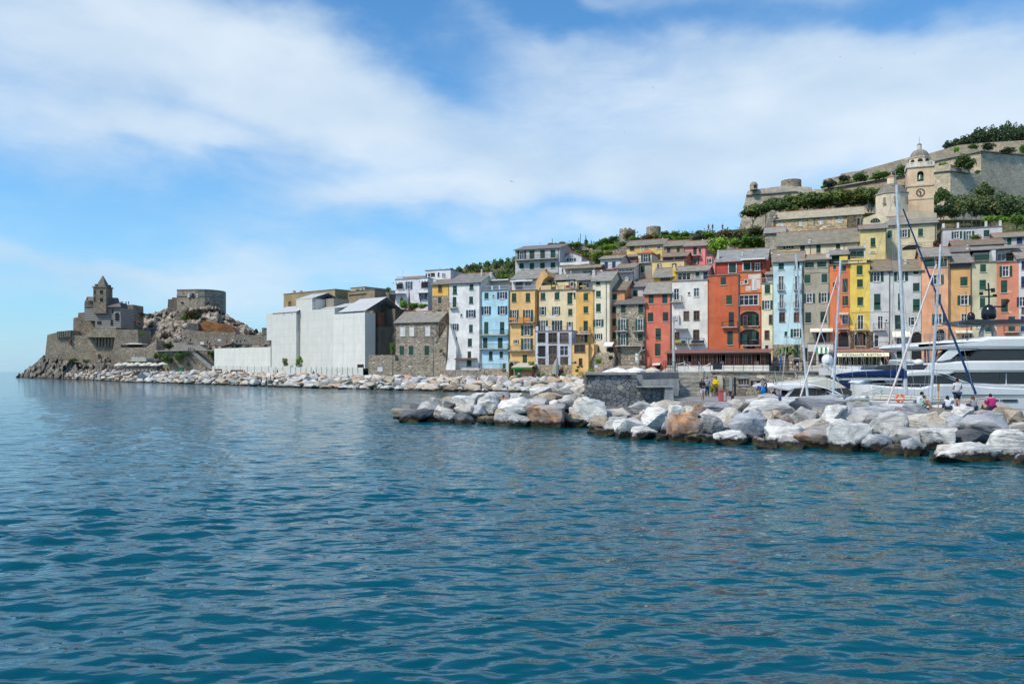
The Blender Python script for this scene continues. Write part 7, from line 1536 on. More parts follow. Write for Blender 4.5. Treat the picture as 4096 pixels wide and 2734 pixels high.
# sailing boat with the big mast and navy boom cover
def sail_hull(parent, x0, x1, ytop, Y, beam, col, deckcol, yb_=1700):
 """plan-form hull: pointed bow at x1 side"""
 A = flat(Y+beam/2).hit(x0, ytop); B = flat(Y+beam/2).hit(x1, ytop); L = B.x-A.x; n = 14; mb = MB(); rows = []
 for i in range(n+1):
  t = i/n; w = beam/2*(math.sin(math.pi*min(1, .18+t*.82))**.6 if t < .999 else .02); w = max(.03, w); z = A.z+.25*(t-.5)**2*2; x = A.x+L*t
  rows.append([(x, Y+beam/2-w, z), (x, Y+beam/2-w*.82, z-.9), (x, Y+beam/2, -.5), (x, Y+beam/2+w*.82, z-.9), (x, Y+beam/2+w, z), (x, Y+beam/2, z+.14)])
 i0 = 0
 for r_ in rows: mb.v += r_
 for i in range(n):
  for k in range(6): j = (k+1) % 6; mb.f.append((i*6+k, i*6+j, (i+1)*6+j, (i+1)*6+k)); mb.m.append(0 if k < 4 else 1)
 mb.f.append(tuple(range(6))); mb.m.append(0)
 g2 = mat('deck_gelcoat', m_gel, rough=.5); o = fix_normals(mb.build('hull', [GEL, g2], color=col, angle=45)); o.parent = parent; o.matrix_parent_inverse = Matrix.Translation(parent.location).inverted()
sc_ = boat('sailing_boat', 3600, 56, 'white sailing boat with the tallest mast, navy boom cover and navy furled foresail', 'sailing boat')
sail_hull(sc_, 3330, 3830, 1604, 54.2, 3.2, (.74,.74,.72), CRM)
body('coachroof', P1, [(980,855),(1000,785),(1450,768),(2000,800),(2340,835),(2340,870)], 54.9, 2.0, GEL, CRM, sc_, .1)
spar('mast', (3586,740), (3624,1592), .10, .15, 56, MT, ALU, sc_)
body('boom_cover', P1, [(575,500),(582,452),(900,412),(1350,388),(1640,362),(1688,408),(1690,525),(1570,510),(1350,492),(840,487),(830,500)], 55.8, .35, CL, NAVY, sc_, .1)
spar('boom', P1(580,528), P1(1592,530), .085, .085, 55.95, MT, ALU, sc_)
spar('furled_sail', (3612,835), (3903,1575), .05, .09, 56, CL, (.015,.06,.16), sc_, n=8)
spar('forestay', (3588,745), (3612,836), .02, .02, 56, MT, ALU, sc_)
multi('rigging', sc_, MT, (.4,.4,.42), [[H(PX,3580,900,56), H(PX,3560,1590,54.5)], [H(PX,3592,960,56), H(PX,3660,1590,54.5)], [H(PX,3588,745,56), H(PX,3345,1560,56)], [H(PX,3540,1030,56), H(PX,3612,1030,56)], [H(PX,3588,1290,56), H(PX,3640,1292,56)]], .014, 3)
multi('masthead_aerial', sc_, MT, (.3,.3,.3), [[H(PX,3586,742,56), H(PX,3579,672,56)], [H(PX,3566,742,56), H(PX,3592,742,56)]], .03)
rl = []
for i in range(12): x = 1010+i*118; rl.append([H(P1,x,852+i*3,54.4), H(P1,x+36,760+i*4,54.4)])
rl += [[H(P1,960,742,54.4), H(P1,2349,815,54.4)], [H(P1,960,775,54.4), H(P1,2349,845,54.4)]]
multi('guard_rail', sc_, MT, (.35,.35,.37), rl, .02)
def ring_mesh(R_, r, col_a, col_b, parent, loc):
 mb = MB(); N, n = 32, 8
 for i in range(N):
  a = 2*math.pi*i/N
  for k in range(n): b = 2*math.pi*k/n; mb.v.append(((R_+r*math.cos(b))*math.cos(a), r*.7*math.sin(b), (R_+r*math.cos(b))*math.sin(a)))
 for i in range(N):
  for k in range(n): mb.f.append((i*n+k, ((i+1) % N)*n+k, ((i+1) % N)*n+(k+1) % n, i*n+(k+1) % n)); mb.m.append(1 if (i % 8) == 0 else 0)
 o = mb.build('life_ring', [mat('ring_orange', color=(.85,.10,.02), rough=.6), mat('ring_white', color=(.75,.75,.73), rough=.6)], smooth=True); o.location = loc; return o
lr = ring_mesh(.25, .065, None, None, None, H(P1,1565,832,53.9)); tag(lr, 'orange and white life ring hanging on the rail of the tallest sailing boat', 'life ring')
# boat with the pink furled sail
sd_ = boat('sailing_boat', 3720, 52, 'white sailing boat with slim mast and reddish-white furled foresail near the standing man', 'sailing boat')
sail_hull(sd_, 3540, 3900, 1626, 51.6, 2.2, (.75,.74,.72), CRM)
spar('mast', (3763,977), (3723,1606), .075, .10, 52.5, MT, (.66,.68,.7), sd_)
spar('furled_sail', (3746,1058), (3547,1622), .05, .075, 52.5, CL, (.70,.62,.60), sd_, n=8)
multi('rigging', sd_, MT, (.45,.45,.46), [[H(PX,3763,990,52.5), H(PX,3900,1590,52)], [H(PX,3762,1030,52.5), H(PX,3690,1600,51.8)], [H(PX,3700,1340,52.5), H(PX,3780,1342,52.5)], [H(PX,3980,1585,51.8), H(PX,3850,1640,51.8)]], .013, 3)
spar('boom', B4(1300,1205), B4(1780,1145), .05, .05, 52.5, CL, (.5,.48,.46), sd_)
# two smaller sailing boats behind the wedge boulder
se_ = boat('sailing_boat', 3345, 55, 'sailing boat with a slightly leaning pale mast left of the lettered awning', 'sailing boat')
sail_hull(se_, 3240, 3520, 1600, 54.5, 2.3, (.74,.74,.72), CRM)
spar('mast', (3362,1040), (3332,1590), .075, .09, 55.5, MT, (.66,.7,.72), se_)
spar('furled_sail', (3351,1103), (3200,1592), .04, .06, 55.5, CL, (.72,.66,.64), se_)
spar('boom', P1(680,850), P1(1265,660), .06, .05, 55.5, CL, (.55,.53,.5), se_)
multi('rigging', se_, MT, (.4,.4,.42), [[H(PX,3362,1050,55.5), H(PX,3420,1600,55)], [H(PX,3361,1060,55.5), H(PX,3300,1600,55)], [H(PX,3362,1050,55.5), H(PX,3480,1560,55.5)]], .013, 3)
sf_ = boat('sailing_boat', 3210, 56, 'sailing boat with the leftmost mast, leaning left at the top', 'sailing boat')
sail_hull(sf_, 3060, 3330, 1604, 55.5, 2.3, (.75,.75,.74), CRM)
spar('mast', (3184,1018), (3231,1600), .07, .095, 56.5, MT, (.62,.68,.72), sf_)
multi('rigging', sf_, MT, (.62,.62,.62), [[H(PX,3203,1095,56.5), H(PX,3373,1580,56.5)], [H(PX,3184,1030,56.5), H(PX,3120,1600,56)]], .022, 4); spar('boom', B3(160,795), B3(850,838), .06, .06, 56, MT, (.75,.76,.78), sf_)
# motor cruiser
mc = boat('motor_cruiser', 3230, 60, 'white motor cruiser with swooping cabin roof behind the long wedge boulder', 'motor boat')
body('hull', B3, [(150,1010),(158,870),(480,835),(545,812),(1290,800),(1480,800),(1600,900),(1500,1010)], 58.5, 3.8, GEL, (.76,.76,.75), mc, .12)
body('cabin_windows', B3, [(560,815),(640,740),(705,690),(900,674),(1060,682),(1180,705),(1275,768),(1290,800)], 58.7, 3.4, SMK, (1,1,1), mc, .05)
body('cabin_roof', B3, [(255,657),(345,605),(480,596),(930,600),(1140,650),(1330,702),(1450,775),(1480,805),(1290,800),(1260,755),(1190,700),(1050,675),(900,667),(705,682),(620,715),(480,692),(330,672)], 58.5, 3.8, GEL, (.78,.78,.78), mc, .1)
body('window_pillar', B3, [(545,812),(640,700),(700,685),(590,815)], 58.6, .2, GEL, (.55,.55,.55), mc, .02); body('window_pillar', B3, [(1030,685),(1042,685),(1048,802),(1036,802)], 58.66, .1, GEL, (.1,.1,.1), mc, .01)
mc2 = boat('motor_cruiser', 3300, 66, 'cream-topped cruiser with white radar dome on an arch, behind the leftmost masts', 'motor boat')
body('coachroof', B3, [(620,612),(660,580),(1000,545),(1180,500),(1330,545),(1520,662),(1700,760),(1500,780),(1140,700),(930,640)], 64, 3.6, GEL, CRM, mc2, .12)
body('windscreen', B3, [(1250,678),(1520,665),(1640,745),(1560,772),(1340,770)], 63.9, .5, SMK, (1,1,1), mc2, .03); body('hull', B3, [(600,1000),(610,690),(1760,770),(1760,1000)], 64.2, 3.4, GEL, GW, mc2, .1)
body('radar_arch', B3, [(1125,300),(1170,288),(1300,300),(1335,440),(1400,520),(1300,500),(1290,420),(1210,330)], 65, .5, GEL, (.78,.78,.78), mc2, .05); radome(B3, 1210, 140, 285, 165, 65.2, GEL, (.76,.77,.78), mc2)
multi('deck_railing', mc2, MT, (.6,.6,.6), [[H(B3,735,560,64), H(B3,770,478,64), H(B3,965,478,64), H(B3,980,540,64)], [H(B3,1010,540,64), H(B3,1025,485,64), H(B3,1180,480,64), H(B3,1200,520,64)]], .03)
mc3 = boat('motor_cruiser', 3430, 68, 'white cruiser with a navy canvas hood in the gap under the navy boom cover', 'motor boat')
body('hull', P1, [(640,1000),(760,690),(1000,600),(1080,550),(2100,560),(2100,1000)], 64.5, 3.4, GEL, GW, mc3, .12); body('canvas_hood', P1, [(630,590),(760,582),(945,602),(930,640),(800,700),(850,750),(700,640)], 64.2, 3, CL, NAVY, mc3, .06)
body('side_window', P1, [(1080,582),(1230,548),(1640,556),(1640,600),(1200,592)], 64.3, .3, SMK, (1,1,1), mc3, .03)
mc4 = boat('motor_yacht', 3480, 72, 'white flybridge yacht partly hidden above the navy boom cover', 'yacht')
body('flybridge', P1, [(560,450),(550,350),(700,378),(880,385),(1080,400),(1380,395),(1900,390),(2030,388),(2349,400),(2349,480),(560,470)], 70, 4, GEL, GW, mc4, .12); body('screen', P1, [(1015,385),(1100,318),(1400,310),(2020,310),(1940,388)], 70.5, 3, SMK, (1,1,1), mc4, .05); body('locker', P1, [(905,400),(905,330),(1080,330),(1060,400)], 70.2, 2, GEL, (.6,.62,.64), mc4, .05)
# deck box on the quay
db = boat('deck_box', 3437, 51.5, 'grey and cream storage box on the quay edge', 'box'); body('box', P1, [(765,948),(768,860),(1085,860),(1088,948)], 51.2, .55, PT, (.55,.53,.45), db, .02); body('lid', P1, [(762,862),(775,828),(1080,826),(1090,862)], 51.15, .65, PT, (.42,.46,.5), db, .02); body('latch', P1, [(862,870),(952,870),(952,905),(862,905)], 51.17, .04, PT, (.6,.55,.36), db, .005)
# flags
def flag(name, fr, pole, cloth_pts, Y, cols, label):
 """pole between two points; cloth in vertical bands between top edge and bottom edge points"""
 P0 = H(fr, *pole[0], Y); e = empty(name, tuple(P0), 0, label, 'flag'); multi('pole', e, MT, (.6,.6,.6), [[P0, H(fr, *pole[1], Y)]], .022)
 n = len(cols); (ax, ay), (bx, by), (cx, cy), (dx, dy) = cloth_pts
 for i, c in enumerate(cols):
  mb = MB(); m = 4
  for k in range(m):
   t0, t1 = (i+k/m)/n, (i+(k+1)/m)/n; f = lambda t, s: H(fr, (ax+(bx-ax)*t)*(1-s)+(dx+(cx-dx)*t)*s, (ay+(by-ay)*t)*(1-s)+(dy+(cy-dy)*t)*s, Y+.08*math.sin(t*7+s*2))
   mb.quad(f(t0,0), f(t1,0), f(t1,1), f(t0,1)); mb.quad(f(t0,1)+Vector((0,.012,0)), f(t1,1)+Vector((0,.012,0)), f(t1,0)+Vector((0,.012,0)), f(t0,0)+Vector((0,.012,0)))
  o = mb.build('cloth', CL, color=c); o.parent = e; o.matrix_parent_inverse = Matrix.Translation(e.location).inverted()
 return e
IT = [(.02,.3,.09), (.72,.72,.7), (.65,.04,.04)]
flag('flag', B3, ((415,590),(388,400)), [(388,490),(372,560),(358,605),(412,575)], 58.5, IT, 'small Italian flag at the stern of the motor cruiser'); flag('flag', B3, ((735,470),(635,340)), [(640,345),(690,380),(730,465),(700,450)], 62, IT, 'Italian flag on a slanting pole above the cruiser roof')
flag('flag', B3, ((180,700),(205,560)), [(205,565),(185,610),(215,660),(215,600)], 57, IT, 'small Italian flag beside the man with the blue bag'); flag('flag', B3, ((470,400),(502,55)), [(498,70),(470,210),(455,360),(498,300)], 84, [(.03,.14,.42), (.05,.2,.5), (.03,.12,.4)], 'tall blue flag on the terrace beside the palm')
flag('flag', P1, ((1410,302),(1285,100)), [(1310,170),(1350,215),(1445,245),(1440,290)], 68, [(.65,.03,.03)], 'red ensign on a slanting staff over the lettered awning'); flag('flag', P1, ((1262,312),(1262,232)), [(1264,236),(1290,280),(1310,310),(1255,308)], 68, IT, 'small Italian flag under the red ensign')
flag('flag', P1, ((2110,230),(2150,0)), [(2148,10),(2160,60),(2150,150),(2108,205)], 66.5, [(.02,.03,.12), (.45,.05,.08), (.02,.03,.12)], 'dark blue and red ensign hanging by the slim mast'); flag('flag', P1, ((530,180),(552,0)), [(545,0),(556,60),(552,150),(512,190)], 56, [(.02,.04,.2), (.35,.05,.08)], 'folded dark blue flag on the mast left of the awning'); flag('flag', P1, ((1268,655),(1285,760)), [(1270,662),(1296,705),(1280,755),(1264,740)], 55, IT, 'tiny Italian flag at the end of the furled boom')

for x0, x1, y0, y1, Y, pr in ((3560,3590,760,1585,56,sc_),(3600,3622,760,1590,56,sc_),(3740,3712,1010,1600,52.5,sd_),(3775,3740,1010,1600,52.5,sd_),(3176,3205,1040,1590,56.5,sf_),(3352,3318,1060,1590,55.5,se_)):
 multi('halyard', pr, MT, (.5,.48,.45), [[H(PX,x0,y0,Y-.3), H(PX,x1,y1,Y-.3)]], .012, 3)
for px, py, Y, pr in ((3300,1597,55.2,se_),(3380,1598,54.3,sc_),(3470,1600,54.1,sc_),(3660,1618,51.5,sd_),(3830,1622,51.4,sd_),(3120,1597,55.3,sf_)):
 C_ = H(PX, px, py, Y); o = MB().lathe([(.01,-.32),(.1,-.25),(.11,0),(.1,.22),(.01,.3)], 9).build('fender', GEL, color=(.02,.04,.16), smooth=True); o.location = C_-pr.location; o.parent = pr
oar = MB().tube([H(P1,2165,975,50.6), H(P1,2168,720,50.6)], .03, 6); a = H(P1,2150,720,50.6); b = H(P1,2185,610,50.6); oar.box(a.x, a.y-.02, a.z, b.x, a.y+.02, b.z); tag(oar.build('oar', PT, color=(.50,.27,.08)), 'varnished wooden oar standing upright between the seated men and the standing man', 'oar')
for i, (px, lb) in enumerate(((2930,'iron mooring bollard on the quay right of the red cabinet'),(3160,'iron mooring bollard on the quay by the long white slab'),(3560,'iron mooring bollard on the quay below the life ring'))):
 P = on_z(px, 1600+i*8, QZ); o = MB().lathe([(.16,0),(.12,.1),(.11,.28),(.19,.34),(.17,.42),(.01,.44)], 12).build('bollard', MT, color=(.05,.05,.055), smooth=True); o.location = P; tag(o, lb, 'bollard')
for i, (a, b, Y1, Y2) in enumerate((((2990,1600),(3095,1575),62,58),((3010,1604),(3130,1590),61,57),((3500,1628),(3560,1606),52.5,53.5))):
 A = H(PX,*a,Y1); A.z = QZ+.1; B = H(PX,*b,Y2); tag(MB().tube([A, (A+B)/2-Vector((0,0,.15)), B], .022, 4).build('mooring_line', CL, color=(.3,.3,.3)), ['dark mooring line from the quay to the motor cruiser bow rail','second mooring line just right of the first, to the leftmost boat','short mooring line under the furled reddish-white sail'][i], 'rope')
for px, y0, y1, lb in ((2209,954,990,'wooden utility pole over the yellow-flowering bushes'),(2322,935,975,'tall thin aerial mast on the ridge, left of the conifer'),(2343,940,975,'thin aerial mast right behind the conifer'),(2315,952,978,'short thin aerial on the ridge beside the tall one'),(2397,955,985,'thin pole on the ridge right of the thin cypress')):
 pl = ROW.off(57); A = pl.hit(px, y1+25); B = pl.hit(px, y0); tag(MB().tube([A, B], .09, 5).build('utility_pole', BARK), lb, 'pole')

# ------------------------------------------------------------------ people
def skin_grow(V, E, sub=2):
 """V: name -> (x, y, z, rx, ry); grows one continuous surface along the edges"""
 names = list(V); me = bpy.data.meshes.new('s'); me.from_pydata([V[n][:3] for n in names], [(names.index(a), names.index(b)) for a, b in E], [])
 o = bpy.data.objects.new('s', me); COL.objects.link(o); o.modifiers.new('k', 'SKIN'); sb_ = o.modifiers.new('u', 'SUBSURF'); sb_.levels = sub; sb_.render_levels = sub
 sv_ = me.skin_vertices[0].data
 for i, n in enumerate(names): sv_[i].radius = V[n][3:5]; sv_[i].use_root = (i == 0)
 bpy.context.view_layer.update(); m = bpy.data.meshes.new_from_object(o.evaluated_get(bpy.context.evaluated_depsgraph_get())); bpy.data.objects.remove(o); return m
BASE = dict(pelvis=(0,0,.94,.155,.11), spine=(0,.01,1.14,.13,.095), chest=(0,.01,1.33,.165,.11), neck=(0,0,1.47,.06,.06), skull=(0,-.01,1.56,.065,.07),
 shl=(-.175,.01,1.40,.062,.062), ell=(-.235,.03,1.13,.045,.045), wrl=(-.245,-.05,.90,.028,.03), hal=(-.245,-.08,.84,.035,.022),
 shr=(.175,.01,1.40,.062,.062), elr=(.235,.03,1.13,.045,.045), wrr=(.245,-.05,.90,.028,.03), har=(.245,-.08,.84,.035,.022),
 hpl=(-.09,0,.88,.09,.09), knl=(-.10,-.02,.49,.06,.06), anl=(-.10,.03,.09,.04,.045), tol=(-.115,-.12,.04,.042,.035),
 hpr=(.09,0,.88,.09,.09), knr=(.10,-.02,.49,.06,.06), anr=(.10,.03,.09,.04,.045), tor=(.115,-.12,.04,.042,.035))
def pose(**k):
 d = dict(BASE)
 for n, p in k.items(): d[n] = (*p, *d[n][3:])
 return d
def sitpose(front=True):
 d = {}
 for n, v in BASE.items(): d[n] = (v[0], v[1], v[2]-.80, v[3], v[4])
 d['knl'] = (-.13,-.42,.36,.062,.062); d['anl'] = (-.12,-.60,.05,.042,.045); d['tol'] = (-.13,-.74,.03,.042,.035); d['hpl'] = (-.1,-.04,.12,.095,.09)
 d['knr'] = (.13,-.42,.36,.062,.062); d['anr'] = (.12,-.60,.05,.042,.045); d['tor'] = (.13,-.74,.03,.042,.035); d['hpr'] = (.1,-.04,.12,.095,.09)
 d['pelvis'] = (0,.02,.13,.16,.12); d['spine'] = (0,.03,.34,.135,.1); d['chest'] = (0,-.03,.53,.165,.11); d['neck'] = (0,-.08,.67,.06,.06); d['skull'] = (0,-.11,.76,.065,.07)
 for s, q in (('l',-1),('r',1)): d['sh'+s] = (q*.175,-.03,.60,.062,.062); d['el'+s] = (q*.24,-.16,.38,.045,.045); d['wr'+s] = (q*.15,-.40,.40,.028,.03); d['ha'+s] = (q*.13,-.47,.41,.035,.022)
 return d
POSES = {
 'stand': pose(), 'walk': pose(knl=(-.09,-.16,.50), anl=(-.09,-.14,.10), tol=(-.09,-.28,.05), knr=(.09,.05,.50), anr=(.09,.28,.13), tor=(.09,.17,.04), wrl=(-.25,.10,.92), hal=(-.25,.12,.85), wrr=(.24,-.18,.95), har=(.24,-.23,.90)),
 'phone': pose(ell=(-.23,.0,1.14), wrl=(-.08,-.20,1.12), hal=(-.03,-.23,1.12), elr=(.23,.0,1.14), wrr=(.09,-.20,1.10), har=(.04,-.23,1.10), knl=(-.07,-.06,.49), knr=(.10,.02,.49), anr=(.14,.05,.09), tor=(.18,-.09,.04)),
 'folded': pose(ell=(-.25,.0,1.14), wrl=(-.02,-.17,1.16), hal=(.06,-.17,1.17), elr=(.25,.0,1.14), wrr=(.03,-.20,1.13), har=(-.05,-.2,1.12)),
 'sit': sitpose()}
BE = [('pelvis','spine'),('spine','chest'),('chest','neck'),('neck','skull')]+[(a+s, b+s) for s in 'lr' for a, b in (('sh','el'),('el','wr'),('wr','ha'),('hp','kn'),('kn','an'),('an','to'))]+[('chest','shl'),('chest','shr'),('pelvis','hpl'),('pelvis','hpr')]
_pm = {}
def append_mesh(me, mb):
 """join a builder's faces into a mesh"""
 v = [tuple(x.co) for x in me.vertices]; f = [tuple(p.vertices) for p in me.polygons]; n = len(v); m = bpy.data.meshes.new('body'); m.from_pydata(v+mb.v, [], f+[tuple(i+n for i in q) for q in mb.f]); m.polygons.foreach_set('use_smooth', [True]*len(m.polygons)); return m
def body_mesh(ps, near):
 k = ('b', ps, near)
 if k in _pm: return _pm[k]
 V = POSES[ps]; me = skin_grow(V, BE, 2 if near else 1); mb = MB(); s = V['skull']; c = Vector(s[:3])+Vector((0,-.012,.035)); n, m = (16, 12) if near else (8, 6)
 def head(p):
  x, y, z = p; w = 1-.18*max(0, -z); return (c.x+x*.076*w, c.y+y*.098*(1-.1*max(0,-z)), c.z+z*.118)
 for i in range(m+1):
  a = math.pi*i/m-math.pi/2
  for j in range(n): b_ = 2*math.pi*j/n; mb.v.append(head((math.cos(a)*math.cos(b_), math.cos(a)*math.sin(b_), math.sin(a))))
 for i in range(m):
  for j in range(n): mb.f.append((i*n+j, i*n+(j+1) % n, (i+1)*n+(j+1) % n, (i+1)*n+j)); mb.m.append(0)
 if near:
  mb.hexa([(c.x-.014,c.y-.09,c.z-.035),(c.x+.014,c.y-.09,c.z-.035),(c.x+.012,c.y-.09,c.z+.012),(c.x-.012,c.y-.09,c.z+.012),(c.x-.010,c.y-.125,c.z-.03),(c.x+.010,c.y-.125,c.z-.03),(c.x+.006,c.y-.102,c.z+.012),(c.x-.006,c.y-.102,c.z+.012)])
  for q in (-1, 1): mb.tube([(c.x+q*.074,c.y+.0,c.z-.025),(c.x+q*.082,c.y+.01,c.z),(c.x+q*.076,c.y+.008,c.z+.028)], [.010,.014,.010], 5)
  mb.tube([(c.x-.025,c.y-.086,c.z-.06),(c.x,c.y-.093,c.z-.062),(c.x+.025,c.y-.086,c.z-.06)], [.004,.007,.004], 5)
 for sd_2 in 'lr':       # hands: palm with four fingers and a thumb
  w = Vector(V['wr'+sd_2][:3]); h = Vector(V['ha'+sd_2][:3]); d = (h-w).normalized(); sx_ = 1 if sd_2 == 'l' else -1; side = d.cross(Vector((0,1,0)) if abs(d.z) > .6 else Vector((0,0,1))).normalized(); dn = side.cross(d)
  L = (.085,.095,.088,.07)
  for q in range(4):
   r0 = h+side*(q-1.5)*.018; mb.tube([r0, r0+d*L[q]*.5+dn*.004, r0+d*L[q]*.8+dn*.02, r0+d*L[q]+dn*.036], [.0095,.009,.008,.006], 5 if near else 3)
  r0 = h-side*.03*sx_-d*.02; mb.tube([r0, r0-side*.022*sx_+d*.03, r0-side*.026*sx_+d*.055+dn*.01], [.011,.010,.007], 5 if near else 3)
 _pm[k] = append_mesh(me, mb); _pm[k].materials.append(SKIN); return _pm[k]
def cloth_mesh(ps, kind, near):
 k = (ps, kind, near)
 if k in _pm: return _pm[k]
 V = POSES[ps]; g = lambda n, e, t=None, o=None: (*( [V[n][i]+(V[o][i]-V[n][i])*t for i in range(3)] if o else V[n][:3]), V[n][3]+e, V[n][4]+e)
 if kind in ('shirt', 'jacket'):
  e = .028 if kind == 'shirt' else .04; t = .55 if kind == 'shirt' else .92; d = dict(chest=g('chest',e), spine=g('spine',e+.01), pelvis=g('pelvis',e), neck=(*[V['chest'][i]+(V['neck'][i]-V['chest'][i])*.7 for i in range(3)], .075, .07)); E = [('chest','spine'),('spine','pelvis'),('chest','neck')]
  for s in 'lr':
   d['sh'+s] = g('sh'+s, e*.8); a, b = ('sh', 'el') if kind == 'shirt' else ('el', 'wr'); d['sl'+s] = (*[V[a+s][i]+(V[b+s][i]-V[a+s][i])*t for i in range(3)], .066 if kind == 'shirt' else .05, .066 if kind == 'shirt' else .05); E.append(('chest','sh'+s))
   if kind == 'jacket': d['el'+s] = g('el'+s, .022); E += [('sh'+s,'el'+s),('el'+s,'sl'+s)]
   else: E.append(('sh'+s,'sl'+s))
 else:
  d = dict(pelvis=g('pelvis',.03)); E = []
  for s in 'lr':
   d['hp'+s] = g('hp'+s,.03); E.append(('pelvis','hp'+s))
   if kind == 'shorts': d['kn'+s] = (*[V['hp'+s][i]+(V['kn'+s][i]-V['hp'+s][i])*.82 for i in range(3)], .088, .088); E.append(('hp'+s,'kn'+s))
   else: d['kn'+s] = g('kn'+s,.024); d['an'+s] = (*[V['kn'+s][i]+(V['an'+s][i]-V['kn'+s][i])*.95 for i in range(3)], .062, .064); E += [('hp'+s,'kn'+s),('kn'+s,'an'+s)]
 m = skin_grow(d, E, 2 if near else 1); m.polygons.foreach_set('use_smooth', [True]*len(m.polygons)); m.materials.append(CL); _pm[k] = m; return m
def hair_mesh(ps, long_):
 k = ('h', ps, long_)
 if k in _pm: return _pm[k]
 c = Vector(POSES[ps]['skull'][:3])+Vector((0,-.012,.035)); mb = MB(); n, m = 12, 7
 for i in range(m+1):
  a = math.pi/2*(i/m)*1.25
  for j in range(n): b_ = 2*math.pi*j/n; y = math.sin(b_)*math.sin(a); drop = .0 if y > -.2 else .6; zz = max(math.cos(a), .28 if y < -.35 else -.5); mb.v.append((c.x+math.cos(b_)*math.sin(a)*.086, c.y+.008+y*.106, c.z+zz*.128))
 for i in range(m):
  for j in range(n): mb.f.append((i*n+j, (i+1)*n+j, (i+1)*n+(j+1) % n, i*n+(j+1) % n)); mb.m.append(0)
 if long_: mb.tube([(c.x,c.y+.05,c.z+.03),(c.x,c.y+.085,c.z-.1),(c.x,c.y+.095,c.z-.24),(c.x,c.y+.09,c.z-.36)], [.075,.085,.085,.03], 9); mb.tube([(c.x-.07,c.y-.01,c.z),(c.x-.085,c.y-.01,c.z-.14),(c.x-.1,c.y-.02,c.z-.3)], [.025,.035,.015], 6).tube([(c.x+.07,c.y-.01,c.z),(c.x+.085,c.y-.01,c.z-.14),(c.x+.1,c.y-.02,c.z-.3)], [.025,.035,.015], 6)
 me = bpy.data.meshes.new('hair'); me.from_pydata(mb.v, [], mb.f); me.polygons.foreach_set('use_smooth', [True]*len(me.polygons)); me.materials.append(CL); _pm[k] = me; return me
SK = (.52,.29,.18); SKD = (.40,.17,.09)
def person(loc, label, ps='stand', top=(.6,.6,.6), bottom=(.05,.06,.12), hair=(.02,.014,.01), rz=0., h=1.72, near=False, tk='shirt', bk='trousers', long_=False, skin=SK, group=None):
 e = empty('person', tuple(loc), rz, label, 'person', group); e.scale = (h/1.75*(1.08 if near else 1),)*3
 link('body', body_mesh(ps, near), e, skin)
 if tk: link('jacket' if tk == 'jacket' else 'shirt', cloth_mesh(ps, tk, near), e, top)
 if bk: link(bk, cloth_mesh(ps, bk, near), e, bottom)
 link('hair', hair_mesh(ps, long_), e, hair); return e
def gq(fr, x, y, z=QZ): return on_z(*fr(x, y), z)
# people near the boats
p = H(B4, 1228, 1310, 48.6); p.z = QZ
person(p, 'man standing with his back turned on the quay, white T-shirt and dark shorts', 'folded', (.66,.66,.70), (.03,.05,.08), rz=R(180), h=1.80, near=True, bk='shorts')
def sitter(x, y, lab, top, rz, Y=48.9, h=1.7, bottom=(.05,.06,.1), **k):
 P = H(B4, x, y, Y); P.z = QZ; return person(P, lab, 'sit', top, bottom, rz=R(rz), h=h, near=True, **k)
sitter(668, 1300, 'man in white T-shirt with glasses seated in profile on the quay edge', (.66,.66,.72), 85, Y=50.6, h=1.85, bottom=(.16,.15,.14), bk='shorts')
sitter(708, 1305, 'boy in pale green T-shirt seated in front of the man in white', (.30,.50,.42), 80, Y=49.9, h=1.45, bottom=(.2,.2,.2), bk='shorts')
sitter(1090, 1310, 'dark-haired girl in white T-shirt seated on the quay, seen from behind', (.66,.66,.72), 170, h=1.5, long_=True)
sitter(1475, 1325, 'person in grey hooded top with brown hair seated on the quay edge', (.30,.31,.34), 185, Y=48.2, h=1.55, long_=True, hair=(.12,.06,.03))
sitter(1648, 1325, 'small child with bare shoulders sitting beside the person in pink', SK, 150, Y=48.0, h=1.05)
sitter(1745, 1325, 'person in bright pink jacket with dark curly hair seated on the quay', (.5,.03,.18), 190, Y=47.8, h=1.75, tk='jacket')
P = gq(P3, 1015, 955); w_ = person(P, 'long-haired woman in dark jacket and pale shorts looking at her phone on the quay', 'phone', (.03,.035,.05), (.62,.56,.60), hair=(.10,.035,.02), h=1.66, near=True, tk='jacket', bk='shorts', long_=True, rz=R(20))
P = gq(P3, 1090, 885); m_ = person(P, 'man in blue and white striped shirt and jeans at the foot of the stairs', 'stand', (.05,.06,.2), (.02,.05,.12), near=True, skin=SKD, h=1.72)
def m_str(t, p):
 s = t.new('ShaderNodeSeparateXYZ'); t.l.new(ocoord(t), s.inputs[0]); k = t.math('GREATER_THAN', t.math('FRACT', t.math('MULTIPLY', s.outputs[2], 7.5)), .55); t.l.new(t.mix(k, (.03,.04,.16,1), (.62,.64,.7,1)), p.inputs['Base Color']); p.inputs['Roughness'].default_value = .9
sm_ = cloth_mesh('stand', 'shirt', True).copy(); sm_.materials.clear(); sm_.materials.append(mat('striped_shirt', m_str))
[setattr(c, 'data', sm_) for c in m_.children if c.name.startswith('shirt')]
P = gq(P3, 1228, 892); person(P, 'man in bright yellow shirt and khaki trousers beside the planter', 'phone', (.85,.62,.0), (.14,.10,.06), h=1.76, near=True, skin=SKD, tk='jacket')
P = H(P3, 1990, 808, 58.2); P.z = H(P3, 1990, 812, 58.2).z; pb = person(P, 'man in dark T-shirt seated on the cruiser stern, blue bag hanging beside him', 'sit', (.03,.06,.07), (.02,.1,.3), rz=R(-70), near=True)
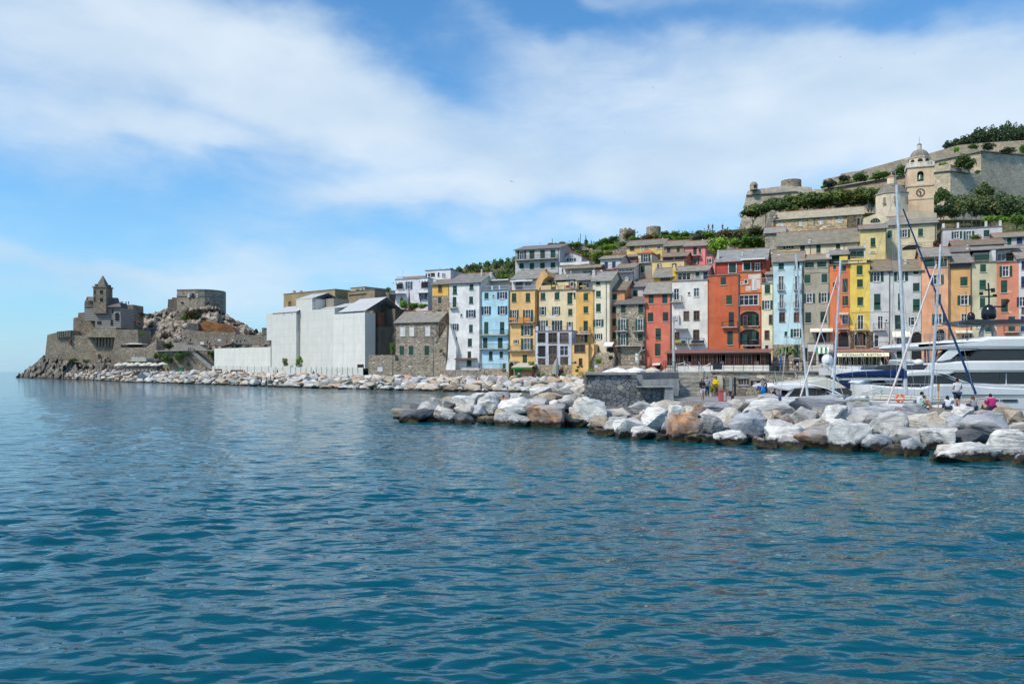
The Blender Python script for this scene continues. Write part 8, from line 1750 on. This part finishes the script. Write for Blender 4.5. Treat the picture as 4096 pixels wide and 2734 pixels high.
o = link('bag', FARM[2], None, (.01,.20,.55)); o.data = FARM[2].copy(); o.data.materials.clear(); o.data.materials.append(CL); q = H(P3, 1963, 775, 57.9); o.location = q; o.scale = (.36,.25,.72); tag(o, 'bright blue bag hanging by the cruiser stern', 'bag')
P = H(P3, 2130, 885, 59.2); person(P-Vector((0,0,.3)), 'dark-haired person whose head shows over the cruiser stern rail', 'sit', (.03,.03,.04), near=True, rz=R(60))
# fisherman on the rocks
Yf = bank_near(B1(1280,0)[0], B1(0,405)[1]); P = H(B1, 1280, 402, Yf); P.z -= .06
person(P, 'bare-chested man in white shorts sitting on the breakwater boulders holding a fishing rod', 'sit', bottom=(.72,.72,.72), near=True, tk=None, bk='shorts', skin=(.55,.20,.10), rz=R(-55), h=1.85, hair=(.05,.04,.035))
def rod(a, b, Y, lab, Y2=None): A = H(B1, *a, Y); B = H(B1, *b, Y2 or Y); tag(MB().tube([A, (A+B)/2-Vector((0,0,.02)), B], [.022,.014,.006], 5).build('fishing_rod', MT, color=(.02,.025,.03)), lab, 'fishing rod')
rod((1242,388), (1092,240), Yf-.6, 'dark fishing rod held by the bare-chested man, pointing up left'); rod((355,440), (760,375), Yf-1, 'dark fishing rod resting across the boulders at the tip'); rod((1092,240), (945,105), Yf-.6, 'thin upper section of a second fishing rod above the boulders')
# terrace people (feet on the terrace)
tcols = [((345,270,365), (.02,.03,.12), 'dark blue top sitting on the terrace rail side'), ((430,255,400), (.55,.03,.10), 'pink-red top beside the tall blue flag'), ((482,250,400), (.03,.05,.2), 'dark blue top just behind the tall blue flag'), ((585,262,415), (.10,.09,.12), 'patterned top and pale shorts left of the small palm'), ((628,292,418), (.02,.02,.03), 'black clothes right of the small palm'), ((742,246,402), (.62,.66,.74), 'white shirt and navy trousers before the stone doorway'), ((838,230,380), (.05,.08,.3), 'blue and red top partly behind the leftmost mast'), ((893,262,385), (.70,.02,.18), 'hot pink top and red skirt beside the stone house')]
for (x, y0, y1), c, lb in tcols:
 k = (y1-y0)/3.915; Y = 1.66*F/k; q = B3(x, y1); P = Vector(((q[0]-CX)/F*Y, Y, TZ)); person(P, 'person in '+lb, 'stand' if x % 2 else 'walk', c, (.6,.03,.03) if x == 893 else ((.5,.52,.6) if x == 585 else (.02,.03,.07)), rz=R((x*37) % 360), h=1.68, bk='shorts' if x in (585,) else 'trousers')
# people on the promenade and the far rocks
def far(fr, x, y0, y1, ps, c, lb, b=(.03,.04,.08), Y=None, hh=None, **k):
 q = fr(x, y1); Yp = Y or f_back(q[0])-.5; P = flat(Yp).hit(*q); h = hh or ((y1-y0)/fr.k/F*Yp)*(1 if ps != 'sit' else 2.0); h = min(max(h, 1.2), 1.85); return person(P, lb, ps, c, b, rz=R((x*53) % 360), h=h, **k)
for a in ((Z2,832,1255,1318,'stand',(.6,.45,.2),'person in ochre top on the promenade left of the pale hoarding'),(Z2,806,1290,1316,'sit',(.6,.6,.65),'person in white sitting on the promenade by the green bin'),(Z2,872,1252,1315,'walk',(.25,.4,.7),'person in light blue shirt on the promenade left of the hoarding'),(Z2,980,1250,1320,'stand',(.015,.015,.02),'person dressed all in black at the foot of the headland stair'),(Z2,1040,1255,1322,'walk',(.65,.65,.68),'person in white top at the left end of the hoarding'),(Z2,1085,1255,1322,'stand',(.66,.62,.6),'person in white dress just right of the hoarding end'),(Z2,1290,1285,1335,'sit',(.08,.07,.1),'person in dark top sitting on a bench before the hoarding'),(Z2,1358,1295,1328,'sit',(.7,.3,.2),'sunbather in red sitting right of the bench'),(Z2,1415,1300,1330,'sit',SK,'sunbather, left one of a pair before the hoarding'),(Z2,1441,1298,1328,'sit',(.55,.25,.15),'sunbather, right one of a pair before the hoarding'),(Z2,1662,1312,1342,'sit',(.02,.02,.03),'person in black crouching before the hoarding'),(Z2,1795,1283,1342,'stand',(.3,.4,.65),'person in blue shirt with backpack before the hoarding panels'),(Z2,1838,1283,1342,'stand',(.12,.12,.14),'person in dark clothes beside the white hoarding notice'),(Z3,530,1325,1360,'sit',(.06,.05,.06),'person in black sitting on the bank below the leafy bush'),(Z3,612,1298,1348,'sit',(.18,.2,.3),'person in blue-grey sitting on top of the bank before the sheeting'),(B1,1107,40,92,'sit',(.72,.70,.74),'person in white sitting in front of the arched green door'),(B1,1078,20,88,'stand',(.04,.04,.06),'long-haired person in black by the arched green door'),(B1,1055,15,64,'stand',(.02,.12,.08),'person in dark green near the pale blue house'),(B1,1440,28,88,'walk',(.7,.62,.62),'person in pale top at the kiosk'),(B1,1455,28,88,'stand',(.7,.2,.16),'person in red top at the kiosk'),(B1,1630,32,110,'walk',(.12,.13,.2),'man in striped grey top and blue jeans right of the kiosk'),(B1,1828,42,118,'walk',(.3,.1,.12),'person with turquoise bag walking left of the white flowers'),(B1,1863,38,120,'walk',(.03,.03,.05),'person in dark clothes walking left of the white flowers'),(B1,245,42,78,'sit',SK,'sunbather lying on the bank below the stone house'),(B1,1530,40,85,'stand',(.25,.04,.04),'person in dark red at the kiosk counter'),(B1,2165,70,108,'sit',(.6,.2,.2),'person in red sitting at the left end of the dark stone wall')):
 far(*a)
for x, y0, y1, c, lb, Y in ((1643,1368,1452,(.1,.12,.35),'child in blue standing on the boulders of the bank',170),(1703,1385,1490,(.66,.64,.66),'girl in white top and navy shorts at the water edge of the bank',160),(1755,1362,1415,(.15,.3,.5),'child in light blue standing high on the boulders',183),(1795,1365,1398,(.7,.05,.2),'child in pink crouching on the boulders',186)):
 far(Z2, x, y0, y1, 'stand' if y1-y0 > 40 else 'sit', c, lb, Y=Y)
far(Z1, 1165, 1338, 1395, 'stand', (.05,.08,.25), 'person in blue standing on the rocks below the shore restaurant', Y=285); far(Z1, 1830, 1255, 1312, 'stand', (.7,.45,.45), 'person in pale pink beside the shore restaurant parasols', Y=256); far(Z1, 1857, 1245, 1312, 'stand', (.05,.12,.2), 'person in dark teal beside the shore restaurant parasols', Y=256); far(Z1, 1940, 1270, 1312, 'sit', (.65,.25,.2), 'person in red sitting by the menu board', Y=255)
rp = random.Random(21); pc = {'white': (.68,.68,.7), 'red': (.6,.05,.05), 'blue': (.06,.14,.45), 'dark': (.02,.02,.035), 'turquoise': (.03,.4,.4)}
zones = [('by the loggia below the striped church', 95, 235, 690, 760, 372, 15), ('on the path below the castle rock', 390, 560, 810, 880, 348, 11), ('on the landing above the headland stairs', 555, 660, 890, 960, 322, 9), ('in front of the long retaining wall', 670, 815, 885, 945, 312, 4), ('on the headland stairs', 700, 920, 1035, 1085, 286, 6), ('on the lookout by the notice boards', 990, 1150, 965, 1030, 290, 9), ('behind the low sheeted wall', 1200, 1560, 935, 980, 262, 7)]
for zn, xa, xb, ya, yb_2, Y, n in zones:
 for i in range(n):
  x = rp.uniform(xa, xb); y1 = ya+(yb_2-ya)*((x-xa)/(xb-xa) if xb-xa < 200 else rp.random())+rp.uniform(-6, 6)+20; cn = rp.choice(list(pc)); P = flat(Y-6).hit(*Z2(x, y1))
  person(P, f'distant visitor in {cn} top {zn}', rp.choice(('stand','walk')), pc[cn], rp.choice(((.03,.04,.08),(.3,.28,.22),(.02,.02,.02))), rz=rp.uniform(0, 6.3), h=1.7, group=f'visitors in {cn} {zn}')
for x in (1460,1475,1520,1552): P = HP(366.5).hit(*Z1(x, 508)); person(P, 'distant visitor on top of the square terrace block', 'stand', (.03,.03,.05), h=1.7, group='visitors on the terrace block')
for i, x in enumerate((1457,1512,1645)): P = ROW.off(66).hit(*U2(x, 135)); person(P, ['walker in red top on the ridge path, leftmost', 'walker in dark clothes on the ridge path, middle', 'walker in maroon on the ridge path, nearest the fortress'][i], 'walk', [(.5,.1,.1),(.03,.03,.04),(.3,.04,.06)][i], h=1.75)
P = ROW.off(1.2).hit(*Z6(640, 300));
person(ROW.off(-.7).hit(*R1(640, 850)), 'person in white and blue sitting on the balcony of the rough stone house', 'sit', (.6,.55,.6), (.02,.15,.3), h=1.6); person(ROW.off(-2.6).hit(*Z6(1028, 1003)), 'person in dark clothes on the terrace of the orange annex', 'stand', (.02,.03,.06), h=1.7); person(ROW.off(11).hit(*Z4(521, 603)), 'small figure in blue standing in the villa garden', 'stand', (.05,.07,.35), h=1.6)
# ------------------------------------------------------------------ parasols, lamps, benches, pots
def parasol(loc, w, col, label, h=2.5, hgt=.55, pole=(.5,.5,.5), group=None, n=8):
 e = empty('parasol', tuple(loc), random.uniform(0, .7), label, 'parasol', group); MB().tube([(0,0,0),(0,0,h+hgt)], .035, 6).build('pole', MT, e, pole)
 r = w/2; mb = MB()
 for i in range(n):
  a, b = 2*math.pi*i/n, 2*math.pi*(i+1)/n; A, B = (r*math.cos(a), r*math.sin(a), h), (r*math.cos(b), r*math.sin(b), h); A2, B2 = (A[0]*.5, A[1]*.5, h+hgt*.62), (B[0]*.5, B[1]*.5, h+hgt*.62)
  mb.quad(A, B, B2, A2).quad(A2, B2, (0,0,h+hgt)).quad((A[0],A[1],h-.18), (B[0],B[1],h-.18), B, A)
  mb.quad(*[(q[0]*.99, q[1]*.99, q[2]-.02) for q in (A2, B2, B, A)])
 mb.build('canopy', CL, e, col); rb = MB()
 for i in range(n): a = 2*math.pi*i/n; rb.tube([(0,0,h-.1),(r*.5*math.cos(a), r*.5*math.sin(a), h+hgt*.5)], .015, 3)
 rb.build('ribs', MT, e, pole); return e
def pz(fr, x, ytop, ybot, w, col, label, zg, hgt=.55, group=None):
 """parasol whose top and rim are seen at the given pixels, standing on level zg"""
 px, pt = fr(x, ytop); _, pb_ = fr(x, ybot); return px, pt, pb_
def parasol_at(fr, x, ytop, yrim, wpx, Y, zg, col, label, group=None):
 T = H(fr, x, ytop, Y); Rm = H(fr, x, yrim, Y); return parasol((T.x, Y, zg), wpx/fr.k/F*Y, col, label, h=Rm.z-zg, hgt=T.z-Rm.z, group=group)
for i, (x, yt, yr, w, Y) in enumerate(((495,52,98,290,74),(710,52,92,250,78),(570,85,118,200,71),(680,85,120,190,71),(385,80,108,130,73))):
 parasol_at(B2, x, yt, yr, w, Y, TZ, (.78,.76,.74), 'white restaurant parasol on the terrace behind the dark stone wall', 'white parasols behind the dark stone wall')
for i, (x, yt, yr, w, Y) in enumerate(((905,52,94,210,80),(1115,52,94,190,82))): parasol_at(B2, x, yt, yr, w, Y, TZ, (.62,.54,.44), ['beige square parasol left of the pale terrace pole', 'beige square parasol right beside the stairs'][i])
for i, x in enumerate((1440,1520,1590,1660,1740,1800,1870,1960)):
 parasol_at(Z1, x, 1198 if i % 2 else 1206, 1226 if i % 2 else 1238, 125, 262 if i % 2 else 256, 1.9, (.66,.60,.47), 'cream parasol of the shore restaurant under the headland wall', 'cream parasols of the shore restaurant')
o = wedge('shore_restaurant', Z1, [(1475,1300),(1475,1197),(1580,1192),(1580,1182),(1890,1182),(1890,1300)], flat(268), 5, PL, (.10,.09,.09), 'dark low shore restaurant pavilion behind the cream parasols', 'restaurant'); wedge('pavilion_roof', Z1, [(1578,1192),(1585,1135),(1760,1145),(1765,1192)], flat(267), 6, TL, (.62,.58,.48), parent=o)
for i in range(9): q = H(Z1, 1500+i*45, 1300, 261); q.z = H(Z1, 1500, 1310, 261).z; MB().box(-.4,-.4,0,.4,.4,.75).build('table', CL, None, (.35,.33,.3)); tb = bpy.context.scene.collection.objects[-1]; tb.location = q; tag(tb, 'small table under the cream parasols of the shore restaurant', 'table', 'tables of the shore restaurant')
wedge('upper_awning', Z1, [(1478,985),(1580,962),(1712,975),(1712,985)], flat(325), 5, CL, (.68,.62,.55), 'flat pale awning on the upper headland terrace', 'awning'); wedge('awning_shade', Z1, [(1455,1025),(1458,990),(1690,990),(1690,1025)], flat(329), 3, PL, (.06,.055,.05), 'dark slab painted as the shade under the flat pale awning', 'wall')  # shade under the awning is a slab coloured near black
def board(fr, x0, y0, x1, y1, yf, Y, label, col=(.72,.71,.72), legs=True, nm='notice_board'):
 a = H(fr, x0, y1, Y); b = H(fr, x1, y0, Y); g = H(fr, x0, yf, Y).z; e = empty(nm, (a.x, Y, g), 0, label, 'sign'); w, z0, z1 = b.x-a.x, a.z-g, b.z-g
 MB().box(0,-.03,z0,w,.03,z1).build('panel', PT, e, col)
 fb_ = MB().box(-.06,-.05,z0-.06,0,.05,z1+.06).box(w,-.05,z0-.06,w+.06,.05,z1+.06).box(0,-.05,z0-.06,w,.05,z0-.002).box(0,-.05,z1+.002,w,.05,z1+.06)
 if legs: fb_.box(-.04,-.03,0,0,.03,z0).box(w,-.03,0,w+.04,.03,z0)
 fb_.build('frame', PT, e, (.06,.05,.07)); return e
board(Z4, 26, 1328, 88, 1384, 1428, 171, 'white information board in a dark frame in front of the long stone wall'); board(Z2, 908, 953, 952, 985, 1010, 303, 'white notice board on the headland lookout, lower one'); board(Z2, 1117, 920, 1157, 944, 975, 297, 'white notice board on the headland lookout, upper one')
board(P2, 1708, 408, 1782, 472, 610, 148, 'white sign on a post in the garden under the ivory house'); board(Z2, 1855, 1276, 1903, 1340, 1343, 207, 'white notice fixed to the pale hoarding', legs=False); board(Z1, 1990, 1268, 2015, 1308, 1310, 254, 'brown menu board beside the shore restaurant', col=(.35,.25,.16), legs=False)
def lamp(fr, x, yt, yb_3, Y, label, arm=.5, col=(.05,.06,.06), r=.05):
 a = H(fr, x, yb_3, Y); t = H(fr, x, yt, Y).z-a.z; e = empty('street_lamp', tuple(a), 0, label, 'street lamp'); MB().tube([(0,0,0),(0,0,t*.25),(0,0,t)], [r*1.6,r,r*.7], 8).build('pole', MT, e, col)
 MB().tube([(0,0,t),(-arm*.5,0,t+.25),(-arm,0,t+.1)], .025, 5).build('arm', MT, e, col); o = MB().lathe([(.02,.2),(.14,.1),(.2,0),(.05,-.05)], 10).build('lamp_shade', MT, e, col); o.location = (-arm, 0, t); return e
lamp(Z4, 203, 1180, 1430, 171, 'slim dark street lamp against the long stone wall'); lamp(Z4, 664, 1060, 1440, 169, 'tall dark street lamp beside the rubble buttress', arm=-.7); lamp(Z3, 1575, 1080, 1365, 174, 'slim dark pole at the corner of the garden wall'); lamp(P2, 575, 200, 720, 156, 'thin lamp post in front of the lilac annex'); lamp(Z1, 1757, 1010, 1180, 300, 'thin post on the headland wall', r=.06)
e = empty('signal_pole', tuple(H(R2, 270, 1318, 76)), 0, 'tall pale pole carrying a white camera beside the quay stairs', 'pole'); t = H(R2, 270, 700, 76).z-e.location.z; e.location.z = TZ; t += 0
MB().tube([(0,0,0),(0,0,t)], [.14,.09], 8).build('pole', MT, e, (.50,.52,.46)); MB().box(.05,-.2,t*.80,.75,.2,t*.86).build('camera', PT, e, (.72,.72,.74)); MB().box(.1,-.18,t*.54,.7,.18,t*.59).build('yellow_box', PT, e, (.6,.42,.06)); MB().box(-.1,-.15,t*.93,.1,.15,t+.1).build('antenna', MT, e, (.5,.5,.5))
def bench(fr, x, y, Y, label, w=1.8): q = H(fr, x, y, Y); e = empty('bench', tuple(q), 0, label, 'bench'); MB().box(-w/2,-.25,.42,w/2,.25,.47).build('seat', PT, e, (.14,.09,.06)); MB().box(-w/2,.22,.5,w/2,.27,.9).build('backrest', PT, e, (.14,.09,.06)); [MB().box(s*w*.42-.04,-.22,0,s*w*.42+.04,.27,.418).build('leg', MT, e, (.05,.05,.05)) for s in (-1,1)]
bench(Z2, 1130, 1320, 225, 'empty wooden bench in front of the pale hoarding'); bench(Z2, 1310, 1332, 215, 'wooden bench with a person sitting, before the hoarding'); bench(Z2, 1385, 1332, 211, 'wooden bench between the sunbathers and the seated person')
q = H(Z2, 672, 1312, 262); e = empty('litter_bin', tuple(q), 0, 'green wheeled bin at the foot of the planted headland wall', 'bin'); MB().hexa([(-.9,-.5,.1),(.9,-.5,.1),(.9,.5,.1),(-.9,.5,.1),(-1.05,-.6,1.2),(1.05,-.6,1.2),(1.05,.6,1.2),(-1.05,.6,1.2)]).build('body', PT, e, (.03,.16,.09)); MB().box(-1.1,-.65,1.203,1.1,.65,1.35).build('lid', PT, e, (.02,.12,.07))
def planter(fr, x, y0, ym, y1, w, col, pcol, label, Y=None):
 P = gq(fr, x, y1) if Y is None else H(fr, x, y1, Y); k = P.y/F/fr.k; r = w/2*k; hp = (y1-ym)*k; e = empty('planter', tuple(P), 0, label, 'planter'); MB().lathe([(r*.7,0),(r*.8,hp*.5),(r,hp),(r*.85,hp),(r*.8,hp*.9),(.01,hp*.9)], 14).build('pot', PT, e, pcol, smooth=True, angle=40)
 if y0 < ym: c = link('shrub', CR['round'][int(x) % 4], e, col); hh = (ym-y0)*k; c.scale = (w*1.25*k, w*1.25*k, hh*1.35); c.location.z = hp*.75
YG = (.35,.38,.03)
planter(P3, 1156, 712, 822, 880, 72, YG, (.5,.52,.5), 'yellow-green shrub in a grey planter between the two men'); planter(P3, 1780, 795, 822, 870, 58, G1, (.6,.6,.6), 'small green plant in a whitewashed pot by the stone wall'); planter(P3, 1912, 795, 856, 882, 80, YG, (.15,.12,.1), 'yellow-green shrub left of the blue bag'); planter(P3, 2232, 785, 845, 885, 72, YG, (.6,.6,.6), 'yellow-green shrub in a white pot behind the cruiser, left'); planter(P3, 2312, 790, 845, 885, 60, G1, (.6,.6,.6), 'green shrub in a white pot behind the cruiser, right'); planter(P3, 1454, 797, 798, 876, 50, G1, (.03,.025,.03), 'tall black empty planter beside the grey door')
planter(P2, 2230, 330, 378, 415, 42, G2, (.45,.14,.06), 'terracotta pot with a small plant on the stone house terrace', Y=151); planter(P2, 1348, 612, 616, 680, 56, G2, (.60,.38,.2), 'round terracotta jar in the shore garden', Y=150)
# palm on the terrace
P = H(B3, 580, 400, 100); P.z = TZ; e = empty('palm_tree', tuple(P), 0, 'small bushy palm on the terrace in front of the stone ground floor', 'palm'); MB().tube([(0,0,0),(0,0,2.6)], [.25,.18], 8).build('trunk', BARK, e); mb = MB()
for i in range(30):
 a = i*2.4; l = 1.6; u_ = Vector((math.cos(a), math.sin(a), 0)); up = .9-(i % 5)*.35; p0 = Vector((0,0,2.5)); pts = [p0, p0+u_*l*.4+Vector((0,0,up*.7)), p0+u_*l*.8+Vector((0,0,up*.6)), p0+u_*l+Vector((0,0,up*.2-.3))]; s_ = Vector((-u_.y, u_.x, 0))*.17
 for A, B in zip(pts, pts[1:]): mb.quad(A-s_, B-s_, B+s_, A+s_)
mb.build('fronds', LEAF, e, (.10,.15,.04))
# red cabinet, barrier, coiled rope
def cabinet():
 a = gq(P3, 1288, 958); b = H(P3, 1392, 795, a.y); e = empty('cabinet', tuple(a), 0, 'red quay supply cabinet with grey front panel near the walking woman', 'cabinet'); w = b.x-a.x; h = b.z-a.z
 MB().box(0,0,0,w,.45,h).build('body', PT, e, (.50,.10,.10)); MB().box(w*.56,-.03,.05,w-.05,-.002,h-.06).build('panel', PT, e, (.42,.40,.40)); MB().box(w*.66,-.05,h*.55,w*.78,-.031,h*.8).build('screen', PT, e, (.6,.6,.6)); MB().box(-.02,-.04,h+.002,w+.02,.47,h+.04).build('lid', PT, e, (.42,.08,.08)); MB().box(w*.48,-.02,0,w*.54,-.004,h).build('strip', PT, e, (.3,.05,.05))
cabinet()
e = empty('hanging_rope', tuple(H(P3, 1290, 548, 74.7)), 0, 'thick coils of pale rope hanging on the stone wall behind the man in yellow', 'rope'); k = 74.7/F/3.915
for i in range(5): x = (i-2)*13*k; MB().tube([(x,0,0),(x-9*k,-.06,-120*k),(x+(i-2)*6*k,-.1,-(230+i*14)*k),(x+14*k,-.06,-120*k),(x+4*k,0,0)], .05, 6).build('coil', CL, e, (.55,.50,.40))
e = empty('barrier_post', tuple(gq(P3, 658, 868)), 0, 'red and white striped barrier post at the foot of the stairs', 'post')
for i in range(6): MB().tube([(0,0,i*.4*.6),(0,0,(i+1)*.4*.6-.002)], .05, 8).build('band', PT, e, (.65,.04,.04) if i % 2 else (.72,.7,.7))
# kiosk below the yellow house
pk = ROW.off(-5.5); A = pk.hit(*P2(22, 690)); B = pk.hit(*P2(392, 690)); e = empty('kiosk', tuple(A), -pk.th, 'wooden kiosk with beige corrugated roof and scalloped green fascia below the yellow house', 'kiosk'); w = (B-A).xy.length; kz = lambda y, o=0: pk.off(o).hit(*P2(200, y)).z-A.z
MB().box(0,.3,0,w,3.2,kz(500)).build('wall', PT, e, (.32,.15,.07)); MB().hexa([(-.3,-.5,kz(462)),(w+.3,-.5,kz(462)),(w+.3,3.2,kz(375)),(-.3,3.2,kz(375)),(-.3,-.5,kz(462)+.1),(w+.3,-.5,kz(462)+.1),(w+.3,3.2,kz(375)+.1),(-.3,3.2,kz(375)+.1)]).build('roof', TL, e, (.62,.53,.42))
mb = MB(); n = 20
for i in range(n): a, b = -.3+(w+.6)*i/n, -.3+(w+.6)*(i+1)/n; mb.prism([(a,kz(462)),(b,kz(462)),(b,kz(495)),((a+b)/2,kz(506)),(a,kz(495))], -.56, -.51)
fix_normals(mb.build('fascia', CL, e, (.01,.22,.05))); MB().box(.2,.2,.3,1.6,.29,kz(520)).build('shutter', PT, e, (.01,.18,.05)); MB().box(w*.2,.1,kz(600),w,.29,kz(590)).build('counter', PT, e, (.4,.3,.2))
e2 = empty('vaulted_porch', tuple(ROW.off(-4).hit(*Z6(142, 1440))), -TH, 'small barrel-vaulted porch left of the kiosk', 'porch'); k = 165/F/3.135; mb = MB(); n = 8; zc = 150*k
for i in range(n):
 a1, a2 = math.pi*i/n, math.pi*(i+1)/n; P_ = lambda a, r_: (-math.cos(a)*r_, zc+math.sin(a)*r_*1.3); mb.prism([P_(a1,44*k), P_(a2,44*k), P_(a2,32*k), P_(a1,32*k)], 0, 3.5)
mb.box(-44*k,0,0,-32*k,3.5,zc).box(32*k,0,0,44*k,3.5,zc); fix_normals(mb.build('vault', CON, e2, (1.6,1.3,.95))); MB().box(-31*k,3.2,0,31*k,3.3,zc+30*k).build('doorway', DARK, e2)
# driftwood sculpture, bare tree trunk, tables
tag(MB().tube([ROW.off(-8.5).hit(*P2(900, 600)), ROW.off(-8.5).hit(*P2(905, 430)), ROW.off(-8.5).hit(*P2(918, 330)), ROW.off(-8.5).hit(*P2(948, 238))], [.75,.6,.3,.04], 8).build('driftwood', BARK), 'tall pale forked driftwood trunk standing in the shore garden', 'driftwood').data.materials[0] = mat('pale_wood', color=(.30,.31,.26), rough=.9)
mb = MB(); q = lambda x, y: ROW.off(-2.4).hit(*R1(x, y))
for pts, rr in (([(797,1270),(800,1150),(835,1090),(838,1000)], [.2,.18,.16,.12]), ([(825,1110),(870,1095),(878,1080)], [.12,.1,.09]), ([(800,1210),(775,1170),(725,1155)], [.12,.09,.06]), ([(798,1200),(780,1120)], [.1,.05])): mb.tube([q(*p) for p in pts], rr, 7)
tag(mb.build('bare_tree', mat('pale_wood')), 'bare pruned tree trunk growing from a pot before the rough stone house', 'tree')
rail_run([H(P3, 620, 468, 84), H(P3, 1140, 468, 84)], .9, 'dark railing at the head of the stairs in front of the glazed restaurant', rails=2)
mb = MB(); pts = [(600,378),(735,352),(790,395),(930,428),(1060,400),(1140,365)]; mb.tube([H(P3, x, y, 84) for x, y in pts], .04, 5); tag(mb.build('mooring_rope', CL, color=(.7,.68,.6)), 'thick white rope slung between posts above the stairs', 'rope')
for i, x in enumerate((736, 1140)): tag(MB().tube([H(P3, x, 480, 84.05), H(P3, x, 325 if i == 0 else 350, 84.05)], .05, 6).build('post', MT, color=(.7,.7,.7)), ['white post carrying the rope, left of the stairs', 'white post carrying the rope, right of the stairs'][i], 'post')
o = MB().box(0,-.05,0,.95,.05,.62).build('screen_panel', PT, color=(.02,.035,.045)); o.location = H(P3, 1180, 458, 83); tag(o, 'dark square panel on the terrace right of the stairs', 'panel')
ld = empty('ladder', tuple(H(Z3, 1090, 1535, 155)), 0, 'small steel bathing ladder at the water edge of the bank', 'ladder'); multi('rails', ld, MT, (.6,.6,.6), [[H(Z3,1090,1535,155), H(Z3,1100,1468,157)], [H(Z3,1118,1535,155), H(Z3,1125,1468,157)]]+[[H(Z3,1091,1530-i*14,155+i*.3), H(Z3,1119,1530-i*14,155+i*.3)] for i in range(4)], .04)
# ------------------------------------------------------------------ gulls
def gull(px, py, span, Y, bank, label):
 c = flat(Y).hit(px, py); w = span/F*Y/2; e = empty('gull', tuple(c), R(random.uniform(-30, 30)), label, 'bird'); o = MB().tube([(0,-w*.35,0),(0,-w*.15,0),(0,w*.15,0),(0,w*.45,.0)], [w*.03,w*.1,w*.1,w*.02], 7).build('body', PT, e, (.5,.5,.5))
 for s in (-1, 1): MB().hexa([(0,-w*.12,0),(s*w*.5,-w*.14,w*.28),(s*w*.5,w*.1,w*.28),(0,w*.14,0),(0,-w*.12,w*.03),(s*w*.5,-w*.14,w*.31),(s*w*.5,w*.1,w*.31),(0,w*.14,w*.03)]).hexa([(s*w*.5,-w*.14,w*.28),(s*w,w*.12,w*.05),(s*w,w*.16,w*.05),(s*w*.5,w*.1,w*.28),(s*w*.5,-w*.14,w*.31),(s*w,w*.12,w*.07),(s*w,w*.16,w*.07),(s*w*.5,w*.1,w*.31)]).build('wing', PT, e, (.28,.28,.3))
 e.rotation_euler = (0, R(bank), R(20))
for a in ((2046,727,22,70,12,'gull with spread wings low in the middle of the sky'),(2612,351,12,110,50,'small dark gull high right of the centre of the sky'),(2498,530,10,120,10,'tiny gull right of the centre of the sky'),(1609,857,9,120,20,'tiny gull low over the sheeted building side of the sky'),(3361,228,10,120,0,'tiny gull in the clouds above the fortress'),(3657,217,10,120,15,'tiny gull high above the bell tower'),(3280,41,10,130,10,'tiny gull at the top edge of the picture'),(3524,273,10,120,-10,'tiny gull between the two highest ones over the fortress')): gull(*a)
